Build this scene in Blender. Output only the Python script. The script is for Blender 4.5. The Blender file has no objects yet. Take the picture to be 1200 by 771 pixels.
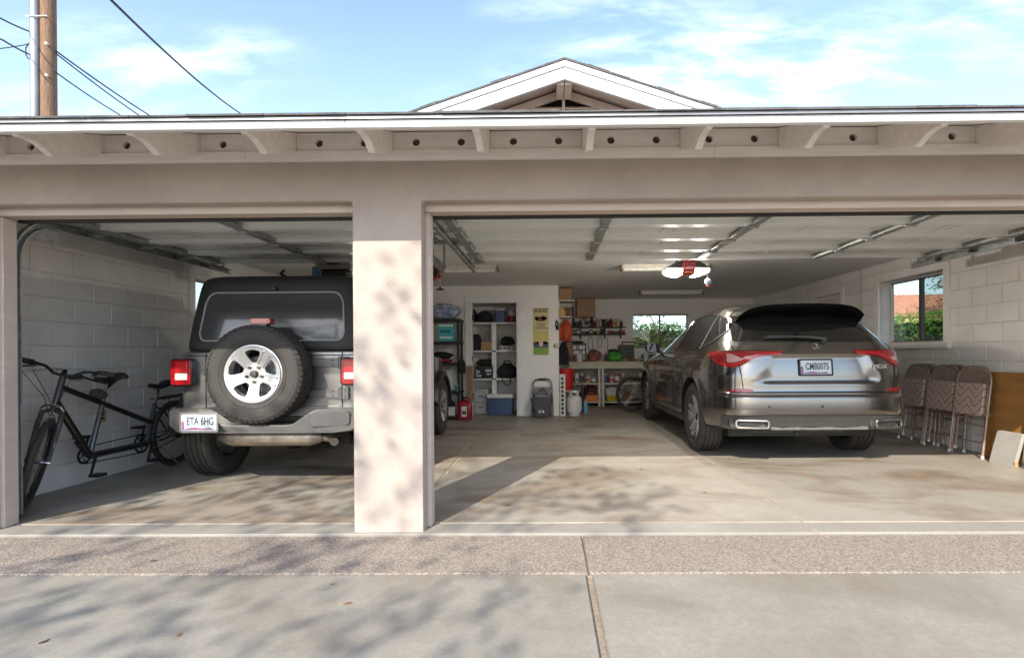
import bpy, bmesh, math, random
from mathutils import Vector, Matrix, noise
R = math.radians
SC = bpy.context.scene
COL = SC.collection

# ------------------------------------------------------------------ camera
cd = bpy.data.cameras.new('camera')
cd.sensor_width = 36.0
cd.lens = 36.0 * 640.0 / 1200.0
cd.shift_x = -0.02919
cd.shift_y = 0.02462
cd.clip_start = 0.05
cd.clip_end = 2000.0
cam = bpy.data.objects.new('camera', cd)
cam.matrix_world = (Matrix.Translation((0, 0, 1.12)) @ Matrix.Rotation(0.0109, 4, 'Z')
                    @ Matrix.Rotation(math.pi / 2, 4, 'X') @ Matrix.Rotation(-0.0068, 4, 'Z'))
COL.objects.link(cam)
SC.camera = cam

# ------------------------------------------------------------------ sun, sky, exposure
SUN_DIR = Vector((0.38, 1.0, -0.734)).normalized()       # the way the light travels
sl = bpy.data.lights.new('sun', 'SUN')
sl.energy = 2.4
sl.angle = R(0.53)
sl.color = (1.0, 0.91, 0.78)
sun = bpy.data.objects.new('sun', sl)
sun.rotation_mode = 'QUATERNION'
sun.rotation_quaternion = SUN_DIR.to_track_quat('-Z', 'Y')
sun.location = (-4, -9, 12)
COL.objects.link(sun)

W = bpy.data.worlds.new('World')
SC.world = W
W.use_nodes = True
nt = W.node_tree
nt.nodes.clear()
def wn(t, **k):
    n = nt.nodes.new(t)
    for a, b in k.items():
        setattr(n, a, b)
    return n
sky = wn('ShaderNodeTexSky')
sky.sky_type = 'NISHITA'
sky.sun_disc = False
sky.sun_elevation = math.asin(-SUN_DIR.z)
sky.sun_rotation = math.atan2(-SUN_DIR.x, -SUN_DIR.y)
sky.air_density = 1.0
sky.dust_density = 1.2
sky.ozone_density = 2.2
tc = wn('ShaderNodeTexCoord')
sep = wn('ShaderNodeSeparateXYZ')
nt.links.new(tc.outputs['Generated'], sep.inputs[0])
zz = wn('ShaderNodeMath', operation='MAXIMUM'); zz.inputs[1].default_value = 0.0
nt.links.new(sep.outputs['Z'], zz.inputs[0])
za = wn('ShaderNodeMath', operation='ADD'); za.inputs[1].default_value = 0.16
nt.links.new(zz.outputs[0], za.inputs[0])
dx = wn('ShaderNodeMath', operation='DIVIDE'); dy = wn('ShaderNodeMath', operation='DIVIDE')
nt.links.new(sep.outputs['X'], dx.inputs[0]); nt.links.new(za.outputs[0], dx.inputs[1])
nt.links.new(sep.outputs['Y'], dy.inputs[0]); nt.links.new(za.outputs[0], dy.inputs[1])
cb = wn('ShaderNodeCombineXYZ')
nt.links.new(dx.outputs[0], cb.inputs[0]); nt.links.new(dy.outputs[0], cb.inputs[1])
def cloud(scale, sx, sy, detail, rough, lo, hi, off, rot=0.0):
    mp = wn('ShaderNodeMapping')
    mp.inputs['Scale'].default_value = (sx, sy, 1)
    mp.inputs['Location'].default_value = off
    mp.inputs['Rotation'].default_value = (0, 0, rot)
    nt.links.new(cb.outputs[0], mp.inputs[0])
    n = wn('ShaderNodeTexNoise')
    n.inputs['Scale'].default_value = scale
    n.inputs['Detail'].default_value = detail
    n.inputs['Roughness'].default_value = rough
    n.inputs['Distortion'].default_value = 0.25
    nt.links.new(mp.outputs[0], n.inputs['Vector'])
    m = wn('ShaderNodeMapRange', interpolation_type='SMOOTHSTEP')
    m.inputs['From Min'].default_value = lo
    m.inputs['From Max'].default_value = hi
    nt.links.new(n.outputs['Fac'], m.inputs['Value'])
    return m.outputs['Result']
c1 = cloud(1.1, 0.75, 1.7, 3.0, 0.5, 0.44, 0.66, (1.3, 0.4, 0), 0.12)     # broad thin sheets
c2 = cloud(5.2, 0.8, 2.0, 6.0, 0.6, 0.36, 0.74, (0.7, 2.2, 0), 0.15)      # ripples inside them
cm = wn('ShaderNodeMath', operation='MULTIPLY')
nt.links.new(c1, cm.inputs[0]); nt.links.new(c2, cm.inputs[1])
hz = wn('ShaderNodeMapRange', interpolation_type='SMOOTHSTEP')                # paler towards the horizon
hz.inputs['From Min'].default_value = 0.62
hz.inputs['From Max'].default_value = 0.12
hz.inputs['To Min'].default_value = 0.04
hz.inputs['To Max'].default_value = 0.40
nt.links.new(sep.outputs['Z'], hz.inputs['Value'])
mx0 = wn('ShaderNodeMixRGB'); mx0.inputs['Color2'].default_value = (3.5, 4.4, 5.5, 1)
nt.links.new(hz.outputs['Result'], mx0.inputs['Fac']); nt.links.new(sky.outputs[0], mx0.inputs['Color1'])
mx = wn('ShaderNodeMixRGB'); mx.inputs['Color2'].default_value = (4.7, 5.1, 5.6, 1)
cs = wn('ShaderNodeMath', operation='MULTIPLY'); cs.inputs[1].default_value = 0.72
nt.links.new(cm.outputs[0], cs.inputs[0])
nt.links.new(cs.outputs[0], mx.inputs['Fac']); nt.links.new(mx0.outputs[0], mx.inputs['Color1'])
bg = wn('ShaderNodeBackground'); bg.inputs['Strength'].default_value = 0.122
nt.links.new(mx.outputs[0], bg.inputs['Color'])
wo = wn('ShaderNodeOutputWorld')
nt.links.new(bg.outputs[0], wo.inputs[0])

SC.view_settings.view_transform = 'Standard'
SC.view_settings.look = 'None'
SC.view_settings.gamma = 1.0
SC.view_settings.use_curve_mapping = False
SC.view_settings.exposure = 1.62
SC.cycles.max_bounces = 16
SC.cycles.diffuse_bounces = 12
SC.cycles.glossy_bounces = 4
SC.cycles.transmission_bounces = 6
SC.cycles.transparent_max_bounces = 8
SC.cycles.sample_clamp_indirect = 6.0
SC.cycles.caustics_reflective = False
SC.cycles.caustics_refractive = False

# ------------------------------------------------------------------ materials
MATS = {}
def lin(v):
    v /= 255.0
    return v / 12.92 if v <= 0.04045 else ((v + 0.055) / 1.055) ** 2.4
def rgb(r, g, b):
    return (lin(r), lin(g), lin(b))

def mat(name, col, rough=0.6, metal=0.0, var=0.0, vs=3.0, bump=0.0, bs=60.0, spec=0.5, coat=0.0,
        col2=None, vlo=0.35, vhi=0.65, speck=None, detail=5.0, emit=0.0, stretch=None, trans=0.0):
    if name in MATS:
        return MATS[name]
    m = bpy.data.materials.new(name)
    m.use_nodes = True
    t = m.node_tree
    b = t.nodes['Principled BSDF']
    b.inputs['Base Color'].default_value = (*col, 1)
    b.inputs['Roughness'].default_value = rough
    b.inputs['Metallic'].default_value = metal
    b.inputs['Specular IOR Level'].default_value = spec
    b.inputs['Coat Weight'].default_value = coat
    b.inputs['Coat Roughness'].default_value = 0.03
    b.inputs['Transmission Weight'].default_value = trans
    if emit:
        b.inputs['Emission Color'].default_value = (*col, 1)
        b.inputs['Emission Strength'].default_value = emit
    g = t.nodes.new('ShaderNodeNewGeometry')
    pos = g.outputs['Position']
    if stretch:
        mp = t.nodes.new('ShaderNodeMapping'); mp.inputs['Scale'].default_value = stretch
        t.links.new(pos, mp.inputs[0]); pos = mp.outputs[0]
    out = None
    if var or col2:
        n = t.nodes.new('ShaderNodeTexNoise')
        n.inputs['Scale'].default_value = vs
        n.inputs['Detail'].default_value = detail
        n.inputs['Roughness'].default_value = 0.62
        t.links.new(pos, n.inputs['Vector'])
        mr = t.nodes.new('ShaderNodeMapRange')
        mr.inputs['From Min'].default_value = vlo
        mr.inputs['From Max'].default_value = vhi
        t.links.new(n.outputs['Fac'], mr.inputs['Value'])
        mix = t.nodes.new('ShaderNodeMixRGB')
        c2 = col2 if col2 else tuple(max(0, c * (1 - var)) for c in col)
        mix.inputs['Color1'].default_value = (*col, 1)
        mix.inputs['Color2'].default_value = (*c2, 1)
        t.links.new(mr.outputs['Result'], mix.inputs['Fac'])
        out = mix.outputs[0]
        rr = t.nodes.new('ShaderNodeMapRange')
        rr.inputs['To Min'].default_value = max(0.02, rough - 0.06)
        rr.inputs['To Max'].default_value = min(1, rough + 0.08)
        t.links.new(n.outputs['Fac'], rr.inputs['Value'])
        t.links.new(rr.outputs['Result'], b.inputs['Roughness'])
    if speck:                                  # (scale, low, high, colour): small spots
        n = t.nodes.new('ShaderNodeTexNoise')
        n.inputs['Scale'].default_value = speck[0]
        n.inputs['Detail'].default_value = 2.0
        t.links.new(pos, n.inputs['Vector'])
        mr = t.nodes.new('ShaderNodeMapRange')
        mr.inputs['From Min'].default_value = speck[1]
        mr.inputs['From Max'].default_value = speck[2]
        t.links.new(n.outputs['Fac'], mr.inputs['Value'])
        mix = t.nodes.new('ShaderNodeMixRGB')
        mix.inputs['Color1'].default_value = (*col, 1)
        if out: t.links.new(out, mix.inputs['Color1'])
        mix.inputs['Color2'].default_value = (*speck[3], 1)
        t.links.new(mr.outputs['Result'], mix.inputs['Fac'])
        out = mix.outputs[0]
    if out:
        t.links.new(out, b.inputs['Base Color'])
    if bump:
        n = t.nodes.new('ShaderNodeTexNoise')
        n.inputs['Scale'].default_value = bs
        n.inputs['Detail'].default_value = 3.0
        t.links.new(pos, n.inputs['Vector'])
        bp = t.nodes.new('ShaderNodeBump')
        bp.inputs['Strength'].default_value = bump
        bp.inputs['Distance'].default_value = 0.01
        t.links.new(n.outputs['Fac'], bp.inputs['Height'])
        t.links.new(bp.outputs[0], b.inputs['Normal'])
    MATS[name] = m
    return m

def P(r, g, b, rough=0.5, metal=0.0, **k):       # quick painted / plastic material from display colour
    key = 'c%d_%d_%d_%d_%d' % (r, g, b, rough * 100, metal * 100)
    k.setdefault('var', 0.18); k.setdefault('vs', 22.0)
    return mat(key, rgb(r, g, b), rough, metal, **k)

# ------------------------------------------------------------------ mesh builder
class MB:
    def __init__(s):
        s.v = []; s.f = []; s.m = []
    def add(s, vs, fs, m=0):
        o = len(s.v)
        s.v += [tuple(p) for p in vs]
        s.f += [tuple(i + o for i in f) for f in fs]
        s.m += [m] * len(fs)
        return s
    def box(s, x0, x1, y0, y1, z0, z1, m=0, M=None):
        vs = [Vector((x, y, z)) for x in (x0, x1) for y in (y0, y1) for z in (z0, z1)]
        if M is not None:
            vs = [M @ p for p in vs]
        return s.add(vs, [(0, 1, 3, 2), (4, 6, 7, 5), (0, 4, 5, 1), (2, 3, 7, 6), (0, 2, 6, 4), (1, 5, 7, 3)], m)
    def cyl(s, p0, p1, r0, r1=None, n=12, caps=True, m=0):
        p0 = Vector(p0); p1 = Vector(p1)
        r1 = r0 if r1 is None else r1
        d = (p1 - p0).normalized()
        a = d.orthogonal().normalized(); b = d.cross(a)
        vs = []
        for p, r in ((p0, r0), (p1, r1)):
            for i in range(n):
                t = 2 * math.pi * i / n
                vs.append(p + (a * math.cos(t) + b * math.sin(t)) * r)
        fs = [(i, (i + 1) % n, n + (i + 1) % n, n + i) for i in range(n)]
        if caps:
            fs += [tuple(range(n))[::-1], tuple(range(n, 2 * n))]
        return s.add(vs, fs, m)
    def tube(s, pts, r, n=8, closed=False, m=0, caps=True):
        pts = [Vector(p) for p in pts]
        k = len(pts)
        rs = r if isinstance(r, (list, tuple)) else [r] * k
        vs = []
        prev = None
        for i, p in enumerate(pts):
            if closed:
                d = pts[(i + 1) % k] - pts[i - 1]
            else:
                d = pts[min(i + 1, k - 1)] - pts[max(i - 1, 0)]
            d.normalize()
            if prev is None:
                a = d.orthogonal().normalized()
            else:
                a = prev - d * prev.dot(d)
                a = a.normalized() if a.length > 1e-6 else d.orthogonal().normalized()
            prev = a
            b = d.cross(a)
            for j in range(n):
                t = 2 * math.pi * j / n
                vs.append(p + (a * math.cos(t) + b * math.sin(t)) * rs[i])
        fs = []
        for i in range(k if closed else k - 1):
            i2 = (i + 1) % k
            for j in range(n):
                j2 = (j + 1) % n
                fs.append((i * n + j, i * n + j2, i2 * n + j2, i2 * n + j))
        if not closed and caps:
            fs += [tuple(range(n))[::-1], tuple((k - 1) * n + j for j in range(n))]
        return s.add(vs, fs, m)
    def lathe(s, prof, M=None, n=24, m=0, closed=False, arc=None):
        vs = []
        full = arc is None
        a0, a1 = (0, 2 * math.pi) if full else arc
        cnt = n if full else n + 1
        for i in range(cnt):
            t = a0 + (a1 - a0) * i / n
            for (r, z) in prof:
                p = Vector((r * math.cos(t), r * math.sin(t), z))
                vs.append(M @ p if M is not None else p)
        k = len(prof)
        fs = []
        for i in range(n):
            i2 = (i + 1) % cnt
            for j in range(k if closed else k - 1):
                j2 = (j + 1) % k
                fs.append((i * k + j, i2 * k + j, i2 * k + j2, i * k + j2))
        return s.add(vs, fs, m)
    def prism(s, poly, fn, a, b, m=0):
        """poly = [(u, v)]; fn(u, v, w) -> point; extruded from w=a to w=b"""
        k = len(poly)
        vs = [fn(u, v, a) for u, v in poly] + [fn(u, v, b) for u, v in poly]
        fs = [tuple(range(k))[::-1], tuple(range(k, 2 * k))]
        fs += [(i, (i + 1) % k, k + (i + 1) % k, k + i) for i in range(k)]
        return s.add(vs, fs, m)
    def grid(s, pts, m=0):
        """pts[i][j]"""
        a = len(pts); b = len(pts[0])
        vs = [p for row in pts for p in row]
        fs = [(i * b + j, (i + 1) * b + j, (i + 1) * b + j + 1, i * b + j + 1) for i in range(a - 1) for j in range(b - 1)]
        return s.add(vs, fs, m)
    def slab(s, front, back, m=0):
        """closed plate between two equal grids"""
        a = len(front); b = len(front[0])
        n = a * b
        vs = [p for row in front for p in row] + [p for row in back for p in row]
        fs = []
        for i in range(a - 1):
            for j in range(b - 1):
                q = (i * b + j, (i + 1) * b + j, (i + 1) * b + j + 1, i * b + j + 1)
                fs.append(q); fs.append(tuple(n + x for x in q[::-1]))
        ring = [j for j in range(b)] + [i * b + b - 1 for i in range(1, a)] + \
               [(a - 1) * b + j for j in range(b - 2, -1, -1)] + [i * b for i in range(a - 2, 0, -1)]
        L = len(ring)
        for q in range(L):
            i, j = ring[q], ring[(q + 1) % L]
            fs.append((i, j, n + j, n + i))
        return s.add(vs, fs, m)
    def mesh(s, name, mats, smooth=35.0):
        me = bpy.data.meshes.new(name)
        me.from_pydata(s.v, [], s.f)
        for q in (mats if isinstance(mats, (list, tuple)) else [mats]):
            me.materials.append(q)
        me.polygons.foreach_set('material_index', s.m)
        bm = bmesh.new(); bm.from_mesh(me)
        bmesh.ops.recalc_face_normals(bm, faces=bm.faces)
        bm.to_mesh(me); bm.free()
        if smooth:
            me.polygons.foreach_set('use_smooth', [True] * len(me.polygons))
            me.set_sharp_from_angle(angle=R(smooth))
        me.update()
        return me
    def build(s, name, mats, parent=None, smooth=35.0, bevel=0.0, seg=2, loc=None):
        o = bpy.data.objects.new(name, s.mesh(name, mats, smooth))
        COL.objects.link(o)
        if parent is not None:
            o.parent = parent
        if loc is not None:
            o.location = loc
        if bevel:
            bv = o.modifiers.new('bevel', 'BEVEL')
            bv.width = bevel; bv.segments = seg; bv.limit_method = 'ANGLE'; bv.angle_limit = R(40)
        return o

def tag(o, label, cat, group=None):
    o['label'] = label
    o['category'] = cat
    if group: o['group'] = group
    return o
def thing(name, label, cat, loc=(0, 0, 0), rotz=0.0, group=None, scale=None):
    o = bpy.data.objects.new(name, None)
    o.empty_display_size = 0.1
    COL.objects.link(o)
    o.location = loc
    o.rotation_euler = (0, 0, rotz)
    if scale: o.scale = (scale,) * 3
    return tag(o, label, cat, group)
def empty(name, parent, loc=(0, 0, 0), rot=(0, 0, 0)):
    o = bpy.data.objects.new(name, None)
    o.empty_display_size = 0.05
    COL.objects.link(o)
    o.parent = parent; o.location = loc; o.rotation_euler = rot
    return o
def structure(o):
    o['kind'] = 'structure'
    return o
def stuff(o):
    o['kind'] = 'stuff'
    return o
def link_copy(o, parent, loc=None, rot=None):
    c = o.copy()
    COL.objects.link(c)
    c.parent = parent
    if loc is not None: c.location = loc
    if rot is not None: c.rotation_euler = rot
    return c
def copy_tree(o, parent=None):
    c = o.copy(); COL.objects.link(c); c.parent = parent
    for ch in list(o.children):
        copy_tree(ch, c)
    return c
def boxo(name, d, m, parent=None, bevel=0.0, loc=None, smooth=35.0):
    return MB().box(*d).build(name, m, parent, smooth, bevel, 2, loc)
def wbox(name, label, cat, c, sx, sy, h, m, bevel=0.004, group=None, rot=0.0):
    """a one-mesh thing: box standing on c (x, y, z of its base centre)"""
    o = MB().box(-sx / 2, sx / 2, -sy / 2, sy / 2, 0, h).build(name, m, None, 35.0, bevel, 2, c)
    o.rotation_euler.z = rot
    return tag(o, label, cat, group)
def text_mesh(body, size, name, m, parent, M, extrude=0.0006, bold=0.0):
    cu = bpy.data.curves.new('lettering', 'FONT')
    cu.body = body; cu.size = size; cu.align_x = 'CENTER'; cu.align_y = 'CENTER'
    cu.extrude = extrude; cu.offset = bold
    cu.resolution_u = 3
    t = bpy.data.objects.new('lettering_source', cu)
    COL.objects.link(t)
    bpy.context.view_layer.update()
    dg = bpy.context.evaluated_depsgraph_get()
    me = bpy.data.meshes.new_from_object(t.evaluated_get(dg))
    bpy.data.objects.remove(t); bpy.data.curves.remove(cu)
    me.transform(M)
    me.materials.clear(); me.materials.append(m)
    me.name = name
    o = bpy.data.objects.new(name, me)
    COL.objects.link(o); o.parent = parent
    return o
def face_y(x, y, z, tilt=0.0, sx=1.0):
    """text plane -> upright, facing -y (towards the street)"""
    return Matrix.Translation((x, y, z)) @ Matrix.Rotation(R(90) - tilt, 4, 'X') @ Matrix.Diagonal((sx, 1, 1, 1))
def lerp_tab(tab, x):
    if x <= tab[0][0]: return tab[0][1]
    for (a, p), (b, q) in zip(tab, tab[1:]):
        if x <= b: return p + (q - p) * (x - a) / (b - a)
    return tab[-1][1]
def smooth_tab(tab, x):
    """monotone-ish cubic through the table"""
    k = len(tab)
    if x <= tab[0][0]: return tab[0][1]
    if x >= tab[-1][0]: return tab[-1][1]
    i = 0
    while x > tab[i + 1][0]: i += 1
    def sl(j):
        if j <= 0: return (tab[1][1] - tab[0][1]) / (tab[1][0] - tab[0][0])
        if j >= k - 1: return (tab[-1][1] - tab[-2][1]) / (tab[-1][0] - tab[-2][0])
        a = (tab[j][1] - tab[j - 1][1]) / (tab[j][0] - tab[j - 1][0])
        b = (tab[j + 1][1] - tab[j][1]) / (tab[j + 1][0] - tab[j][0])
        return 0.0 if a * b <= 0 else 2 * a * b / (a + b)
    (x0, y0), (x1, y1) = tab[i], tab[i + 1]
    h = x1 - x0; t = (x - x0) / h
    return ((2 * t ** 3 - 3 * t * t + 1) * y0 + (t ** 3 - 2 * t * t + t) * h * sl(i)
            + (-2 * t ** 3 + 3 * t * t) * y1 + (t ** 3 - t * t) * h * sl(i + 1))
def sstep(a, b, x):
    t = max(0.0, min(1.0, (x - a) / (b - a)))
    return t * t * (3 - 2 * t)
# ------------------------------------------------------------------ surface materials
def concrete(name, base, mott, stain, s_lo, s_hi, s_scale=0.8, rough=0.75, fine=0.16, speck_col=None, stretch=(1, 1, 1), crack=0.0):
    m = bpy.data.materials.new(name); m.use_nodes = True
    t = m.node_tree; b = t.nodes['Principled BSDF']
    g = t.nodes.new('ShaderNodeNewGeometry')
    mp = t.nodes.new('ShaderNodeMapping'); mp.inputs['Scale'].default_value = stretch
    t.links.new(g.outputs['Position'], mp.inputs[0])
    def nz(sc, de, ro, lo, hi, vec=None, dist=0.0):
        n = t.nodes.new('ShaderNodeTexNoise')
        n.inputs['Scale'].default_value = sc; n.inputs['Detail'].default_value = de; n.inputs['Roughness'].default_value = ro
        n.inputs['Distortion'].default_value = dist
        t.links.new(vec or g.outputs['Position'], n.inputs['Vector'])
        r = t.nodes.new('ShaderNodeMapRange'); r.inputs['From Min'].default_value = lo; r.inputs['From Max'].default_value = hi
        t.links.new(n.outputs['Fac'], r.inputs['Value'])
        return n.outputs['Fac'], r.outputs['Result']
    def mixc(fac, c1, c2, mode='MIX'):
        x = t.nodes.new('ShaderNodeMixRGB'); x.blend_type = mode
        if isinstance(fac, float): x.inputs['Fac'].default_value = fac
        else: t.links.new(fac, x.inputs['Fac'])
        for c, i in ((c1, 'Color1'), (c2, 'Color2')):
            if isinstance(c, tuple): x.inputs[i].default_value = (*c, 1)
            else: t.links.new(c, x.inputs[i])
        return x.outputs[0]
    _, a = nz(1.7, 8, 0.68, 0.34, 0.68)
    c = mixc(a, base, mott)
    _, s = nz(s_scale, 7, 0.62, s_lo, s_hi, mp.outputs[0], 0.6)
    c = mixc(s, c, stain)
    f0, f = nz(38, 6, 0.75, 0.30, 0.72)
    dark = tuple(v * (1 - 2.2 * fine) for v in base)
    _, g2 = nz(210, 3, 0.7, 0.36, 0.66)                  # sandy grain
    gg = t.nodes.new('ShaderNodeMath'); gg.operation = 'MULTIPLY'; gg.inputs[1].default_value = min(1.0, fine * 1.5)
    t.links.new(g2, gg.inputs[0])
    c = mixc(gg.outputs[0], c, tuple(v * .62 for v in base))
    ff = t.nodes.new('ShaderNodeMath'); ff.operation = 'MULTIPLY'; ff.inputs[1].default_value = min(1.0, fine * 2.2)
    t.links.new(f, ff.inputs[0])
    c = mixc(ff.outputs[0], c, dark)
    _, k_ = nz(120, 2, 0.5, 0.66, 0.74)                  # small dark flecks
    kk = t.nodes.new('ShaderNodeMath'); kk.operation = 'MULTIPLY'; kk.inputs[1].default_value = 0.55
    t.links.new(k_, kk.inputs[0])
    c = mixc(kk.outputs[0], c, tuple(v * .45 for v in base))
    if speck_col:                                        # stones in exposed aggregate
        v = t.nodes.new('ShaderNodeTexVoronoi'); v.inputs['Scale'].default_value = 110
        t.links.new(g.outputs['Position'], v.inputs['Vector'])
        h = t.nodes.new('ShaderNodeSeparateColor'); t.links.new(v.outputs['Color'], h.inputs[0])
        cr = t.nodes.new('ShaderNodeValToRGB'); cr.color_ramp.interpolation = 'CONSTANT'
        els = cr.color_ramp.elements
        els[0].color = (*speck_col[0], 1); els[1].position = 0.25; els[1].color = (*speck_col[1], 1)
        for i, q in enumerate(speck_col[2:]):
            e = els.new(0.45 + 0.17 * i); e.color = (*q, 1)
        t.links.new(h.outputs[0], cr.inputs[0])
        c = mixc(0.48, c, cr.outputs[0])
    if crack:
        v = t.nodes.new('ShaderNodeTexVoronoi'); v.feature = 'DISTANCE_TO_EDGE'; v.inputs['Scale'].default_value = 0.42
        w = t.nodes.new('ShaderNodeTexNoise'); w.inputs['Scale'].default_value = 2.2; w.inputs['Detail'].default_value = 6
        t.links.new(g.outputs['Position'], w.inputs['Vector'])
        ad = t.nodes.new('ShaderNodeMixRGB'); ad.blend_type = 'ADD'; ad.inputs['Fac'].default_value = 0.9
        t.links.new(g.outputs['Position'], ad.inputs['Color1']); t.links.new(w.outputs['Color'], ad.inputs['Color2'])
        t.links.new(ad.outputs[0], v.inputs['Vector'])
        r = t.nodes.new('ShaderNodeMapRange'); r.inputs['From Min'].default_value = 0.0035; r.inputs['From Max'].default_value = 0.0005
        r.inputs['To Max'].default_value = crack
        t.links.new(v.outputs['Distance'], r.inputs['Value'])
        c = mixc(r.outputs['Result'], c, tuple(v * 0.45 for v in base))
    t.links.new(c, b.inputs['Base Color'])
    rr = t.nodes.new('ShaderNodeMapRange'); rr.inputs['To Min'].default_value = rough - 0.18; rr.inputs['To Max'].default_value = rough + 0.15
    t.links.new(a, rr.inputs['Value']); t.links.new(rr.outputs['Result'], b.inputs['Roughness'])
    b.inputs['Specular IOR Level'].default_value = 0.35
    bp = t.nodes.new('ShaderNodeBump'); bp.inputs['Strength'].default_value = 0.35; bp.inputs['Distance'].default_value = 0.004
    if speck_col:
        bp.inputs['Strength'].default_value = 0.7
        t.links.new(v.outputs['Distance'] if not crack else f0, bp.inputs['Height'])
    else:
        t.links.new(f0, bp.inputs['Height'])
    t.links.new(bp.outputs[0], b.inputs['Normal'])
    MATS[name] = m
    return m
M_FLOOR = concrete('floor_concrete', (.415, .385, .335), (.31, .285, .24), (.20, .135, .085), 0.46, 0.68, 1.15, 0.50, 0.14, stretch=(0.8, 1.4, 1))
M_APRON = concrete('apron_concrete', (.335, .318, .285), (.27, .255, .225), (.24, .20, .155), 0.60, 0.80, 1.2, 0.65, 0.12)
M_DRIVE = concrete('drive_concrete', (.365, .342, .295), (.25, .232, .195), (.20, .165, .125), 0.48, 0.72, 1.1, 0.85, 0.24)
M_AGG = concrete('exposed_aggregate', (.30, .26, .222), (.235, .20, .168), (.22, .18, .15), 0.55, 0.8, 0.9, 0.85, 0.2,
                 speck_col=[(.37, .315, .265), (.15, .12, .10), (.28, .23, .19), (.44, .40, .345), (.21, .175, .15)])
M_SOIL = mat('desert_soil', (.40, .335, .26), 0.95, var=0.25, vs=0.6, bump=0.5, bs=14, speck=(40, .55, .7, (.38, .33, .27)))
M_STUCCO = mat('stucco', (.465, .40, .355), 0.85, var=0.14, vs=2.4, bump=0.55, bs=100, spec=0.2, speck=(260, .62, .74, (.39, .335, .295)))
M_BLOCK = mat('painted_block', (.84, .815, .785), 0.72, var=0.12, vs=2.2, bump=0.6, bs=120, spec=0.3)
M_MORTAR = mat('painted_mortar', (.70, .68, .66), 0.8, var=0.15, vs=5, bump=0.4, bs=150, spec=0.2)
M_DRYWALL = mat('painted_drywall', (.82, .80, .775), 0.65, var=0.05, vs=1.3, bump=0.12, bs=180, spec=0.3)
M_CEIL = mat('painted_ceiling', (.86, .845, .825), 0.75, var=0.07, vs=0.9, bump=0.1, bs=160, spec=0.25)
M_TRIM = mat('trim_paint', (.66, .62, .59), 0.5, var=0.10, vs=4, bump=0.1, bs=60, stretch=(1, 6, 6))
M_WHITE = mat('white_paint', (.80, .80, .80), 0.45, var=0.07, vs=5, bump=0.08, bs=40)
M_EAVE = mat('eave_paint', (.82, .775, .735), 0.6, var=0.12, vs=3.5, bump=0.25, bs=30, stretch=(1, 5, 5))
M_TAUPE = mat('taupe_paint', (.76, .64, .565), 0.6, var=0.15, vs=5, bump=0.15, bs=40)
M_SHINGLE = mat('asphalt_shingle', (.12, .115, .113), 0.9, var=0.4, vs=18, bump=0.6, bs=140, speck=(300, .58, .68, (.16, .15, .15)))
M_DRIP = mat('drip_edge_metal', (.33, .33, .34), 0.4, 0.6, var=0.2, vs=7)
M_DARK = mat('dark_void', (.035, .028, .022), 0.95, var=0.3, vs=30)
M_CASING = mat('door_casing_paint', (.60, .50, .435), 0.55, var=0.10, vs=4, bump=0.12, bs=40, stretch=(1, 1, 6))
M_JOINT = mat('joint_filler', (.36, .30, .235), 0.9, var=0.4, vs=25, bump=0.5, bs=90)
M_GALV = mat('galvanised_steel', (.46, .48, .475), 0.42, 0.6, var=0.35, vs=14, bump=0.08, bs=60)
M_DOORW = mat('door_panel_enamel', (.80, .815, .80), 0.38, 0.0, var=0.07, vs=3, bump=0.04, bs=30)
M_BLACK = mat('black_plastic', (.012, .012, .012), 0.45, var=0.2, vs=30)
M_RUBBER = mat('rubber', (.022, .021, .020), 0.8, var=0.4, vs=16, col2=(.05, .047, .043), bump=0.15, bs=160)

def glass_mat(name, tint, refl=0.07, rough=0.01):
    m = bpy.data.materials.new(name); m.use_nodes = True
    t = m.node_tree; t.nodes.remove(t.nodes['Principled BSDF'])
    tr = t.nodes.new('ShaderNodeBsdfTransparent'); tr.inputs[0].default_value = (*tint, 1)
    gl = t.nodes.new('ShaderNodeBsdfGlossy'); gl.inputs['Roughness'].default_value = rough
    fr = t.nodes.new('ShaderNodeLayerWeight'); fr.inputs['Blend'].default_value = 0.22
    mx = t.nodes.new('ShaderNodeMixShader')
    sc_ = t.nodes.new('ShaderNodeMath'); sc_.operation = 'MULTIPLY_ADD'; sc_.inputs[1].default_value = 0.5; sc_.inputs[2].default_value = refl * 0.4
    t.links.new(fr.outputs['Facing'], sc_.inputs[0]); t.links.new(sc_.outputs[0], mx.inputs[0]); t.links.new(tr.outputs[0], mx.inputs[1]); t.links.new(gl.outputs[0], mx.inputs[2])
    t.links.new(mx.outputs[0], t.nodes['Material Output'].inputs[0])
    return m
M_PANE = glass_mat('window_glass', (.92, .96, .95))
M_PANE_DIM = glass_mat('screened_glass', (.62, .66, .64))

# ------------------------------------------------------------------ ground
g = MB()
g.box(-400, 400, -400, 400, -0.35, -0.045)
structure(g.build('ground', M_SOIL))
XL, XR, YB, ZC = -4.15, 4.75, 12.6, 2.37         # inner faces of the garage
dv = structure(MB().box(-9, 11, -7.5, 3.428, -0.30, -0.040).build('driveway', M_JOINT))
for x0, x1 in ((-8.95, 0.190), (0.222, 10.95)):
    boxo('slab', (x0, x1, -7.45, 2.834, -0.25, -0.020), M_DRIVE, dv, 0.006)
ag = structure(MB().box(-8.95, 10.95, 2.84, 3.424, -0.28, -0.034).build('aggregate_strip', M_JOINT))
for x0, x1 in ((-8.95, 0.200), (0.213, 10.95)):
    boxo('slab', (x0, x1, 2.842, 3.422, -0.27, -0.016), M_AGG, ag, 0.004)
fl = structure(MB().box(-4.6, 5.2, 3.44, 12.9, -0.30, -0.007).build('garage_floor', mat('floor_joint_filler', (.44, .37, .285), .9, var=.35, vs=18, bump=.4, bs=90)))
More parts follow.
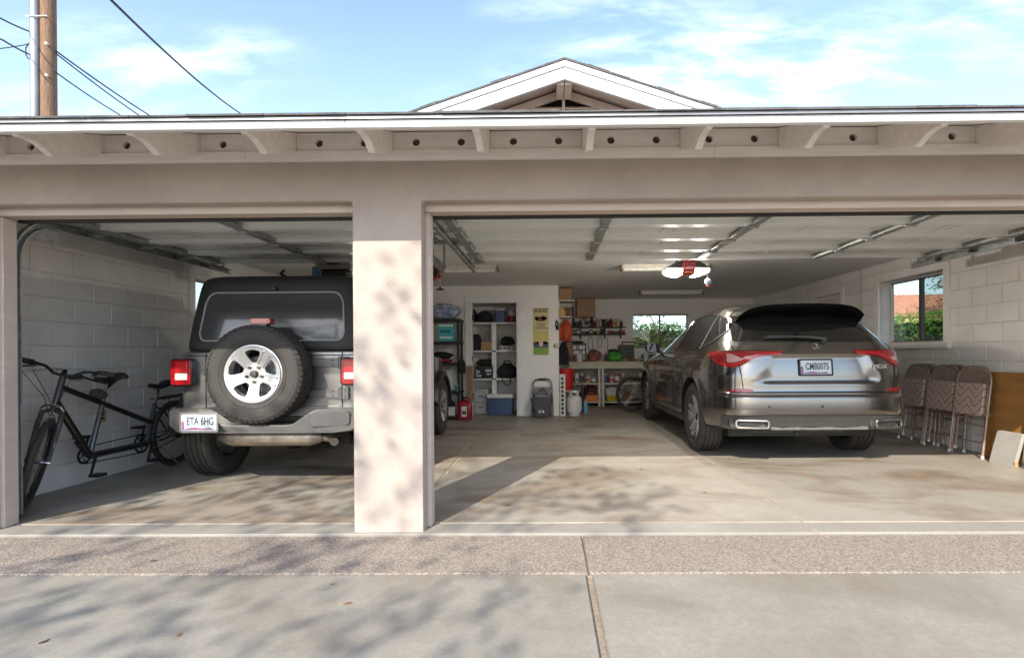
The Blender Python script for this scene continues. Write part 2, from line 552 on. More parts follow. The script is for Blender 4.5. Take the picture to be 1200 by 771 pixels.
for x0, x1 in ((-5.2, 1.674), (1.686, 5.6)):
    boxo('threshold_slab', (x0, x1, 3.43, 3.628, -0.2, -0.002), M_APRON, fl, 0.006)
xs = [-4.4, -0.98, 1.68, 5.0]; ys = [3.636, 8.0, 12.85]
for i in range(3):
    for j in range(2):
        boxo('slab', (xs[i] + .011, xs[i + 1] - .011, ys[j] + .007, ys[j + 1] - .005, -0.15, 0.0), M_FLOOR, fl, 0.003)

# ------------------------------------------------------------------ garage shell
GA = thing('garage', 'stucco two-bay garage with both overhead doors rolled open', 'garage')
YF = 3.46                                       # street face
# front wall: piers and header in one stucco skin
fw = MB()
HZ = 2.10
out = [(-4.9, -0.05), (-4.9, 2.43), (5.4, 2.43), (5.4, -0.05), (4.11, -0.05), (4.11, HZ), (-.796, HZ), (-.796, -0.05),
       (-1.242, -0.05), (-1.242, HZ), (-3.62, HZ), (-3.62, -0.05)]
bm = bmesh.new()
fv = [bm.verts.new((x, YF, z)) for x, z in out]
f = bm.faces.new(fv)
r = bmesh.ops.extrude_face_region(bm, geom=[f])
bmesh.ops.translate(bm, verts=[v for v in r['geom'] if isinstance(v, bmesh.types.BMVert)], vec=(0, 0.20, 0))
bmesh.ops.triangulate(bm, faces=[q for q in bm.faces if len(q.verts) > 4])
bmesh.ops.recalc_face_normals(bm, faces=bm.faces)
me = bpy.data.meshes.new('front_wall'); bm.to_mesh(me); bm.free()
me.materials.append(M_STUCCO)
o = bpy.data.objects.new('front_wall', me); COL.objects.link(o); o.parent = GA
bv = o.modifiers.new('bevel', 'BEVEL'); bv.width = 0.018; bv.segments = 3; bv.limit_method = 'ANGLE'; bv.angle_limit = R(50)
# upper wall behind the eave, closing the attic
boxo('attic_wall', (-4.9, 5.4, 3.50, 3.66, 2.434, 2.60), M_DARK, GA)
# timber casings inside the openings
for a, b in ((-3.62, -1.242), (-.796, 4.11)):
    boxo('door_casing', (a, b, 3.555, 3.664, 2.052, HZ + .003), M_CASING, GA, 0.004)
    boxo('door_casing', (a - .003, a + .028, 3.565, 3.664, -.001, 2.049), M_CASING, GA, 0.004)
    boxo('door_casing', (b - .028, b + .003, 3.565, 3.664, -.001, 2.049), M_CASING, GA, 0.004)
    boxo('door_stop', (a + .03, b - .03, 3.667, 3.70, 2.035, 2.10), M_BLACK, GA)
# inner top of the front wall
boxo('inner_lintel', (-4.4, 5.0, 3.664, 3.72, 2.14, ZC), M_DRYWALL, GA)

def holes_y(mb, x0, x1, y0, y1, z0, z1, ops):
    """wall along y with rectangular openings (ya, yb, za, zb)"""
    y = y0
    for ya, yb, za, zb in sorted(ops):
        mb.box(x0, x1, y, ya, z0, z1)
        if za > z0: mb.box(x0, x1, ya, yb, z0, za)
        if zb < z1: mb.box(x0, x1, ya, yb, zb, z1)
        y = yb
    mb.box(x0, x1, y, y1, z0, z1)
def holes_x(mb, y0, y1, x0, x1, z0, z1, ops):
    x = x0
    for xa, xb, za, zb in sorted(ops):
        mb.box(x, xa, y0, y1, z0, z1)
        if za > z0: mb.box(xa, xb, y0, y1, z0, za)
        if zb < z1: mb.box(xa, xb, y0, y1, zb, z1)
        x = xb
    mb.box(x, x1, y0, y1, z0, z1)

L_OPS = [(6.36, 7.62, 1.24, 2.07)]
R_OPS = [(6.58, 7.86, 1.235, 2.105), (8.86, 9.82, 0.0, 2.08)]
BL, BH, JT = 0.406, 0.203, 0.011
rnd = random.Random(3)
blk_mesh = {}
def block_wall(xin, side, ops, ynear, yfar):
    """painted block wall; side = +1 when the room lies on its +x side"""
    mb = MB()
    xa, xb = (xin - .20, xin - .010) if side > 0 else (xin + .010, xin + .20)
    holes_y(mb, xa, xb, 3.66, YB + .2, -.05, ZC + .02, ops)
    w = mb.build('side_wall', M_MORTAR, GA, 0)
    far = MB()
    rows = int(math.ceil(ZC / BH))
    for k in range(rows):
        z0 = k * BH + JT / 2; z1 = min((k + 1) * BH - JT / 2, ZC - .002)
        y = 3.73 - (BL / 2 if k % 2 else 0)
        while y < YB:
            a = max(y + JT / 2, 3.73); b = min(y + BL - JT / 2, YB)
            y += BL
            pieces = [(a, b, z0, z1)]
            for ya, yb, za, zb in ops:
                nxt = []
                for (p, q, s0, s1) in pieces:
                    if q <= ya or p >= yb or s1 <= za or s0 >= zb:
                        nxt.append((p, q, s0, s1)); continue
                    if p < ya: nxt.append((p, ya, s0, s1))
                    if q > yb: nxt.append((yb, q, s0, s1))
                    if s0 < za: nxt.append((max(p, ya), min(q, yb), s0, za))
                    if s1 > zb: nxt.append((max(p, ya), min(q, yb), zb, s1))
                pieces = nxt
            for (p, q, s0, s1) in pieces:
                if q - p < .03 or s1 - s0 < .015: continue
                lift = rnd.uniform(-.0016, .0016)
                if ynear <= (p + q) / 2 <= yfar:
                    key = (round(q - p, 3), round(s1 - s0, 3))
                    if key not in blk_mesh:
                        h, d = (q - p) / 2, (s1 - s0) / 2
                        bb = MB()
                        e = .0055                       # eased edge
                        for X, ee in ((0, 0),):
                            vs = []
                            for xx, ins in ((-.02, 0), (-.0035, 0), (0, e)):
                                vs += [(xx, -h + ins, -d + ins), (xx, h - ins, -d + ins), (xx, h - ins, d - ins), (xx, -h + ins, d - ins)]
                            fs = [(8, 9, 10, 11)]
                            for lv in (0, 4):
                                fs += [(lv + i, lv + (i + 1) % 4, lv + 4 + (i + 1) % 4, lv + 4 + i) for i in range(4)]
                            bb.add(vs, fs)
                        blk_mesh[key] = bb.mesh('block', M_BLOCK, 20)
                    ob = bpy.data.objects.new('block', blk_mesh[key])
                    COL.objects.link(ob); ob.parent = w
                    ob.location = (xin + side * lift, (p + q) / 2, (s0 + s1) / 2)
                    if side < 0: ob.rotation_euler.z = math.pi
                else:
                    if side > 0: far.box(xin - .02, xin + lift, p, q, s0, s1)
                    else: far.box(xin - lift, xin + .02, p, q, s0, s1)
    stuff(far.build('block_courses', M_BLOCK, w, 0))
    return w
block_wall(XL, 1, L_OPS, 3.6, 7.1)
block_wall(XR, -1, R_OPS, 4.9, 9.9)

boxo('ceiling', (XL - .1, XR + .1, 3.72, YB + .1, ZC, ZC + .06), M_CEIL, GA)
mb = MB(); BW = (1.97, 3.25, 1.24, 2.03)
holes_x(mb, YB, YB + .2, XL, XR, -.05, ZC + .02, [BW])
mb.build('back_wall', M_DRYWALL, GA, 0)
PY = 9.95
mb = MB()
holes_x(mb, PY, PY + .11, XL, 0.20, -.01, ZC, [(-1.40, -.545, -.01, 2.06)])
mb.build('partition_wall', M_DRYWALL, GA, 0)
boxo('partition_return', (0.09, 0.197, PY + .112, YB, 0, ZC), M_DRYWALL, GA)
# closet behind the doorway
boxo('closet_wall', (-1.86, -1.75, PY + .112, 10.9, 0, ZC), M_DRYWALL, GA)
boxo('closet_wall', (-.32, -.22, PY + .112, 10.9, 0, ZC), M_DRYWALL, GA)
boxo('closet_wall', (-1.748, -.322, 10.80, 10.9, 0, ZC), M_DRYWALL, GA)
for z in (1.70, 1.17, 0.64):
    boxo('closet_shelf', (-1.746, -.324, 10.30, 10.796, z, z + .028), M_WHITE, GA, 0.002)
boxo('shelf_divider', (-1.06, -.975, 10.30, 10.79, 0.05, 1.698), M_WHITE, GA, 0.002)
for d in ((-1.51, -1.40, 0, 2.06), (-.545, -.435, 0, 2.06)):
    boxo('doorway_casing', (d[0], d[1], PY - .018, PY - .001, d[2], d[3]), M_WHITE, GA, 0.004)
boxo('doorway_casing', (-1.51, -.435, PY - .020, PY - .001, 2.062, 2.17), M_WHITE, GA, 0.004)
boxo('doorway_jamb', (-1.399, -1.375, PY, PY + .12, 0, 2.058), M_WHITE, GA)
boxo('doorway_jamb', (-.57, -.546, PY, PY + .12, 0, 2.058), M_WHITE, GA)
for z in (0.35, 1.05, 1.80):
    boxo('door_hinge', (-1.374, -1.366, PY - .012, PY + .03, z - .05, z + .05), M_BLACK, GA)
boxo('wall_tee', (-4.15, .2, PY - .006, PY - .001, 2.335, 2.368), M_WHITE, GA)

# windows ------------------------------------------------------------
M_ALU = mat('bronze_aluminium', (.09, .085, .08), 0.45, 0.6, var=0.2, vs=20)
M_VINYL = mat('window_reveal_paint', (.82, .80, .77), 0.5, var=0.08, vs=6)
def window(fn, u0, u1, z0, z1, dep, dim=0, mull=0.5, casing=True, sill=True, frame=None):
    """fn(u, w, z): u along the wall, w out of the room through the wall"""
    fr = frame or M_ALU
    mb = MB()
    def bx(a, b, w0, w1, c, d, m=0):
        pts = [fn(u, w, z) for u in (a, b) for w in (w0, w1) for z in (c, d)]
        mb.add(pts, [(0, 1, 3, 2), (4, 6, 7, 5), (0, 4, 5, 1), (2, 3, 7, 6), (0, 2, 6, 4), (1, 5, 7, 3)], m)
    t = .022
    w0, w1 = dep * .72, dep * .72 + .045
    bx(u0, u1, w0, w1, z0, z0 + t); bx(u0, u1, w0, w1, z1 - t, z1)
    bx(u0, u0 + t, w0, w1, z0 + t, z1 - t); bx(u1 - t, u1, w0, w1, z0 + t, z1 - t)
    um = u0 + (u1 - u0) * mull
    bx(um - .016, um + .016, w0 - .01, w1, z0 + t, z1 - t, 1)
    for q in ((u0 + t, um - .016), (um + .016, u1 - t)):          # dark gasket round each pane
        bx(q[0], q[1], w0 + .012, w0 + .034, z0 + t, z0 + t + .012, 1); bx(q[0], q[1], w0 + .012, w0 + .034, z1 - t - .012, z1 - t, 1)
    win = mb.build('window', [mat('sash_paint', (.50, .48, .455), .5, var=.1, vs=9), fr], GA, 0)
    for i, (a, b) in enumerate(((u0 + t, um - .02), (um + .02, u1 - t))):
        mb = MB()
        wp = w0 + .02 + .008 * i
        bx(a, b, wp, wp + .004, z0 + t, z1 - t)
        mb.build('pane', M_PANE_DIM if dim == i + 1 else M_PANE, win, 0)
    if casing:
        c = .10
        for q in ((u0 - c, u0, z0 - .001, z1 + .001), (u1, u1 + c, z0 - .001, z1 + .001), (u0 - c, u1 + c, z1 + .002, z1 + c)):
            mb = MB(); bx(q[0], q[1], -.026, -.001, q[2], q[3])
            mb.build('casing', M_VINYL, win, 0, 0.003)
    if sill:
        mb = MB(); bx(u0 - .11, u1 + .11, -.050, -.001, z0 - .075, z0 - .003)
        mb.build('sill', M_VINYL, win, 0, 0.004)
    return win
window(lambda u, w, z: (XR + w, u, z), *R_OPS[0], 0.2, dim=1, mull=0.5)
window(lambda u, w, z: (XL - w, u, z), *L_OPS[0], 0.2, mull=0.5)
window(lambda u, w, z: (u, YB + w, z), BW[0], BW[1], BW[2], BW[3], 0.2, casing=False, sill=False)
# side door in the right wall
sd = MB()
sd.box(XR + .06, XR + .10, R_OPS[1][0] + .02, R_OPS[1][1] - .02, 0.01, R_OPS[1][3] - .02)
sdo = sd.build('side_door', M_TRIM, GA, 0, 0.003)
for (a, b, c, d) in ((8.98, 9.30, 1.1, 1.92), (9.38, 9.70, 1.1, 1.92), (8.98, 9.30, .2, .95), (9.38, 9.70, .2, .95)):
    boxo('door_panel', (XR + .05, XR + .062, a, b, c, d), M_TRIM, sdo, 0.006)
MB().lathe([(0, 0), (.028, .004), (.03, .03), (.012, .04), (.012, .055)], Matrix.Translation((XR + .006, 8.95, 1.0)) @ Matrix.Rotation(R(90), 4, 'Y'), 14).build('door_knob', M_GALV, sdo)
for q in ((8.775, 8.86, 0, 2.081), (9.82, 9.905, 0, 2.081), (8.775, 9.905, 2.082, 2.165)):
    boxo('side_door_casing', (XR - .028, XR - .001, q[0], q[1], q[2], q[3]), M_VINYL, GA, 0.003)

# ------------------------------------------------------------------ eave: rafters, frieze boards, fascia, roof
PIT = 0.334; XC = 0.19; HALF = 5.2; EZ = 2.372; EY = 2.82
def roofz(y): return EZ + PIT * (y - EY)
RX = [2.085 + 0.6145 * k for k in range(-12, 6)]
prof = [(3.62, roofz(3.62) - .05), (2.872, roofz(2.872) - .05), (2.872, 2.312)]
for i in range(9):                              # scalloped tail
    a = i / 8
    prof.append((2.885 + .20 * a, 2.300 - .035 * math.sin(a * math.pi * .5) * a + .016 * math.sin(math.pi * a)))
prof += [(3.10, 2.275), (3.62, 2.275 + PIT * .52)]
for x in RX:
    MB().prism(prof, lambda u, v, w: (w, u, v), x - .02, x + .02).build('rafter_tail', M_EAVE, GA, 0, 0.003)
def frieze(x0, x1):
    bm = bmesh.new()
    z0, z1 = 2.412, roofz(3.44) - .052
    loops = [[(x0, z0), (x1, z0), (x1, z1), (x0, z1)]]
    for fr in (.25, .75):
        cx = x0 + (x1 - x0) * fr
        loops.append([(cx + .024 * math.cos(2 * math.pi * i / 16), 2.462 + .024 * math.sin(2 * math.pi * i / 16)) for i in range(16)])
    es = []
    for lp in loops:
        vs = [bm.verts.new((x, 3.44, z)) for x, z in lp]
        es += [bm.edges.new((vs[i], vs[(i + 1) % len(vs)])) for i in range(len(vs))]
    bmesh.ops.triangle_fill(bm, edges=es, use_beauty=True)
    r = bmesh.ops.extrude_face_region(bm, geom=bm.faces[:])
    bmesh.ops.translate(bm, verts=[v for v in r['geom'] if isinstance(v, bmesh.types.BMVert)], vec=(0, .022, 0))
    bmesh.ops.recalc_face_normals(bm, faces=bm.faces)
    me = bpy.data.meshes.new('frieze_board'); bm.to_mesh(me); bm.free()
    me.materials.append(M_EAVE)
    o = bpy.data.objects.new('frieze_board', me); COL.objects.link(o); o.parent = GA
    for fr in (.25, .75):                       # screened vent behind each hole
        cx = x0 + (x1 - x0) * fr
        MB().cyl((cx, 3.466, 2.462), (cx, 3.480, 2.462), .032, n=16).build('vent_screen', P(96, 78, 62, .9), o)
for a, b in zip(RX, RX[1:]):
    frieze(a + .0215, b - .0215)
for a, b in ((-4.9, -1.9), (-1.899, 1.05), (1.051, 5.4)):
    boxo('trim_board', (a, b, 3.418, 3.458, 2.348, 2.409), M_EAVE, GA, 0.004)
for a, b in ((-5.0, -1.05), (-1.049, 2.6), (2.601, 5.4)):
    boxo('fascia_board', (a, b, 2.832, 2.868, 2.305, 2.346), M_WHITE, GA, 0.003)
MB().prism([(2.818, 2.345), (2.818, 2.361), (2.90, 2.389), (2.90, 2.377), (2.826, 2.350)], lambda u, v, w: (w, u, v), -5.0, 5.4).build('drip_edge', M_DRIP, GA, 0)
# shingles: front hip, side slopes, gablet
rf = MB()
def sheet(pts, t=.05, m=0):
    k = len(pts)
    vs = [Vector(p) for p in pts] + [Vector(p) - Vector((0, 0, t)) for p in pts]
    fs = [tuple(range(k)), tuple(range(k, 2 * k))[::-1]] + [(i, (i + 1) % k, k + (i + 1) % k, k + i) for i in range(k)]
    rf.add(vs, fs, m)
YG, YBG, YE = 6.0, 5.57, 15.4
inner = HALF - (YG - EY)
zg = roofz(YG); za_ = EZ + PIT * HALF
sheet([(XC - HALF, EY + .06, EZ + .012), (XC + HALF, EY + .06, EZ + .012), (XC + inner, YG, zg + .02), (XC - inner, YG, zg + .02)], .035)
for s in (-1, 1):
    sheet([(XC, YBG + .03, za_), (XC + s * inner, YBG + .03, zg), (XC + s * inner, YE, zg), (XC, YE, za_)], .05)
    sheet([(XC + s * inner, YG, zg), (XC + s * HALF, EY, EZ), (XC + s * HALF, YE, EZ), (XC + s * inner, YE, zg)], .05)
roof = rf.build('roof', M_SHINGLE, GA, 0)
rnd = random.Random(11)
eb = MB(); x = -5.0                              # uneven butt edge of the shingle courses
while x < 5.39:
    w = rnd.uniform(.22, .62); e = min(x + w, 5.39); h = rnd.uniform(.008, .013); fwd = rnd.uniform(0, .006)
    eb.prism([(EY - .012 - fwd, 2.3625), (EY - .012 - fwd, 2.3625 + h), (EY + .30, 2.368 + h + .08), (EY + .30, 2.37 + .07)], lambda u, v, q: (q, u, v), x, e - .003)
    x = e
stuff(eb.build('shingle_edge', M_SHINGLE, roof, 0))
for s in (-1, 1):                               # shingle ends along the rake
    t = 0.0; eb2 = MB()
    while t < inner + .02:
        w = rnd.uniform(.14, .30); h = rnd.uniform(.016, .030)
        def pt(q, dz, y): return (XC + s * q, y, za_ - PIT * q + dz)
        e = min(t + w, inner + .05)
        vs = [pt(t, 0, YBG - .03), pt(e, 0, YBG - .03), pt(e, h, YBG - .03), pt(t, h, YBG - .03),
              pt(t, 0, YBG + .3), pt(e, 0, YBG + .3), pt(e, h, YBG + .3), pt(t, h, YBG + .3)]
        eb2.add(vs, [(0, 1, 2, 3), (7, 6, 5, 4), (0, 4, 5, 1), (3, 2, 6, 7), (1, 5, 6, 2), (0, 3, 7, 4)])
        t = e
    stuff(eb2.build('rake_shingles', M_SHINGLE, roof, 0))
sh_ = MB()
sh_.add([(-5.0, 2.872, roofz(2.872) - .030), (5.39, 2.872, roofz(2.872) - .030), (5.39, 3.60, roofz(3.60) - .030), (-5.0, 3.60, roofz(3.60) - .030),
         (-5.0, 2.872, roofz(2.872) - .047), (5.39, 2.872, roofz(2.872) - .047), (5.39, 3.60, roofz(3.60) - .047), (-5.0, 3.60, roofz(3.60) - .047)],
        [(0, 1, 2, 3), (7, 6, 5, 4), (0, 4, 5, 1), (1, 5, 6, 2), (2, 6, 7, 3), (3, 7, 4, 0)])
sh_.build('eave_sheathing', M_EAVE, GA, 0)
# gablet
GB = empty('gable', GA)
def slope_board(name, s, q0, q1, d0, d1, y0, y1, m, par, bev=0.003):
    """board along the rake, between d0 and d1 below the roof line"""
    vs = []
    for y in (y0, y1):
        for q, d in ((q0, d0), (q1, d0), (q1, d1), (q0, d1)):
            vs.append((XC + s * q, y, za_ - PIT * q - d))
    return MB().add(vs, [(0, 1, 2, 3), (7, 6, 5, 4), (0, 4, 5, 1), (1, 5, 6, 2), (2, 6, 7, 3), (3, 7, 4, 0)]).build(name, m, par, 0, bev)
for s in (-1, 1):
    slope_board('barge_board', s, 0.0005, inner, .002, .064, YBG - .02, YBG + .05, M_WHITE, GB)
    slope_board('barge_board', s, 0.0005, inner, .068, .190, YBG - .004, YBG + .04, M_WHITE, GB)
    slope_board('rake_soffit', s, 0.0005, inner, .055, .075, YBG + .042, YG, M_TAUPE, GB, 0)
    slope_board('rake_trim', s, 0.03, inner, .105, .185, YG - .045, YG - .003, M_TAUPE, GB)
boxo('king_post', (XC - .016, XC + .016, YG - .05, YG - .004, zg - .1, za_ - .16), M_TAUPE, GB, 0.003)
boxo('ridge_beam', (XC - .080, XC - .004, YBG + .045, YG - .05, za_ - .225, za_ - .085), M_TAUPE, GB, 0.004)
boxo('ridge_beam', (XC + .004, XC + .080, YBG + .045, YG - .05, za_ - .225, za_ - .085), M_TAUPE, GB, 0.004)
MB().prism([(-inner, zg - .3), (inner, zg - .3), (0, za_ - .08)], lambda u, v, w: (XC + u, w, v), YG + .10, YG + .16).build('gable_backing', M_DARK, GB, 0)
z = zg - .05
while z < za_ - .26:
    hw = (za_ - .19 - z) / PIT
    for a, b in ((-hw, -.02), (.02, hw)):
        vs = [(XC + a, YG - .02, z), (XC + b, YG - .02, z), (XC + b, YG + .07, z + .055), (XC + a, YG + .07, z + .055)]
        vs += [(p[0], p[1], p[2] + .016) for p in vs]
        MB().add(vs, [(3, 2, 1, 0), (4, 5, 6, 7), (0, 1, 5, 4), (1, 2, 6, 5), (2, 3, 7, 6), (3, 0, 4, 7)]).build('louver_slat', M_TAUPE, GB, 0)
    z += .082
# little weed sprig and stone left on the shingles
# ------------------------------------------------------------------ overhead doors
def sectional(x0, x1, stiles, zd, y0):
    D = empty('overhead_door', GA)
    sh = .527
    for k in range(4):
        a = y0 + k * sh; b = a + sh - .004
        mb = MB()
        zt = zd + .045
        mb.box(x0, x1, a, b, zt - .006, zt)                             # skin
        for q in ((a, a + .045), (b - .045, b)):
            mb.box(x0, x1, q[0], q[1], zd, zt - .0065)                  # long rails
        n = max(2, int(round((x1 - x0) / .6)))
        mid = (a + b) / 2                                              # pressed long panels
        for i in range(n):
            c = x0 + .09 + (x1 - x0 - .18) * i / n; d = x0 + .09 + (x1 - x0 - .18) * (i + 1) / n - .09
            mb.box(c, d, mid - .135, mid - .125, zt - .014, zt - .0065)
            mb.box(c, d, mid + .125, mid + .135, zt - .014, zt - .0065)
            mb.box(c, c + .01, mid - .1245, mid + .1245, zt - .014, zt - .0065)
            mb.box(d - .01, d, mid - .1245, mid + .1245, zt - .014, zt - .0065)
        mb.build('section', M_DOORW, D, 0, 0.003)
    boxo('bottom_seal', (x0, x1, y0 - .03, y0 - .002, zd + .006, zd + .04), M_BLACK, D)
    for sx in stiles:
        for k in range(4):
            a = y0 + k * sh
            boxo('stile', (sx - .035, sx + .035, a + .05, a + sh - .055, zd - .007, zd + .02), M_GALV, D, 0.003)
            if k < 3:
                h = MB()
                yj = a + sh - .002
                h.box(sx - .032, sx + .032, yj - .055, yj + .055, zd - .012, zd - .006)
                h.cyl((sx - .04, yj, zd - .016), (sx + .04, yj, zd - .016), .010, n=8)
                for by in (-.035, .035):
                    h.cyl((sx - .015, yj + by, zd - .018), (sx - .015, yj + by, zd - .012), .008, n=6)
                h.build('hinge', M_GALV, D)
    for s, ex in ((1, x0), (-1, x1)):                                   # end stiles with roller brackets
        boxo('end_stile', (min(ex, ex + s * .07), max(ex, ex + s * .07), y0 + .01, y0 + 4 * sh - .02, zd - .006, zd + .03), M_GALV, D, 0.002)
        for k in range(5):
            yj = y0 + min(k * sh, 4 * sh - .06) + .02
            rb = MB()
            rb.box(min(ex - s * .02, ex + s * .10), max(ex - s * .02, ex + s * .10), yj - .05, yj + .05, zd - .013, zd - .0065)
            rb.box(min(ex - s * .015, ex - s * .009), max(ex - s * .015, ex - s * .009), yj - .04, yj + .04, zd - .045, zd - .007)
            rb.cyl((ex + s * .06, yj, zd - .028), (ex - s * .075, yj, zd - .028), .006, n=8)
            rb.cyl((ex - s * .055, yj, zd - .028), (ex - s * .078, yj, zd - .028), .022, n=14)
            rb.build('roller_bracket', M_GALV, D)
    return D
ZD = 2.125
sectional(-3.60, -1.262, (-2.43,), ZD, 3.80)
sectional(-.775, 4.09, (0.45, 1.63, 2.86), ZD, 3.80)
def track(x, s, ylen=2.55):
    """C-section track: up the jamb, round the bend, back along the ceiling; s = side its mouth faces"""
    pts = []
    zt = ZD - .03; rad = .30
    pts.append((3.735, 0.03)); 
    for z in (.5, 1.0, 1.4, zt - rad): pts.append((3.735, z))
    for i in range(1, 9):
        a = i / 8 * math.pi / 2
        pts.append((3.735 + rad * (1 - math.cos(a)), zt - rad + rad * math.sin(a)))
    pts.append((4.5, zt)); pts.append((3.735 + ylen, zt))
    mb = MB()
    cs = [(-.006, -.028), (.030, -.028), (.030, -.018), (.002, -.018), (.002, .018), (.030, .018), (.030, .028), (-.006, .028)]
    rows = []
    for i, p in enumerate(pts):
        a = pts[max(0, i - 1)]; b = pts[min(len(pts) - 1, i + 1)]
        d = Vector((b[0] - a[0], b[1] - a[1])).normalized(); nrm = Vector((-d.y, d.x))
        rows.append([Vector((x + s * c[0], p[0] + nrm.x * c[1], p[1] + nrm.y * c[1])) for c in cs])
    k = len(cs)
    vs = [q for r_ in rows for q in r_]
    fs = [(i * k + j, i * k + (j + 1) % k, (i + 1) * k + (j + 1) % k, (i + 1) * k + j) for i in range(len(rows) - 1) for j in range(k)]
    fs += [tuple(range(k))[::-1], tuple((len(rows) - 1) * k + j for j in range(k))]
    mb.add(vs, fs)
    t = mb.build('door_track', M_GALV, GA)
    # wall angle, hanger and flag bracket
    boxo('track_angle', (min(x - s * .045, x - s * .008), max(x - s * .045, x - s * .008), 3.70, 3.725, .05, 1.85), M_GALV, t)
    boxo('flag_bracket', (min(x - s * .010, x - s * .006), max(x - s * .010, x - s * .006), 3.85, 4.10, zt - .11, zt + .06), M_GALV, t)
    boxo('track_hanger', (min(x - s * .03, x - s * .008), max(x - s * .03, x - s * .008), 3.735 + ylen - .10, 3.735 + ylen - .07, zt, ZC - .002), M_GALV, t)
    boxo('top_angle', (min(x - s * .03, x - s * .008), max(x - s * .03, x - s * .008), 4.15, 3.735 + ylen, zt + .031, zt + .048), M_GALV, t)
track(-3.69, 1); track(-1.19, -1); track(-.85, 1); track(4.17, -1)
# torsion springs above the doors
for a, b in ((-3.7, -1.15), (-.87, 4.2)):
    sp = MB()
    sp.cyl((a, 3.82, 2.25), (b, 3.82, 2.25), .013, n=10)
    for c in (a + .06, b - .06):
        sp.cyl((c - .03, 3.82, 2.25), (c + .03, 3.82, 2.25), .05, n=16)
    mid = (a + b) / 2
    sp.cyl((mid + .05, 3.82, 2.25), (mid + .65, 3.82, 2.25), .028, n=12)
    sp.build('torsion_spring', M_GALV, GA)
# perforated-angle ceiling hanger beside the pier
hg = MB()
hg.box(-1.06, -.70, 5.10, 5.135, 2.16, 2.195)
for xa in (-1.04, -.78):
    hg.box(xa, xa + .035, 4.66, 5.098, 2.165, 2.19)
hg.box(-.80, -.765, 5.10, 5.135, 2.196, ZC - .002)
hg.tube([(-1.03, 4.7, 2.18), (-.79, 5.1, 2.18)], .012, 6)
hg.build('ceiling_brace', M_GALV, GA, 0)
# ------------------------------------------------------------------ vehicle helpers
class Shell:
    """body as a stack of rounded plan outlines: tab = [(z, half width, rear y, front y, corner exponent)]"""
    def __init__(s, tab, disp=None):
        s.w = [(r[0], r[1]) for r in tab]; s.a = [(r[0], r[2]) for r in tab]
        s.b = [(r[0], r[3]) for r in tab]; s.n = [(r[0], r[4]) for r in tab]
        s.z0, s.z1 = tab[0][0], tab[-1][0]
        s.disp = disp
        s.cache = {}
    def par(s, z):
        return smooth_tab(s.w, z), smooth_tab(s.a, z), smooth_tab(s.b, z), lerp_tab(s.n, z)
    def at(s, th, z):
        w, a, b, n = s.par(z)
        c, q = math.cos(th), math.sin(th)
        e = 2.0 / n
        yc, l = (a + b) / 2, (b - a) / 2
        return Vector((w * math.copysign(abs(q) ** e, q), yc - l * math.copysign(abs(c) ** e, c), z))
    def side(s, y, z):
        w, a, b, n = s.par(z)
        yc, l = (a + b) / 2, (b - a) / 2
        q = min(1.0, abs((y - yc) / l))
        return w * (1 - q ** n) ** (1 / n)
    def line(s, z):
        k = round(z, 4)
        if k not in s.cache:
            pts = []
            for i in range(401):
                u = i / 400
                th = math.pi * u
                pts.append(s.at(th, z))
            L = [0.0]
            for p, q in zip(pts, pts[1:]): L.append(L[-1] + (q - p).length)
            s.cache[k] = (pts, L)
        return s.cache[k]
    def raw(s, d, z):
        pts, L = s.line(z)
        t = min(abs(d), L[-1] - 1e-6)
        lo, hi = 0, len(L) - 1
        while hi - lo > 1:
            m = (lo + hi) // 2
            if L[m] <= t: lo = m
            else: hi = m
        f = (t - L[lo]) / max(1e-9, L[hi] - L[lo])
        p = pts[lo].lerp(pts[hi], f)
        if d < 0: p.x = -p.x
        return p
    def nrm(s, d, z):
        e = .004
        du = s.raw(d + e, z) - s.raw(d - e, z)
        dv = s.raw(d, min(z + e, s.z1)) - s.raw(d, max(z - e, s.z0))
        n = du.cross(dv)
        return n.normalized() if n.length > 1e-9 else Vector((0, -1, 0))
    def pt(s, d, z, off=0.0):
        p = s.raw(d, z)
        n = s.nrm(d, z)
        q = s.disp(p) if s.disp else 0.0
        return p + n * (off + q)
    def sp(s, side, y, z, off=0.0):
        """point on the flank"""
        x = s.side(y, z)
        e = .006
        dy = (s.side(y + e, z) - s.side(y - e, z)) / (2 * e)
        dz = (s.side(y, z + e) - s.side(y, z - e)) / (2 * e)
        n = Vector((1, -dy, -dz)).normalized()
        q = s.disp(Vector((x, y, z))) if s.disp else 0.0
        p = Vector((x, y, z)) + n * (off + q)
        p.x *= side
        return p
    def mesh(s, zs, nth, name, mats, smooth=40):
        zr = (s.z0 + s.z1) / 2 if not hasattr(s, 'zref') else s.zref
        pts, L = s.line(zr)
        ths = []
        for i in range(nth + 1):
            f = i / nth
            f = f ** 1.25                                  # denser at the rear
            t = f * L[-1]; j = 0
            while j < len(L) - 2 and L[j + 1] < t: j += 1
            q = (t - L[j]) / max(1e-9, L[j + 1] - L[j])
            ths.append(math.pi * (j + q) / 400)
        full = [-t for t in ths[::-1][:-1]] + ths
        full = full[:-1]                                   # -pi and pi coincide
        k = len(full)
        vs = []
        for z in zs:
            for th in full:
                p = s.at(th, z)
                if s.disp:
                    e = 1e-3
                    du = s.at(th + e, z) - s.at(th - e, z)
                    n = Vector((du.y, -du.x, 0))
                    if n.length > 1e-9:
                        p = p + n.normalized() * s.disp(p)
                vs.append(p)
        mb = MB()
        fs = [(i * k + j, i * k + (j + 1) % k, (i + 1) * k + (j + 1) % k, (i + 1) * k + j) for i in range(len(zs) - 1) for j in range(k)]
        fs += [tuple(range(k))[::-1], tuple((len(zs) - 1) * k + j for j in range(k))]
        mb.add(vs, fs)
        return mb.mesh(name, mats, smooth)

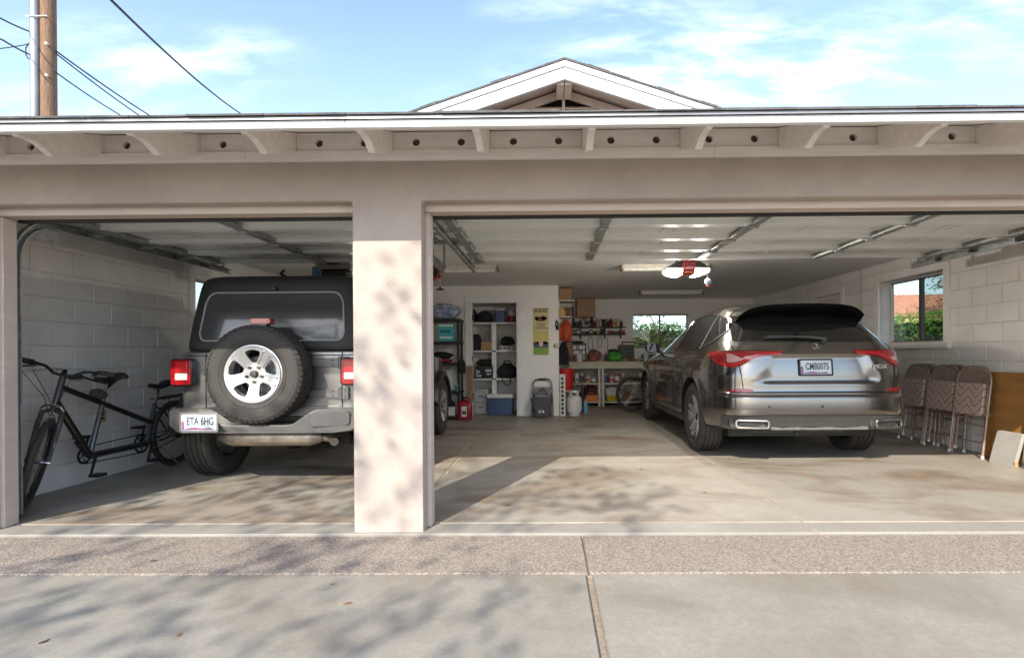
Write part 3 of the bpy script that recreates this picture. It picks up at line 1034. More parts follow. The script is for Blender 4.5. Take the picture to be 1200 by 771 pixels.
def patch(fn, u0, u1, lo, hi, nu, nv, t, name, m, parent, back=-.012, smooth=30, bevel=0.0):
    fr, bk = [], []
    for i in range(nu + 1):
        u = u0 + (u1 - u0) * i / nu
        a = lo(u) if callable(lo) else lerp_tab(lo, u)
        b = hi(u) if callable(hi) else lerp_tab(hi, u)
        if b - a < .001: b = a + .001
        fr.append([fn(u, a + (b - a) * j / nv, t) for j in range(nv + 1)])
        bk.append([fn(u, a + (b - a) * j / nv, back) for j in range(nv + 1)])
    return MB().slab(fr, bk).build(name, m, parent, smooth, bevel)
def wheel(parent, loc, rotz, r, w, rr, spokes, rim_mat, tyre_mat, name='wheel'):
    """wheel whose outer face looks along local +x before rotz"""
    E = empty(name, parent, loc, (0, 0, rotz))
    A = Matrix.Rotation(R(90), 4, 'Y')                      # lathe axis z -> x
    h = w / 2
    prof = [(rr - .012, -h * .74), (rr + .006, -h * .86), (rr + .03, -h * .97), ((r + rr) / 2 + .01, -h), (r - .035, -h * .97), (r - .012, -h * .90), (r - .002, -h * .80)]
    gs = [-.56, -.20, .20, .56]
    for g in gs:
        c = g * h; q = .0045
        prof += [(r, c - q - .002), (r - .010, c - q), (r - .010, c + q), (r, c + q + .002)]
    prof += [(p, -z) for p, z in prof[6::-1]]
    ty = MB().lathe(prof, A, 56).build('tyre', tyre_mat, E, 40)
    lug = MB()                                             # tread cuts, raised shoulder letters stay a plain ring
    lug.lathe([(r - .052, h * .985), (r - .058, h * .992 + .002), (r - .064, h * .985)], A, 56)
    lug.lathe([(rr + .034, h * .965), (rr + .040, h * .985 + .002), (rr + .046, h * .975)], A, 56)
    lug.build('sidewall_rib', tyre_mat, ty, 60)
    lg = MB()                                              # tread blocks on both shoulders
    nl = 54
    for i in range(nl):
        a = 2 * math.pi * i / nl
        ca, sa = math.cos(a), math.sin(a); tx = Vector((0, -sa, ca)); rad = Vector((0, ca, sa))
        for sg in (-1, 1):
            q0 = rad * (r - .030) + Vector((sg * h * .985, 0, 0)); q1 = rad * (r - .001) + Vector((sg * h * .80, 0, 0)); q2 = rad * (r + .0005) + Vector((sg * h * .62, 0, 0))
            wv = math.pi * r / nl * .62
            up = rad * .004 + Vector((sg * .003, 0, 0))
            vs = [p + tx * k * wv + e for p in (q0, q1, q2) for k in (-1, 1) for e in (Vector((0, 0, 0)), up)]
            lg.add(vs, [(1, 3, 7, 5), (5, 7, 11, 9), (0, 1, 5, 4), (4, 5, 9, 8), (2, 6, 7, 3), (6, 10, 11, 7), (0, 2, 3, 1), (8, 9, 11, 10)])
    stuff(lg.build('tread_blocks', tyre_mat, ty, 0))
    rim = MB()
    rim.lathe([(rr - .022, -h * .72), (rr - .030, -h * .3), (rr - .030, h * .45), (rr - .012, h * .74), (rr, h * .80), (rr + .002, h * .86), (rr - .008, h * .88), (rr - .020, h * .78), (rr - .036, h * .40)], A, 56)
    rm = rim.build('rim', rim_mat, E, 40)
    bk = MB(); bk.lathe([(0.0, -.01), (rr * .62, -.01), (rr * .62, -.03), (0.0, -.03)], A, 40)
    bk.build('brake_disc', M_GALV, E, 30)
    spokes(E, rr, h, rim_mat)
    return E
def plate(parent, cx, y, cz, w, h, txt, tilt, frame_mat, sx):
    T = face_y(cx, y, cz, tilt)
    b = MB()
    b.prism(rrect(w, h, .012), lambda u, v, q: T @ Vector((u, v, q)), -.003, .0)
    pl = b.build('license_plate', mat('plate_enamel', (.50, .64, .70), 0.35, var=0.2, vs=9, col2=(.66, .70, .68)), parent, 0)
    fr = MB()
    o = rrect(w + .018, h + .018, .016); i = rrect(w - .012, h - .014, .010)
    k = len(o)
    vs = [T @ Vector((u, v, .003)) for u, v in o] + [T @ Vector((u, v, .003)) for u, v in i] + [T @ Vector((u, v, -.004)) for u, v in o] + [T @ Vector((u, v, .0005)) for u, v in i]
    fs = []
    for j in range(k):
        j2 = (j + 1) % k
        fs += [(j, j2, k + j2, k + j), (2 * k + j, 2 * k + j2, j2, j), (k + j, k + j2, 3 * k + j2, 3 * k + j)]
    fr.add(vs, fs); fr.build('plate_frame', frame_mat, pl, 0)
    text_mesh(txt, h * .62, 'lettering', mat('plate_ink', (.05, .055, .09), .5), pl, T @ Matrix.Translation((.012, .006, .002)) @ Matrix.Diagonal((sx, 1.0, 1, 1)), bold=.0012)
    band = MB()
    for u0, u1, v0, v1 in ((-w * .47, -w * .40, -h * .40, h * .05),):
        band.prism([(u0, v0), (u1, v0), (u1, v1), (u0, v1)], lambda u, v, q: T @ Vector((u, v, q)), .0003, .0012)
    band.prism([(-w * .46, -h * .42), (w * .42, -h * .42), (w * .30, -h * .30), (w * .1, -h * .34), (-w * .12, -h * .27), (-w * .3, -h * .33)], lambda u, v, q: T @ Vector((u, v, q)), .0003, .0010)
    band.build('plate_mountains', mat('plate_purple', (.30, .12, .26), .4), pl, 0)
    return pl
def rrect(w, h, r, n=4):
    pts = []
    for cx, cy, a0 in ((w / 2 - r, h / 2 - r, 0), (-w / 2 + r, h / 2 - r, 90), (-w / 2 + r, -h / 2 + r, 180), (w / 2 - r, -h / 2 + r, 270)):
        for i in range(n + 1):
            a = R(a0 + 90 * i / n)
            pts.append((cx + r * math.cos(a), cy + r * math.sin(a)))
    return pts
def cut_arches(me, cuts, name, parent):
    """cut round wheel wells out of a closed body mesh"""
    o = bpy.data.objects.new(name, me); COL.objects.link(o)
    mods = []
    for (y, z, r, xa, xb) in cuts:
        mb = MB(); mb.cyl((xa, y, z), (xb, y, z), r, n=48)
        c = bpy.data.objects.new('cutter', mb.mesh('cutter', [M_BLACK], 0)); COL.objects.link(c)
        md = o.modifiers.new('arch', 'BOOLEAN'); md.operation = 'DIFFERENCE'; md.object = c; md.solver = 'EXACT'
        try: md.material_mode = 'TRANSFER'
        except Exception: pass
        mods.append(c)
    bpy.context.view_layer.update()
    dg = bpy.context.evaluated_depsgraph_get()
    new = bpy.data.meshes.new_from_object(o.evaluated_get(dg))
    for md in list(o.modifiers): o.modifiers.remove(md)
    o.data = new; new.name = name
    new.polygons.foreach_set('use_smooth', [True] * len(new.polygons))
    new.set_sharp_from_angle(angle=R(38))
    for c in mods: bpy.data.objects.remove(c)
    o.parent = parent
    return o

M_TYRE = mat('tyre_rubber', (.034, .032, .030), 0.72, var=0.5, vs=60, col2=(.052, .048, .044), bump=0.15, bs=220)
M_CHROME = mat('chrome', (.62, .62, .62), 0.16, 1.0, var=0.1, vs=30)
M_SILVER = mat('silver_wheel_paint', (.60, .60, .60), 0.28, 0.75, var=0.15, vs=14)
M_ALLOY = mat('machined_alloy', (.66, .66, .65), 0.26, 0.6, var=0.2, vs=40)
M_CARGLASS = mat('tinted_glass', (.012, .013, .014), 0.04, spec=0.6, coat=0.6)
M_GLOSSBLACK = mat('gloss_black', (.008, .008, .008), 0.10, coat=0.8)
M_RED = mat('red_lens', (.42, .010, .016), 0.12, spec=0.6, coat=1.0, var=0.45, vs=50)
M_REDLIT = mat('bright_red_lens', (.62, .022, .025), 0.15, spec=0.6, coat=1.0, var=0.25, vs=60)
M_CLEAR = mat('white_lens', (.78, .74, .72), 0.12, spec=0.6, coat=1.0, var=0.25, vs=60)
M_SEAM = mat('panel_gap', (.006, .006, .006), 0.9)
def car_paint(name, c1, metal=0.96, rough=0.17):
    m = mat(name, c1, rough, metal, var=0.10, vs=1.6, coat=1.0)
    t = m.node_tree
    n = t.nodes.new('ShaderNodeTexNoise'); n.inputs['Scale'].default_value = 900
    g = t.nodes.new('ShaderNodeNewGeometry'); t.links.new(g.outputs['Position'], n.inputs['Vector'])
    bp = t.nodes.new('ShaderNodeBump'); bp.inputs['Strength'].default_value = 0.05; bp.inputs['Distance'].default_value = 0.002
    t.links.new(n.outputs['Fac'], bp.inputs['Height']); t.links.new(bp.outputs[0], t.nodes['Principled BSDF'].inputs['Normal'])
    return m
M_SUV = car_paint('grey_metallic_paint', (.25, .238, .228))
M_JEEP = car_paint('granite_metallic_paint', (.25, .246, .24), 0.8, 0.34)
M_CLAD = mat('grey_cladding', (.060, .060, .058), 0.5, var=0.12, vs=12)
M_STEEL = mat('bumper_steel_paint', (.17, .167, .163), 0.42, 0.55, var=0.15, vs=5, coat=0.2)
M_EXH = mat('exhaust_steel', (.46, .40, .34), 0.42, 0.85, var=0.4, vs=9, bump=0.1, bs=30)

# ------------------------------------------------------------------ crossover SUV
SU = thing('parked_suv', 'dark grey metallic SUV parked nose-in in the double bay', 'car', (2.635, 6.35, 0))
SU.scale = (.975, 1, 1)
def suv_disp(p):
    d = 0.0
    if p.y < -.6 and abs(p.x) < .9:                      # recessed plate field on the tailgate
        zz = p.z
        half = .44 + (1.09 - zz) * .55
        k = sstep(half + .022, half - .022, abs(p.x)) * sstep(.815, .845, zz) * sstep(1.10, 1.075, zz)
        d -= .020 * k
        d += .012 * sstep(.74, .70, zz) * sstep(.44, .52, zz)
    if abs(p.x) > .8 and .3 < p.y < 2.6:                 # hollow along the doors
        d -= .030 * sstep(.35, .7, p.y) * sstep(2.6, 2.2, p.y) * max(0.0, 1 - abs((p.z - .62) / .22) ** 2)
    if abs(p.x) > .8:
        for yw in (0, 2.98):                             # swollen wheel arches
            rr = math.hypot(p.y - yw, p.z - .39)
            d += .020 * sstep(.58, .47, rr)
    return d
suv_tab = [(.24, .88, -.30, 3.80, 8), (.30, .935, -.62, 3.88, 8), (.345, .955, -.86, 3.91, 8), (.375, .965, -.985, 3.93, 8), (.46, .99, -1.03, 3.96, 8), (.58, 1.0, -1.065, 3.97, 8),
           (.69, 1.0, -1.06, 3.97, 8), (.725, .998, -1.035, 3.96, 8), (.76, .995, -1.030, 3.95, 8), (.90, .992, -1.025, 3.90, 8), (1.0, .985, -1.015, 3.55, 7.5),
           (1.06, .972, -1.005, 3.05, 7), (1.11, .955, -.995, 2.60, 7), (1.15, .93, -.972, 2.32, 6.5), (1.20, .905, -.935, 2.18, 6), (1.24, .885, -.895, 2.08, 5.6),
           (1.34, .835, -.785, 1.82, 5.2), (1.45, .778, -.66, 1.50, 5), (1.54, .725, -.53, 1.20, 4.6), (1.61, .66, -.40, .90, 4.2), (1.655, .56, -.22, .62, 3.8), (1.68, .42, .0, .40, 3.2), (1.69, .22, .12, .28, 3)]
ss = Shell(suv_tab, suv_disp)
ss.zref = .9
zs = []
z = .24
while z < 1.69:
    zs.append(z)
    z += .018 if z < 1.6 else .009
zs.append(1.69)
cuts = [(yw, .39, .455, s * .62, s * 1.3) for yw in (0, 2.98) for s in (-1, 1)]
body = cut_arches(ss.mesh(zs, 96, 'body', [M_SUV]), cuts, 'body', SU)
rearf = lambda s_, z_, o_: ss.pt(s_, z_, o_)
def flank(sd): return lambda y_, z_, o_: ss.sp(sd, y_, z_, o_)
# glass
patch(rearf, -.80, .80, lambda u: 1.222 + .02 * (u / .8) ** 2, lambda u: 1.475 - .05 * abs(u / .8) ** 3, 28, 6, .005, 'rear_window', M_CARGLASS, SU)
dlo_lo = [(-.56, 1.335), (-.40, 1.235), (-.20, 1.195), (.5, 1.165), (2.02, 1.125), (2.18, 1.125)]
dlo_hi = [(-.56, 1.355), (-.50, 1.43), (-.36, 1.505), (-.1, 1.545), (.35, 1.565), (.85, 1.555), (1.25, 1.49), (1.7, 1.34), (2.05, 1.19), (2.18, 1.13)]
for sd in (-1, 1):
    fn = flank(sd)
    w_ = patch(fn, -.56, 2.18, lambda u: lerp_tab(dlo_lo, u), lambda u: smooth_tab(dlo_hi, u), 44, 6, .005, 'side_window', M_CARGLASS, SU)
    ring = [fn(-.56 + 2.74 * i / 40, lerp_tab(dlo_lo, -.56 + 2.74 * i / 40), .008) for i in range(41)]
    ring += [fn(-.56 + 2.74 * i / 40, smooth_tab(dlo_hi, -.56 + 2.74 * i / 40), .008) for i in range(40, -1, -1)]
    MB().tube(ring, .0075, 6, True).build('window_trim', M_CHROME, w_)
    for yy, tl in ((-.16, .05), (.98, -.02)):                # pillars between the panes
        MB().tube([fn(yy + tl * (1 - q / 5) * (1 if tl > 0 else 1), 1.17 + (smooth_tab(dlo_hi, yy) - 1.18) * q / 5, .007) for q in range(6)], .014, 6).build('pillar', M_GLOSSBLACK, w_)
    # door gaps
    for pts in ([(.56, 1.16), (.54, 1.0), (.47, .80), (.44, .62)], [(1.0, 1.15), (1.02, .8), (1.0, .36)], [(2.12, 1.11), (2.2, .9), (2.22, .6), (2.18, .36)], [(.46, .36), (1.0, .345), (2.18, .345)]):
        dn = []
        for (a, b), (c, d) in zip(pts, pts[1:]):
            dn += [(a + (c - a) * i / 6, b + (d - b) * i / 6) for i in range(6)]
        dn.append(pts[-1])
        MB().tube([fn(a, b, .0005) for a, b in dn], .0042, 5).build('door_gap', M_SEAM, SU)
    for yy in (.68, 1.72):
        MB().tube([fn(yy, 1.01, .012), fn(yy + .03, 1.012, .030), fn(yy + .17, 1.022, .032), fn(yy + .20, 1.024, .012)], .012, 8).build('door_handle', M_SUV, SU)
    MB().tube([fn(-.25 + 2.45 * i / 24, 1.045 + .03 * sstep(0, 24, i), -.0015) for i in range(25)], .006, 6).build('shoulder_line', M_SUV, SU)
    # rocker moulding
    patch(fn, .50, 2.46, lambda u: .27, lambda u: .345, 24, 3, .016, 'rocker_moulding', M_CLAD, SU)
    # mirror
    mm = MB()
    prof = [(0, 0), (.045, .005), (.078, .03), (.085, .09), (.075, .14), (.04, .165), (0, .17)]
    T = Matrix.Translation((sd * 1.055, 1.98, 1.205)) @ Matrix.Rotation(R(-90), 4, 'X') @ Matrix.Diagonal((1.45, .95, 1, 1))
    mm.lathe(prof, T, 18)
    mr = mm.build('mirror', M_GLOSSBLACK, SU, 60)
    MB().tube([(sd * .93, 2.02, 1.14), (sd * 1.0, 2.04, 1.165)], .025, 8).build('mirror_arm', M_GLOSSBLACK, mr)
    MB().prism(rrect(.20, .125, .04), lambda u, v, q: (sd * 1.055 + u, q, 1.205 + v), 1.972, 1.979).build('mirror_glass', M_CARGLASS, mr)
    # tail lamp: slim bar that swells and wraps round the corner
    lo = [(.36, 1.098), (.42, 1.092), (.58, 1.080), (.68, 1.040), (.76, .995), (.86, .975), (.96, .985), (1.10, 1.03), (1.28, 1.105)]
    hi = [(.36, 1.134), (.60, 1.139), (.80, 1.138), (1.0, 1.135), (1.28, 1.120)]
    lf = lambda u, v, t, sd=sd: ss.pt(sd * u, v, t)
    tl = patch(lf, .36, 1.28, lambda u: smooth_tab(lo, u), lambda u: lerp_tab(hi, u), 34, 5, .014, 'tail_lamp', M_RED, SU)
    l2 = lambda u: smooth_tab(lo, u) + .014
    patch(lf, .38, .72, lambda u: l2(u), lambda u: l2(u) + .017, 14, 2, .018, 'light_bar', M_REDLIT, tl, .010)
    patch(lf, .725, .99, lambda u: l2(u) + .01 * abs(u - .86), lambda u: l2(u) + .020, 12, 2, .018, 'light_bar', M_REDLIT, tl, .010)
    patch(lf, .70, .90, lambda u: smooth_tab(lo, u) + .046, lambda u: smooth_tab(lo, u) + .047 + .085 * sstep(.70, .86, u), 12, 3, .017, 'reverse_lens', mat('pink_lens', (.72, .42, .42), .15, coat=1.0, var=.3, vs=60), tl, .010)
    patch(lf, .40, .98, lambda u: lerp_tab(hi, u) - .008, lambda u: lerp_tab(hi, u) - .003, 20, 1, .017, 'lamp_edge', M_GLOSSBLACK, tl, .010)
    # reflector at the bumper corner
    patch(lf, .66, .93, lambda u: .735 - .02 * abs((u - .80) / .14) ** 2 * 0, lambda u: .735 + .040 * max(0.02, 1 - abs((u - .76) / .17) ** 2), 12, 2, .012, 'reflector', M_RED, SU)
    # tailgate gap at the side
    gp = [(.80, 1.50), (.835, 1.30), (.845, 1.20), (.80, 1.08), (.775, .95), (.755, .80), (.745, .735)]
    dn = []
    for (a, b), (c, d) in zip(gp, gp[1:]):
        dn += [(a + (c - a) * i / 5, b + (d - b) * i / 5) for i in range(5)]
    dn.append(gp[-1])
    MB().tube([ss.pt(sd * a, b, .001) for a, b in dn], .0048, 6).build('tailgate_gap', M_SEAM, SU)
    # exhaust finisher
    ex = MB()
    T = lambda u, v, q: (sd * .675 + u, -1.050 + q + .09 * sstep(-.05, .2, u * sd), .430 + v)
    o_ = rrect(.315, .088, .030); i_ = rrect(.275, .056, .020)
    k = len(o_)
    vs = [T(u, v, -.035) for u, v in o_] + [T(u, v, -.035) for u, v in i_] + [T(u, v, .16) for u, v in o_] + [T(u * .96, v, .10) for u, v in i_]
    fs = []
    for j in range(k):
        j2 = (j + 1) % k
        fs += [(j, j2, k + j2, k + j), (2 * k + j, 2 * k + j2, j2, j), (k + j, k + j2, 3 * k + j2, 3 * k + j)]
    ex.add(vs, fs)
    exo = ex.build('exhaust_tip', M_CHROME, SU, 30, 0.003)
    MB().prism(rrect(.29, .068, .02), lambda u, v, q: T(u, v, q), .05, .06).build('exhaust_baffle', M_DARK, exo)
    # matt surround of the finisher
    MB().prism(rrect(.38, .120, .04), lambda u, v, q: (sd * .68 + u, -1.040 + q + .10 * sstep(-.05, .2, u * sd), .440 + v), 0, .14).build('exhaust_surround', M_CLAD, SU, 30, 0.01)
# spoiler
fr, bk = [], []
for i in range(29):
    q = -1 + 2 * i / 28
    u = .665 * q
    e = abs(q)
    ytail = -.765 + .10 * e ** 3
    yroot = -.26
    ztop = 1.628 - .030 * e ** 2 - .085 * e ** 7
    col_t, col_b = [], []
    for j in range(7):
        f = j / 6
        y = ytail + (yroot - ytail) * f
        zt = ztop + .040 * f * (1 - e * e) - .008 * (1 - f) ** 2
        col_t.append(Vector((u * (1 + .05 * f), y, zt)))
        col_b.append(Vector((u * (1 + .05 * f), y + .03 * (1 - f), zt - .016 - .105 * math.sin(min(1, f * 1.5) * math.pi / 2))))
    fr.append(col_t); bk.append(col_b)
MB().slab(fr, bk).build('spoiler', M_GLOSSBLACK, SU, 40, 0.004)
patch(rearf, -.74, .74, lambda u: 1.478 - .05 * abs(u / .8) ** 3, lambda u: 1.545 - .06 * abs(u / .8) ** 3, 20, 3, .010, 'upper_garnish', M_GLOSSBLACK, SU)
# wiper
wp = MB()
wp.tube([ss.pt(.10, 1.232, .03), ss.pt(-.05, 1.25, .035), ss.pt(-.46, 1.262, .03)], [.014, .010, .006], 8)
wp.tube([ss.pt(.13, 1.243, .018), ss.pt(-.15, 1.262, .020), ss.pt(-.50, 1.255, .018)], .006, 6)
wp.cyl(ss.pt(.10, 1.228, 0), ss.pt(.10, 1.228, .04), .024, n=12)
wp.build('rear_wiper', P(92, 92, 92, .4), SU)
# round emblem on the tailgate (oval ring with caliper stroke)
T = Matrix.Translation(ss.pt(0, 1.178, .006)) @ Matrix.Rotation(R(62), 4, 'X')
em = MB()
em.tube([T @ Vector((.040 * math.cos(a), .030 * math.sin(a), 0)) for a in [2 * math.pi * i / 24 for i in range(24)]], .0045, 6, True)
em.tube([T @ Vector(p) for p in ((-.020, -.022, 0), (-.004, .022, 0), (.004, .022, 0), (.020, -.022, 0))], .0042, 6)
em.tube([T @ Vector(p) for p in ((-.011, -.006, 0), (.011, -.006, 0))], .0035, 6)
em.build('emblem', M_CHROME, SU)
text_mesh('MDX', .058, 'model_lettering', P(225, 222, 218, .3), SU, face_y(.60, ss.pt(.64, .975, .014).y, .978, 0, 1.15) @ Matrix.Rotation(R(7), 4, 'Y'), .003)
plate(SU, -.03, -1.012, .975, .318, .150, 'CMB0075', R(6), M_BLACK, 0.62)
# chrome line and bumper
patch(rearf, -1.02, 1.02, lambda u: .716, lambda u: .728, 44, 1, .013, 'bumper_line', M_CHROME, SU)
MB().tube([ss.pt(-.745 + 1.49 * i / 30, .736, .001) for i in range(31)], .005, 6).build('tailgate_gap', M_SEAM, SU)
patch(rearf, -1.0, 1.0, lambda u: .378 + .010 * abs(u), lambda u: .520 - .02 * abs(u) ** 3, 44, 5, .010, 'lower_valance', M_CLAD, SU)
patch(rearf, -.40, .40, lambda u: .412, lambda u: .492 - .078 * sstep(.34, .40, abs(u)), 30, 3, .024, 'skid_plate', M_CLAD, SU, bevel=.004)
patch(rearf, -.48, .48, lambda u: .380, lambda u: .402 + .006 * math.sin(u * 20), 30, 2, .020, 'skid_strip', M_GALV, SU)
for u in (-.52, 0.0, .52):
    q = ss.pt(u, .60, 0); n = ss.nrm(u, .60)
    MB().cyl(q, q + n * .004, .012, n=12).build('parking_sensor', M_CLAD, SU)
# undercarriage glimpsed below the bumper
ub = MB()
ub.tube([(-.60, -.70, .36), (-.45, -.62, .33), (-.20, -.58, .335), (.1, -.4, .34), (.1, .3, .32)], .030, 10)
ub.tube([(.62, -.72, .36), (.40, -.62, .34), (.18, -.58, .345), (.05, -.4, .34)], .028, 10)
ub.build('exhaust_pipe', M_EXH, SU)
mu = MB(); mu.tube([(-.62, -.52, .36), (-.55, -.52, .36), (.55, -.52, .36), (.62, -.52, .36)], [.03, .085, .085, .03], 14)
mu.build('muffler', M_EXH, SU)
ax = MB(); ax.tube([(-.85, 0, .37), (.85, 0, .37)], .045, 10); ax.tube([(-.72, -.15, .25), (.72, -.15, .25)], .03, 8)
ax.build('rear_axle', M_BLACK, SU)
boxo('underbody', (-.75, .75, -.55, 3.6, .24, .30), M_BLACK, SU)
boxo('tow_eye', (-.20, -.165, -.93, -.90, .305, .355), M_BLACK, SU, .004)
def suv_spokes(E, rr, h, m):
    sp = MB()
    for i in range(5):
        for da, w0 in ((-.17, .018), (.17, .018)):
            a = 2 * math.pi * i / 5 + .3
            p0 = Vector((h * .52, .055 * math.cos(a + da * 1.6), .055 * math.sin(a + da * 1.6)))
            p1 = Vector((h * .74, (rr - .012) * math.cos(a + da), (rr - .012) * math.sin(a + da)))
            d = (p1 - p0).normalized(); s_ = d.cross(Vector((1, 0, 0))).normalized(); t_ = Vector((1, 0, 0))
            vs = []
            for p, w_ in ((p0, w0 * 1.3), (p1, w0)):
                vs += [p + s_ * w_ - t_ * .022, p - s_ * w_ - t_ * .022, p - s_ * w_ * .8 + t_ * .012, p + s_ * w_ * .8 + t_ * .012]
            sp.add(vs, [(0, 1, 2, 3), (7, 6, 5, 4), (0, 4, 5, 1), (1, 5, 6, 2), (2, 6, 7, 3), (3, 7, 4, 0)])
    sp.cyl((h * .30, 0, 0), (h * .58, 0, 0), .085, .070, 24)
    sp.build('spokes', M_ALLOY, E, 30)
    MB().cyl((h * .575, 0, 0), (h * .62, 0, 0), .034, n=18).build('hub_cap', M_BLACK, E)
M_DKRIM = mat('dark_rim', (.09, .09, .09), .35, .8, var=.2, vs=20)
for yw in (0, 2.98):
    for sd in (-1, 1):
        wheel(SU, (sd * .865, yw, .388), 0 if sd > 0 else math.pi, .388, .265, .262, suv_spokes, M_DKRIM, M_TYRE)

# ------------------------------------------------------------------ off-roader with the spare wheel
JE = thing('parked_jeep', 'grey off-road vehicle with black hardtop and spare wheel on its tailgate', 'car', (-2.385, 5.22, 0))
jb_tab = [(.50, 0.760, -.48, 2.90, 16), (.53, 0.807, -.535, 2.98, 18), (.60, 0.828, -.553, 3.0, 18), (.85, 0.833, -.557, 3.0, 18), (1.02, 0.831, -.557, 3.0, 18),
          (1.07, 0.828, -.556, 2.95, 18), (1.10, 0.825, -.555, 2.5, 18), (1.115, 0.823, -.553, 1.75, 18), (1.15, 0.814, -.547, 1.62, 17), (1.162, 0.791, -.53, 1.58, 16)]
js = Shell(jb_tab); js.zref = .85
jz = [.50, .515, .53, .56, .60, .66, .72, .78, .85, .92, 1.0, 1.05, 1.07, 1.085, 1.10, 1.115, 1.13, 1.15, 1.157, 1.162]
cut_arches(js.mesh(jz, 80, 'body', [M_JEEP]), [(yw, .40, .50, s * .50, s * 1.2) for yw in (0, 2.56) for s in (-1, 1)], 'body', JE)
ht_tab = [(1.165, 0.786, -.525, 1.50, 12), (1.18, 0.800, -.535, 1.50, 12), (1.24, 0.797, -.53, 1.46, 12), (1.68, 0.744, -.452, 1.14, 11), (1.77, 0.728, -.434, 1.05, 10), (1.808, 0.709, -.412, 1.0, 9), (1.83, 0.670, -.37, .95, 8), (1.843, 0.591, -.29, .88, 7), (1.848, 0.422, -.12, .7, 6)]
hs = Shell(ht_tab); hs.zref = 1.3
M_TOP = mat('black_hardtop', (.020, .020, .021), 0.50, var=0.2, vs=20, bump=0.25, bs=420)
hm = hs.mesh([1.165, 1.17, 1.18, 1.21, 1.24, 1.35, 1.46, 1.57, 1.68, 1.73, 1.77, 1.79, 1.808, 1.82, 1.83, 1.837, 1.843, 1.848], 64, 'hardtop', [M_TOP])
ho = bpy.data.objects.new('hardtop', hm); COL.objects.link(ho); ho.parent = JE
hf = lambda u, v, t: hs.pt(u * (1 - (v - 1.25) * .16), v, t)
def rr_lo(u, U=.635, z0=1.252, r=.07):
    k = max(0.0, abs(u) - (U - r)); return z0 + r - math.sqrt(max(0, r * r - k * k))
def rr_hi(u, U=.635, z1=1.675, r=.09):
    k = max(0.0, abs(u) - (U - r)); return z1 - r + math.sqrt(max(0, r * r - k * k))
rw = patch(hf, -.635, .635, rr_lo, rr_hi, 40, 8, .006, 'rear_window', mat('hardtop_glass', (.055, .057, .06), 0.10, spec=.6, coat=.5), JE)
us = [-.635 + 1.27 * i / 60 for i in range(61)]
ring = [hf(u, rr_lo(u), .008) for u in us] + [hf(u, rr_hi(u), .008) for u in us[::-1]]
MB().tube(ring, .0075, 6, True).build('window_seal', mat('seal_gleam', (.30, .30, .30), .5), rw)  # gleam of the rubber gasket put into its light grey colour
boxo('window_hinge', (-.02, .02, -.50, -.46, 1.70, 1.72), M_BLACK, JE)
wpm = MB(); wpm.tube([hs.pt(-.02, 1.848, -.0) + Vector((0, -.1, .0)), (-.02, -.32, 1.862), (.03, -.36, 1.885)], .012, 8)
wpm.build('window_latch', M_BLACK, JE)
for sd in (-1, 1):                                       # side glass of the top
    patch(lambda y, z, t, sd=sd: hs.sp(sd, y, z, t), -.30, .95, lambda u: 1.25, lambda u: 1.66, 12, 4, .005, 'side_window', M_CARGLASS, JE)
# tailgate gaps
jf = lambda u, z, t=.0: js.pt(u, z, t)
for u in (-.555, .62):
    MB().tube([jf(u, .60 + .55 * i / 12, .0005) for i in range(13)], .0045, 6).build('tailgate_gap', M_SEAM, JE)
MB().tube([jf(-.555 + 1.175 * i / 24, .60, .0005) for i in range(25)], .0045, 6).build('tailgate_gap', M_SEAM, JE)
MB().tube([jf(-.74 + 1.48 * i / 24, 1.125, .0005) for i in range(25)], .004, 6).build('tailgate_gap', M_SEAM, JE)
patch(jf, .10, .60, lambda u: .62, lambda u: .69, 12, 2, .006, 'tailgate_step', M_JEEP, JE, bevel=.004)
for z in (1.06, .80):                                  # strap hinges
    h = MB()
    y = jf(.5, z).y
    h.prism([(.34, -.024), (.56, -.040), (.605, -.040), (.605, .040), (.56, .040), (.34, .024)], lambda u, v, q: (u, y - q, z + v), .0, .034)
    h.box(.632, .685, y - .034, y, z - .052, z + .052)
    h.cyl((.618, y - .028, z - .055), (.618, y - .028, z + .055), .018, n=12)
    for bx_, bz in ((.55, .02), (.55, -.02), (.658, .03), (.658, -.03)):
        h.cyl((bx_, y - .030, z + bz), (bx_, y - .042, z + bz), .009, n=8)
    h.build('tailgate_hinge', M_STEEL, JE, 30, .005)
# tail lamps
for sd in (-1, 1):
    cx = sd * .725
    cz = .985
    T = lambda u, v, q: (cx + u, -.548 - q, cz + v)
    tl = MB().prism(rrect(.195, .235, .03), T, -.05, .075).build('tail_lamp', M_GLOSSBLACK, JE, 30, 0.008)
    MB().prism(rrect(.172, .212, .022), T, .070, .086).build('lamp_lens', M_RED, tl, 30, 0.006)
    MB().prism(rrect(.105, .09, .012), lambda u, v, q: T(u + sd * -.008, v + .045, q), .080, .091).build('brake_lens', M_REDLIT, tl, 30, .004)
    MB().prism(rrect(.105, .058, .010), lambda u, v, q: T(u + sd * -.008, v - .035, q), .080, .091).build('reverse_lens', M_CLEAR, tl, 30, .004)
    # flares
    for yw in (0, 2.56):
        ring = []
        mb = MB(); fr, bk = [], []
        for i in range(13):
            a = R(8 + 164 * i / 12)
            ca, sa = math.cos(a), math.sin(a)
            y1, z1 = yw + .52 * ca, .42 + .46 * sa
            fr.append([(sd * .775, y1 * 1 + .03 * ca, z1 + .03), (sd * .90, y1, z1 + .012), (sd * .925, y1 * 1 - .02 * ca, z1 - .05)])
            bk.append([(sd * .775, y1 - .04 * ca, z1 - .06), (sd * .88, y1 - .05 * ca, z1 - .04), (sd * .905, y1 - .06 * ca, z1 - .07)])
        mb.slab(fr, bk).build('wheel_flare', M_BLACK, JE, 50)
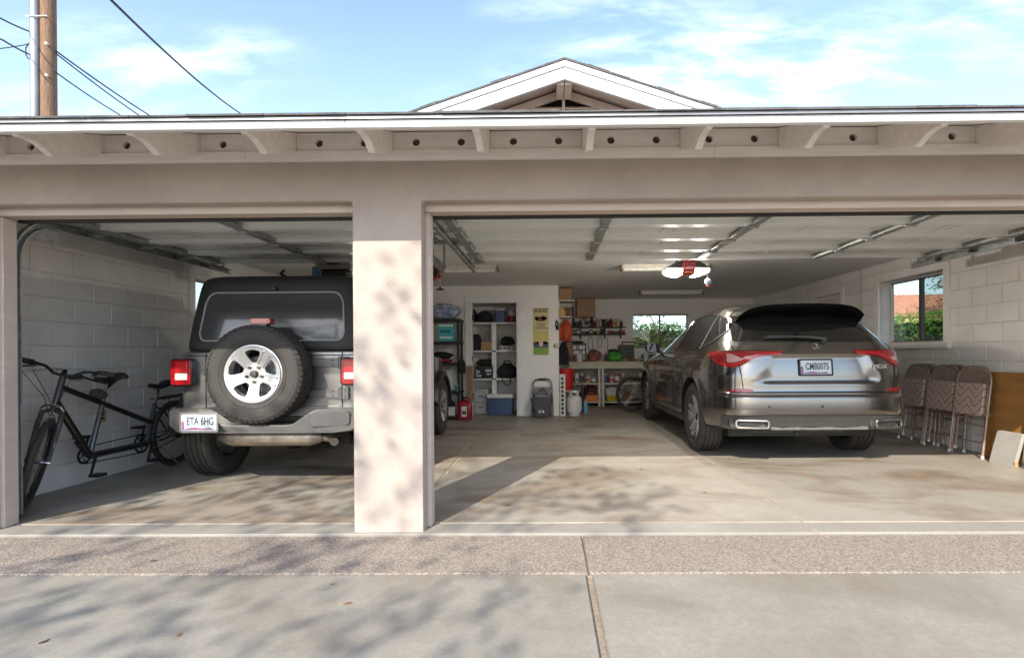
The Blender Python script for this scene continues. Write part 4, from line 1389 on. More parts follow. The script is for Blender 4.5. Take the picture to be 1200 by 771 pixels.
# rear bumper with its dip under the spare
pts = [(-.84, .545), (-.74, .49), (-.62, .485), (.62, .485), (.74, .49), (.84, .545), (.84, .655), (.80, .682), (.50, .682), (.44, .66), (.30, .565), (.24, .555), (-.24, .555), (-.30, .565), (-.44, .66), (-.50, .682), (-.80, .682), (-.84, .655)]
bp_ = MB()
k = len(pts)
vs = []
for off, shr in ((0, .012), (.018, 0), (.16, 0)):
    for u, v in pts:
        sweep = .16 * sstep(.55, .86, abs(u))
        cu, cv = 0, .6
        vs.append((u * (1 - shr * .6), -.785 + off + sweep, cv + (v - cv) * (1 - shr * 3)))
fs = [tuple(range(k))]
for lv in (0, 1):
    fs += [(lv * k + i, lv * k + (i + 1) % k, (lv + 1) * k + (i + 1) % k, (lv + 1) * k + i) for i in range(k)]
fs += [tuple(2 * k + i for i in range(k))[::-1]]
bp_.add(vs, fs)
bo = bp_.build('rear_bumper', M_STEEL, JE, 30, .006)
MB().prism(rrect(.30, .115, .025), lambda u, v, q: (.585 + u, -.785 + q + .16 * sstep(.55, .86, .585 + u), .60 + v), -.012, .02).build('bumper_pad', M_STEEL, bo, 30, .008)
boxo('bumper_bracket', (-.30, .30, -.70, -.55, .49, .56), M_BLACK, JE)
plate(JE, -.462, -.802, .585, .300, .145, 'ETA 6HG', 0.0, M_CHROME, 0.62)
# muffler and pipes
mu = MB()
mu.tube([(-.42, -.60, .43), (-.36, -.60, .43), (-.30, -.60, .43), (.36, -.60, .43), (.44, -.60, .43), (.47, -.60, .43)], [.02, .05, .072, .072, .05, .03], 16)
mu.build('muffler', M_EXH, JE)
tp = MB(); tp.tube([(.44, -.58, .43), (.54, -.60, .42), (.60, -.68, .40)], .034, 12); tp.build('tail_pipe', M_EXH, JE)
ax = MB()
ax.tube([(-.80, 0, .38), (.80, 0, .38)], .05, 10); ax.lathe([(0, -.14), (.10, -.12), (.15, 0), (.10, .12), (0, .14)], Matrix.Translation((-.05, -.02, .38)) @ Matrix.Rotation(R(90), 4, 'X'), 16)
for sd in (-1, 1):
    ax.tube([(sd * .52, -.05, .30), (sd * .50, -.22, .62)], .03, 8)
    ax.tube([(sd * .58, -.30, .50), (sd * .56, .4, .42)], .025, 8)
ax.build('rear_axle', M_BLACK, JE)
boxo('frame_rail', (-.52, .52, -.50, 2.7, .46, .52), M_BLACK, JE)
def jeep_spokes(E, rr, h, m):
    # face plate with five windows
    bm = bmesh.new(); es = []
    ro = rr - .008
    loops = [[(ro * math.cos(2 * math.pi * i / 60), ro * math.sin(2 * math.pi * i / 60)) for i in range(60)]]
    for s5 in range(5):
        c = 2 * math.pi * s5 / 5 + math.pi / 2
        lp = []
        for (r_, a_) in ((.098, -.20), (.092, 0), (.098, .20), (.150, .33), (.182, .345), (.195, .28), (.200, 0), (.195, -.28), (.182, -.345), (.150, -.33)):
            q = r_ * rr / .236
            lp.append((q * math.cos(c + a_), q * math.sin(c + a_)))
        loops.append(lp)
    for lp in loops:
        vs = [bm.verts.new((0, x, y)) for x, y in lp]
        es += [bm.edges.new((vs[i], vs[(i + 1) % len(vs)])) for i in range(len(vs))]
    bmesh.ops.triangle_fill(bm, edges=es, use_beauty=True)
    r = bmesh.ops.extrude_face_region(bm, geom=bm.faces[:])
    bmesh.ops.translate(bm, verts=[v for v in r['geom'] if isinstance(v, bmesh.types.BMVert)], vec=(.03, 0, 0))
    for v in bm.verts:                                     # dished towards the hub
        q = math.hypot(v.co.y, v.co.z)
        v.co.x += h * (.42 + .34 * sstep(.06, rr, q))
    bmesh.ops.recalc_face_normals(bm, faces=bm.faces)
    me = bpy.data.meshes.new('spokes'); bm.to_mesh(me); bm.free()
    me.materials.append(m)
    me.polygons.foreach_set('use_smooth', [True] * len(me.polygons)); me.set_sharp_from_angle(angle=R(35))
    o = bpy.data.objects.new('spokes', me); COL.objects.link(o); o.parent = E
    ch = MB()
    for s5 in range(5):                                    # raised shoulders leave a channel down each spoke
        c = 2 * math.pi * (s5 + .5) / 5 + math.pi / 2
        for sg in (-1, 1):
            pts = []
            for f in (0, .5, 1):
                q = .085 + (rr - .028 - .085) * f
                off = sg * (.024 + .008 * f)
                pts.append(Vector((h * (.42 + .34 * sstep(.06, rr, q)) + .031, q * math.cos(c) - off * math.sin(c), q * math.sin(c) + off * math.cos(c))))
            ch.tube(pts, .0075, 6)
    ch.build('spoke_shoulder', m, E)
    MB().lathe([(0, h * .52 + .05), (.026, h * .52 + .046), (.034, h * .5 + .02), (.036, h * .42)], Matrix.Rotation(R(90), 4, 'Y'), 18).build('hub_cap', M_CLAD, E)
    for i in range(5):
        a = 2 * math.pi * i / 5 + math.pi / 2 + .63
        MB().cyl((h * .44, .064 * math.cos(a), .064 * math.sin(a)), (h * .46 + .045, .064 * math.cos(a), .064 * math.sin(a)), .012, n=6).build('lug_nut', M_CLAD, E)
for yw in (0, 2.56):
    for sd in (-1, 1):
        wheel(JE, (sd * .775, yw, .398), 0 if sd > 0 else math.pi, .398, .245, .232, jeep_spokes, M_SILVER, M_TYRE)
wheel(JE, (.005, -.735, .975), R(-90), .396, .235, .236, jeep_spokes, M_SILVER, M_TYRE, 'spare_wheel')
cr = MB(); cr.box(-.09, .15, -.68, -.55, .90, 1.05); cr.tube([(.05, -.63, 1.0), (.05, -.68, 1.40)], .018, 8)
cr.build('spare_carrier', M_BLACK, JE)
sl_ = MB().prism(rrect(.165, .050, .015), lambda u, v, q: (.02 + u, -.735 - q, 1.408 + v), -.06, .02).build('stop_lamp', M_RED, JE, 30, .004)
MB().prism(rrect(.13, .022, .008), lambda u, v, q: (.02 + u, -.756 - q, 1.408 + v), 0, .004).build('stop_lens', M_REDLIT, sl_)
# ------------------------------------------------------------------ tandem bicycle by the left wall
M_BIKE = mat('black_frame_paint', (.018, .018, .019), 0.28, 0.2, var=0.3, vs=15, coat=0.6)
M_SEATTUBE = mat('grey_frame_paint', (.13, .135, .14), 0.3, 0.6, var=0.2, vs=12, coat=0.5)
M_SADDLE = mat('saddle_vinyl', (.016, .015, .015), 0.5, var=0.3, vs=30)
def spoked_wheel(parent, M, r, tw, hubw=.05, name='wheel', rimm=None):
    """M maps the wheel plane (xy) and axle (z) into the bicycle"""
    E = empty(name, parent)
    MB().tube([M @ Vector(((r - tw) * math.cos(2 * math.pi * i / 48), (r - tw) * math.sin(2 * math.pi * i / 48), 0)) for i in range(48)], tw, 10, True).build('tyre', M_TYRE, E, 60)
    rm = MB()
    rm.lathe([(r - 2 * tw + .006, -.011), (r - 2 * tw - .014, -.009), (r - 2 * tw - .014, .009), (r - 2 * tw + .006, .011)], M, 48)
    rm.build('rim', rimm or M_BLACK, E, 40)
    sp = MB()
    for i in range(28):
        a = 2 * math.pi * i / 28
        b = a + (.45 if i % 2 else -.45)
        zz = .024 if (i // 2) % 2 else -.024
        sp.cyl(M @ Vector((.022 * math.cos(b), .022 * math.sin(b), zz)), M @ Vector(((r - 2 * tw) * math.cos(a), (r - 2 * tw) * math.sin(a), 0)), .0013, n=4, caps=False)
    sp.build('spokes', M_CHROME, E)['kind'] = 'stuff'
    hb = MB(); hb.cyl(M @ Vector((0, 0, -hubw)), M @ Vector((0, 0, hubw)), .014, n=10); hb.cyl(M @ Vector((0, 0, -.03)), M @ Vector((0, 0, -.02)), .028, n=14); hb.cyl(M @ Vector((0, 0, .03)), M @ Vector((0, 0, .02)), .028, n=14)
    hb.build('hub', M_CHROME, E)
    return E
def saddle(parent, M, name='saddle'):
    rows = []
    for i in range(9):
        f = i / 8                                         # nose (0) to tail (1)
        y = -.15 + .27 * f
        hw = .018 + .058 * sstep(.25, .95, f)
        zc = .012 * math.cos(f * 6.28)
        rows.append([M @ Vector((hw * math.cos(a), y, zc + (.022 + .010 * f) * math.sin(a) - .01)) for a in [2 * math.pi * j / 12 for j in range(12)]])
    mb = MB()
    vs = [p for r_ in rows for p in r_]
    fs = [(i * 12 + j, i * 12 + (j + 1) % 12, (i + 1) * 12 + (j + 1) % 12, (i + 1) * 12 + j) for i in range(8) for j in range(12)]
    fs += [tuple(range(12))[::-1], tuple(96 + j for j in range(12))]
    mb.add(vs, fs)
    s = mb.build(name, M_SADDLE, parent, 60)
    rl = MB()
    for sx in (-.018, .018):
        rl.tube([M @ Vector(p) for p in ((sx * .5, -.13, -.01), (sx, -.06, -.045), (sx, .05, -.045), (sx * 1.6, .09, -.01))], .0035, 6)
    rl.build('saddle_rail', M_CHROME, s)
    return s
def crank(parent, c, axis_x, ang, teeth_r, pedal=True, cl=.165):
    """chainring and two cranks about the x axis at c"""
    A = Matrix.Translation(c) @ Matrix.Rotation(R(90), 4, 'Y')
    ring = MB(); ring.lathe([(teeth_r, -.002), (teeth_r, .002), (teeth_r - .02, .002), (teeth_r - .02, -.002)], A @ Matrix.Translation((0, 0, axis_x)), 36, closed=True)
    for i in range(5):
        a = 2 * math.pi * i / 5
        ring.cyl(A @ Vector((.02 * math.cos(a), .02 * math.sin(a), axis_x)), A @ Vector(((teeth_r - .012) * math.cos(a), (teeth_r - .012) * math.sin(a), axis_x)), .006, n=6)
    ring.build('chainring', M_BLACK, parent)
    for s in (-1, 1):
        d = Vector((0, math.cos(ang), math.sin(ang))) * s
        p0 = Vector(c) + Vector((s * .055, 0, 0)); p1 = p0 + d * cl + Vector((s * .02, 0, 0))
        cr = MB(); cr.tube([Vector(c), p0, p1], [.012, .013, .010], 8)
        k = cr.build('crank_arm', M_BIKE, parent)
        q = p1 + Vector((s * .06, 0, 0))
        pd = MB(); pd.box(q.x - .045, q.x + .045, q.y - .045, q.y + .045, q.z - .012, q.z + .012)
        pd.build('pedal', M_BLACK, k, 30, .004)
TB = thing('tandem_bicycle', 'black tandem bicycle leaning by the white block wall on the left', 'bicycle', (-3.86, 4.9, 0))
def bp(y, z, x=0.0): return Vector((x - .055 * z, y - 4.9, z))
RA, FA = (5.62, .335), (4.075, .335)
BB1, BB2 = (4.57, .290), (5.22, .288)
fr = MB()
fr.tube([bp(4.335, .885), bp(5.315, .475)], .024, 10)                         # long sloping top tube
fr.tube([bp(4.285, .770), bp(*BB1)], .029, 10)                                # down tube
fr.tube([bp(*BB1), bp(*BB2)], .028, 10)                                       # keel tube
fr.build('frame', M_BIKE, TB)
for pp in ((bp(*BB1), bp(4.735, .715)), (bp(*BB2), bp(5.37, .66))):
    MB().tube(pp, .021, 10).build('seat_tube', M_SEATTUBE, TB)
for sx in (-1, 1):
    sy = MB(); sy.tube([bp(BB2[0], BB2[1], sx * .02), bp(5.36, .30, sx * .05), bp(RA[0], RA[1], sx * .065)], .009, 8)
    sy.tube([bp(5.36, .63, sx * .015), bp(5.42, .58, sx * .045), bp(RA[0], RA[1], sx * .065)], .008, 8)
    sy.build('stay', M_BIKE, TB)
hd = MB(); hd.tube([bp(4.272, .735), bp(4.365, .965)], .024, 12); hd.build('head_tube', M_SEATTUBE, TB)
for k, (a, b, c, d) in enumerate(((4.735, .715, 4.80, .885), (5.37, .66, 5.43, .79))):
    MB().tube([bp(a, b), bp(c, d)], .014, 10).build('seat_post', M_CHROME, TB)
    saddle(TB, Matrix.Translation(bp(c + .03, d + .055)) @ Matrix.Rotation(R(4), 4, 'X'))
# steering group, turned to the left
TURN = R(36)
hb_ = bp(4.365, .965)
axis = (bp(4.365, .965) - bp(4.272, .735)).normalized()
SR = Matrix.Translation(hb_) @ Matrix.Rotation(TURN, 4, axis) @ Matrix.Translation(-hb_)
ax0 = SR @ bp(*FA)
fk = MB()
for sx in (-1, 1):
    fk.tube([SR @ bp(4.262, .705, sx * .015), SR @ bp(4.235, .690, sx * .060), SR @ bp(4.19, .60, sx * .065), SR @ bp(FA[0], FA[1], sx * .062)], [.017, .020, .018, .012], 10)
fk.tube([SR @ bp(4.262, .705), SR @ bp(4.272, .74)], .020, 10)
fk.build('fork', M_SEATTUBE, TB)
br = MB()
br.tube([SR @ bp(4.215, .715, -.07), SR @ bp(4.20, .745, -.05), SR @ bp(4.20, .755, 0), SR @ bp(4.20, .745, .05), SR @ bp(4.215, .715, .07)], .009, 8)
br.build('brake_bridge', M_CHROME, TB)
WM = Matrix.Translation(ax0) @ Matrix.Rotation(TURN, 4, axis) @ Matrix.Rotation(R(90), 4, 'Y')
spoked_wheel(TB, WM, .335, .024, .075)
WM2 = Matrix.Translation(bp(*RA)) @ Matrix.Rotation(R(90), 4, 'Y')
spoked_wheel(TB, WM2, .335, .024, .075)
fd = MB(); fd.tube([SR @ (bp(FA[0], FA[1]) + Vector((0, .36 * math.sin(a), .36 * math.cos(a)))) for a in [R(-25 + 8 * i) for i in range(9)]], .006, 6)
fd.build('reflector_arm', M_CHROME, TB)
hbm = MB()
hp = [(-.31, .055, .085), (-.20, .03, .085), (-.12, -.01, .075), (-.06, -.02, .03), (0, -.02, .022), (.06, -.02, .03), (.12, -.01, .075), (.20, .03, .085), (.31, .055, .085)]
hp = [SR @ (hb_ + Vector((x, y, z - .01))) for x, y, z in hp]
hbm.tube(hp, .0115, 10); hbm.tube([SR @ hb_, SR @ (hb_ + Vector((0, .0, .05))), SR @ (hb_ + Vector((0, -.02, .02)))], .018, 8)
hbm.build('handlebar', M_BLACK, TB)
for a, b in ((0, 1), (8, 7)):
    MB().tube([hp[a], hp[a].lerp(hp[b], .95)], .021, 10).build('grip', M_RUBBER, TB)
    q = hp[a].lerp(hp[b], 1.05)
    lv = MB(); lv.cyl(q, q + Vector((0, -.015, -.02)), .018, n=10)
    lv.tube([q, q + Vector((0, -.05, -.025)), hp[a].lerp(hp[b], .35) + Vector((0, -.055, -.045))], .006, 6)
    lv.build('brake_lever', M_BLACK, TB)
for k, (dx_, dz_) in enumerate(((-.10, .06), (.09, .05), (-.03, .02))):                         # brake and gear cables
    q0 = SR @ (hb_ + Vector((dx_ * 1.6, .0, .06)))
    MB().tube([q0, q0 + Vector((dx_ * .3, -.14 - .03 * k, -.01)), SR @ (hb_ + Vector((dx_ * .5, -.17 - .02 * k, -.16))), SR @ (hb_ + Vector((.01 * k, -.12, -.30)))], .0028, 6).build('cable', M_BLACK, TB)
bell = MB(); bell.lathe([(0, .02), (.016, .017), (.026, .004), (.027, 0)], Matrix.Translation(SR @ (hb_ + Vector((-.03, -.02, .045)))), 14); bell.build('bell', M_CHROME, TB)
# stoker's bars on the front seat post
q0 = bp(4.785, .850)
sb = MB()
sp_ = [(-.26, -.10, .10), (-.16, -.06, .10), (-.09, .0, .06), (0, .06, .03), (.09, .0, .06), (.16, -.06, .10), (.26, -.10, .10)]
sp_ = [q0 + Vector(p) for p in sp_]
sb.tube(sp_, .011, 10); sb.tube([q0, sp_[3]], .015, 8); sb.build('stoker_handlebar', M_BLACK, TB)
for a, b in ((0, 1), (6, 5)):
    MB().tube([sp_[a], sp_[b]], .021, 10).build('grip', M_RUBBER, TB)
bag = MB(); bag.lathe([(0, -.065), (.035, -.06), (.05, 0), (.035, .06), (0, .065)], Matrix.Translation(bp(4.70, .80)) @ Matrix.Rotation(R(75), 4, 'X'), 14)
bag.build('saddle_bag', mat('olive_cloth', (.075, .07, .05), .8, var=.3, vs=40), TB, 60)
crank(TB, bp(*BB1), -.045, R(-118), .070); crank(TB, bp(*BB2), -.045, R(-118), .095)
for dz_ in (.068, -.068):
    MB().tube([bp(BB1[0], BB1[1] + dz_, -.045), bp(BB2[0], BB2[1] + dz_ * 1.3, -.045)], .005, 6).build('timing_chain', M_BLACK, TB)
for dz_ in (.085, -.085):
    MB().tube([bp(BB2[0], BB2[1] + dz_, .045), bp(RA[0], RA[1] + dz_ * .5, .045)], .005, 6).build('drive_chain', M_BLACK, TB)
MB().lathe([(.05, -.015), (.05, .015), (.02, .015), (.02, -.015)], WM2 @ Matrix.Translation((0, 0, .045)), 18, closed=True).build('sprocket', M_BLACK, TB)
rk = MB()                                                                   # rear carrier
rk.tube([bp(5.40, .70), bp(5.86, .72)], .008, 6)
for sx in (-.06, .06):
    rk.tube([bp(5.40, .70, sx), bp(5.86, .72, sx)], .006, 6); rk.tube([bp(RA[0], RA[1], sx), bp(5.66, .70, sx)], .005, 6)
rk.tube([bp(5.86, .72, -.06), bp(5.86, .72, .06)], .006, 6); rk.build('rear_rack', M_BLACK, TB)
bt = MB(); bt.tube([bp(4.47, .43), bp(4.53, .35)], .030, 12); bt.build('cage_battery', M_BLACK, TB)
MB().tube([bp(5.30, .30, .05), bp(5.47, .02, .14)], .008, 6).build('kickstand', M_CHROME, TB)
# wall socket behind it
so = MB(); so.prism(rrect(.075, .115, .008), lambda u, v, q: (XL + q, 5.03 + u, .575 + v), .004, .012)
sk = tag(so.build('wall_socket', mat('socket_beige', (.44, .38, .27), .5), None, 0, .002), 'beige wall socket on the block wall behind the tandem bicycle', 'socket')
for v in (-.022, .022):
    MB().cyl((XL + .012, 5.03, .575 + v), (XL + .0135, 5.03, .575 + v), .014, n=12).build('receptacle', P(60, 54, 44), sk)

# ------------------------------------------------------------------ folding chairs against the right wall
def chevron(name):
    m = bpy.data.materials.new(name); m.use_nodes = True
    t = m.node_tree; b = t.nodes['Principled BSDF']
    tc_ = t.nodes.new('ShaderNodeTexCoord'); sp_ = t.nodes.new('ShaderNodeSeparateXYZ'); t.links.new(tc_.outputs['Object'], sp_.inputs[0])
    def mth(op, a, b_=None, c_=None):
        n = t.nodes.new('ShaderNodeMath'); n.operation = op
        for i, v in enumerate((a, b_, c_)):
            if v is None: continue
            if isinstance(v, (int, float)): n.inputs[i].default_value = v
            else: t.links.new(v, n.inputs[i])
        return n.outputs[0]
    pp = mth('PINGPONG', mth('ADD', sp_.outputs['X'], 10.0), .098)
    v = mth('FRACT', mth('MULTIPLY', mth('MULTIPLY_ADD', pp, 1.15, sp_.outputs['Z']), 11.0))
    cr = t.nodes.new('ShaderNodeValToRGB'); e = cr.color_ramp.elements
    e[0].color = (.13, .09, .08, 1); e[1].color = (.55, .42, .365, 1); e[1].position = .30
    x = e.new(.62); x.color = (.38, .27, .23, 1); x = e.new(.85); x.color = (.62, .48, .42, 1); x = e.new(1.0); x.color = (.10, .07, .06, 1)
    t.links.new(v, cr.inputs[0]); t.links.new(cr.outputs[0], b.inputs['Base Color'])
    b.inputs['Roughness'].default_value = .42
    bp_ = t.nodes.new('ShaderNodeBump'); bp_.inputs['Strength'].default_value = .5; bp_.inputs['Distance'].default_value = .006
    t.links.new(v, bp_.inputs['Height']); t.links.new(bp_.outputs[0], b.inputs['Normal'])
    return m
M_CHEV = chevron('chevron_vinyl')
M_CHAIR = mat('brown_chair_enamel', (.36, .27, .22), 0.38, 0.3, var=0.2, vs=14, coat=.3)
def folding_chair():
    C = thing('folding_chair', '', 'chair')
    hw = .215; H = .965; rr = .165
    arc = [(-hw, 0)] + [(-hw, H - rr)] + [(-hw + rr * (1 - math.cos(R(15 * i))), H - rr + rr * math.sin(R(15 * i))) for i in range(1, 6)]
    arc = arc + [(-x, z) for x, z in arc[::-1]]
    MB().tube([(x, 0, z) for x, z in arc], .0125, 10).build('main_frame', M_CHAIR, C)
    u2 = [(-hw + .035, .030, .05), (-hw + .035, .030, .62), (-hw + .035, .018, .66)]
    for s in (1, -1):
        MB().tube([(s * x, y, z) for x, y, z in u2], .011, 8).build('rear_leg', M_CHAIR, C)
    # backrest: pressed panel
    fr, bk = [], []
    for i in range(13):
        u = -1 + 2 * i / 12
        zt = H - .010 - .120 * max(0, (abs(u) - .22) / .78) ** 2.4
        row, rb = [], []
        for j in range(5):
            f = j / 4
            z = .790 + .012 * (1 - u * u) * -1 + (zt - .790) * f
            y = -.010 + .012 * (1 - u * u)
            row.append((u * (hw - .012), y, z)); rb.append((u * (hw - .012), y + .006, z))
        fr.append(row); bk.append(rb)
    MB().slab(fr, bk).build('backrest', M_CHAIR, C, 40)
    # folded seat pad
    st_ = MB().prism(rrect(.375, .345, .03), lambda u, v, q: (u * (1 + .06 * (-v)), -.014 + q, .610 + v), -.030, .004).build('seat', M_CHEV, C, 40, .010)
    MB().prism(rrect(.395, .360, .035), lambda u, v, q: (u * (1 + .06 * (-v)), -.008 + q, .610 + v), .0, .014).build('seat_pan', M_CHAIR, st_, 40, .003)
    for z, y in ((.405, .0), (.335, .030), (.16, .030)):
        MB().tube([(-hw + (.0 if y == 0 else .035), y, z), (hw - (.0 if y == 0 else .035), y, z)], .0085, 8).build('crossbar', M_CHAIR, C)
    for s in (1, -1):
        hl = MB(); hl.box(s * (hw - .004) - .004, s * (hw - .004) + .004, -.035, .035, .44, .475); hl.cyl((s * hw, -.02, .458), (s * (hw + .018), -.02, .458), .007, n=8)
        hl.build('hinge_link', M_CHAIR, C)
        for (x, y, z) in ((s * hw, 0, 0), (s * (hw - .035), .03, .05)):
            MB().cyl((x, y, z - .002), (x, y, z + .030), .0155, .014, 10).build('foot_cap', P(225, 222, 215, .6), C)
    return C
ch0 = folding_chair()
spots = [(4.50, 5.95, 2.0, 'brown folding chair nearest the tan boards on the right wall'),
         (4.53, 6.42, 1.0, 'middle brown folding chair of the front row by the right wall'),
         (4.62, 6.33, -1.5, 'brown folding chair tucked close behind the middle chair'),
         (4.55, 6.93, 0.5, 'brown folding chair beside the dark grey car tail, farthest from the boards'),
         (4.64, 6.83, -1.0, 'dark folding chair tucked behind the chair next to the car')]
for i, (x, y, dr, lb) in enumerate(spots):
    c = ch0 if i == 0 else copy_tree(ch0)
    c.location = (x, y, .0)
    c.rotation_euler = (R(-6.0 + .5 * (i % 2)), 0, 0)
    c.rotation_mode = 'XYZ'
    c.matrix_world = Matrix.Translation((x, y, .002)) @ Matrix.Rotation(R(-90 + dr * 2), 4, 'Z') @ Matrix.Rotation(R(-7.5 if i not in (2, 4) else -4.5), 4, 'X')
    c['label'] = lb; c['group'] = 'folding chairs stacked against the right wall'

# boards leaning on the right wall
def lean_board(name, label, cat, y0, y1, h, t, xfoot, xtop, m, z0=0.0):
    o = MB().add([(xfoot, y0, z0), (xfoot, y1, z0), (xtop, y1, h), (xtop, y0, h), (xfoot + t, y0, z0), (xfoot + t, y1, z0), (xtop + t, y1, h), (xtop + t, y0, h)],
             [(0, 1, 2, 3), (7, 6, 5, 4), (0, 4, 5, 1), (1, 5, 6, 2), (2, 6, 7, 3), (3, 7, 4, 0)]).build(name, m, None, 0, .002)
    return tag(o, label, cat)
M_HARDB = mat('orange_hardboard', (.42, .20, .055), 0.6, var=0.25, vs=3, bump=0.1, bs=90, stretch=(1, 1, 4))
M_EDGE = mat('raw_pine', (.50, .33, .16), .7, var=.25, vs=10, stretch=(3, 3, 20))
lean_board('hardboard_sheet', 'large orange-brown hardboard sheet leaning on the right wall', 'board', 4.55, 5.92, .90, .012, 4.655, 4.722, M_HARDB)
lean_board('grey_plank', 'tall pale grey plank in front of the orange-brown sheet', 'board', 4.62, 5.36, .885, .016, 4.60, 4.690, mat('grey_board_paint', (.40, .36, .31), .6, var=.12, vs=4))
sp0 = lean_board('grey_board', 'small grey panel with raw wood edge on the floor by the boards', 'board', 5.27, 5.56, .325, .035, 4.44, 4.53, mat('grey_panel_face', (.42, .40, .37), .6, var=.12, vs=6))
lean_board('pine_plank', 'raw pine plank standing at the right edge by the boards', 'board', 4.86, 4.93, .50, .03, 4.38, 4.48, M_EDGE)
MB().box(4.446, 4.478, 5.258, 5.269, .003, .06).build('panel_edge', M_EDGE, sp0)
wc = MB()
for k in range(5):
    wc.tube([(4.50 + .05 * math.cos(2 * math.pi * i / 20 + k) + .004 * k, 5.045 + .05 * math.sin(2 * math.pi * i / 20 * 1.0) * .7, .115 + .10 * math.sin(2 * math.pi * i / 20) + .008 * k) for i in range(20)], .006, 6, True)
tag(wc.build('cable_coil', M_BLACK), 'coil of black cable on the floor between the leaning boards', 'cable')

# ------------------------------------------------------------------ ceiling things
def lens_mat():
    if 'opener_lens' in MATS: return MATS['opener_lens']
    m = bpy.data.materials.new('opener_lens'); m.use_nodes = True
    t = m.node_tree; b = t.nodes['Principled BSDF']
    b.inputs['Base Color'].default_value = (.9, .88, .82, 1); b.inputs['Roughness'].default_value = .35
    b.inputs['Emission Color'].default_value = (1, .95, .86, 1); b.inputs['Emission Strength'].default_value = 0.9
    tr = t.nodes.new('ShaderNodeBsdfTransparent'); mx = t.nodes.new('ShaderNodeMixShader'); mx.inputs[0].default_value = 0.35
    t.links.new(tr.outputs[0], mx.inputs[1]); t.links.new(b.outputs[0], mx.inputs[2])
    t.links.new(mx.outputs[0], t.nodes['Material Output'].inputs[0])
    MATS['opener_lens'] = m
    return m
def bulb(parent, loc, watts):
    l = bpy.data.lights.new('lamp_bulb', 'POINT')
    l.energy = watts; l.color = (1.0, .93, .83); l.shadow_soft_size = .034;
    o = bpy.data.objects.new('lamp_bulb', l); COL.objects.link(o); o.parent = parent; o.location = loc
OP = thing('garage_door_opener', 'red and black door opener with white lamp lenses above the SUV', 'door opener', (1.63, 6.45, 2.03))
fr = []
for s in (-1, 1):
    mb = MB()
    rows = []
    for i in range(7):
        f = i / 6
        x = s * (.075 + .175 * f)
        h0, h1 = .02 + .005 * f, .155 - .075 * f ** 1.6
        dpt = .15 - .05 * f * f
        rows.append([Vector((x, -dpt, h0 + .045)), Vector((x, -dpt, h1)), Vector((x, dpt, h1 + .01)), Vector((x, dpt, h0 + .045))])
    vs = [p for r_ in rows for p in r_]
    fs = [(i * 4 + j, i * 4 + (j + 1) % 4, (i + 1) * 4 + (j + 1) % 4, (i + 1) * 4 + j) for i in range(6) for j in range(4)] + [(3, 2, 1, 0), (24, 25, 26, 27)]
    mb.add(vs, fs).build('housing', M_BLACK, OP, 40, .006)
    mb = MB(); rows = []
    for i in range(9):
        f = i / 8
        x = s * (.077 + .173 * f)
        dpt = (.165 - .045 * f * f) * (1 if f < 1 else .96)
        zb = -.005 + .035 * f ** 2.2; zt = .066 + .003 * f
        rows.append([Vector((x, -dpt, zt)), Vector((x, -dpt * .97, (zb + zt) / 2)), Vector((x, -dpt * .75, zb)), Vector((x, dpt * .75, zb)), Vector((x, dpt * .97, (zb + zt) / 2)), Vector((x, dpt, zt))])
    vs = [p for r_ in rows for p in r_]
    fs = [(i * 6 + j, i * 6 + (j + 1) % 6, (i + 1) * 6 + (j + 1) % 6, (i + 1) * 6 + j) for i in range(8) for j in range(6)] + [tuple(range(6))[::-1], tuple(48 + j for j in range(6))]
    mb.add(vs, fs).build('lamp_lens', lens_mat(), OP, 60)
for s in (-1, 1): bulb(OP, (s * .16, 0, .028), 30)
cp = MB().prism([(-.165, .055), (-.165, .155), (-.13, .175), (.15, .175), (.15, .0), (-.13, .0)], lambda u, v, q: (q, u, v), -.074, .074).build('red_cover', mat('opener_red', (.40, .012, .018), .25, coat=.8, var=.2, vs=20), OP, 30, .012)
text_mesh('CRAFTSMAN', .021, 'lettering', P(205, 190, 190, .4), cp, face_y(0, -.1695, .112, 0, 1.0))
boxo('amber_strip', (-.045, .045, -.152, -.142, .012, .030), mat('amber_lens', (.75, .26, .04), .3), cp)
hg = MB()
for s in (-1, 1):
    hg.box(s * .10 - .015, s * .10 + .015, .02, .05, .165, .336)
hg.tube([(.17, .06, .17), (.20, .02, .22), (.19, .0, .30), (.19, 0, .335)], .008, 6)
hg.build('hanger', M_GALV, OP, 0)
boxo('drive_rail', (-.02, .02, -2.58, -.17, .150, .185), M_GALV, OP, .003)
MB().tube([(-.0, -2.45, .14), (0, -2.35, .10), (0, -2.2, .10)], .01, 6).build('door_arm', M_GALV, OP)
tg = thing('hanging_tag', 'small white and blue toy hanging on a string below the red opener', 'ornament', (1.885, 6.42, 1.965), 0, None, .8)
MB().tube([(0, 0, .0), (-.01, 0, .06), (-.03, 0, .13)], .002, 5).build('string', P(220, 215, 205), tg)
bl = MB(); bl.lathe([(0, -.065), (.03, -.06), (.055, -.02), (.05, .01), (.02, .03), (0, .034)], Matrix.Diagonal((1, .45, 1, 1)), 14)
bl.build('toy_body', P(150, 170, 205, .5), tg, 60)
MB().lathe([(0, -.09), (.028, -.08), (.034, -.055), (0, -.05)], Matrix.Diagonal((1, .5, 1, 1)), 12).build('toy_foot', P(190, 60, 70), tg)
MB().lathe([(0, -.035), (.02, -.03), (.024, -.01), (0, .0)], Matrix.Translation((.045, -.01, 0)) @ Matrix.Diagonal((1, .6, 1, 1)), 12).build('toy_arm', P(90, 130, 200), tg)

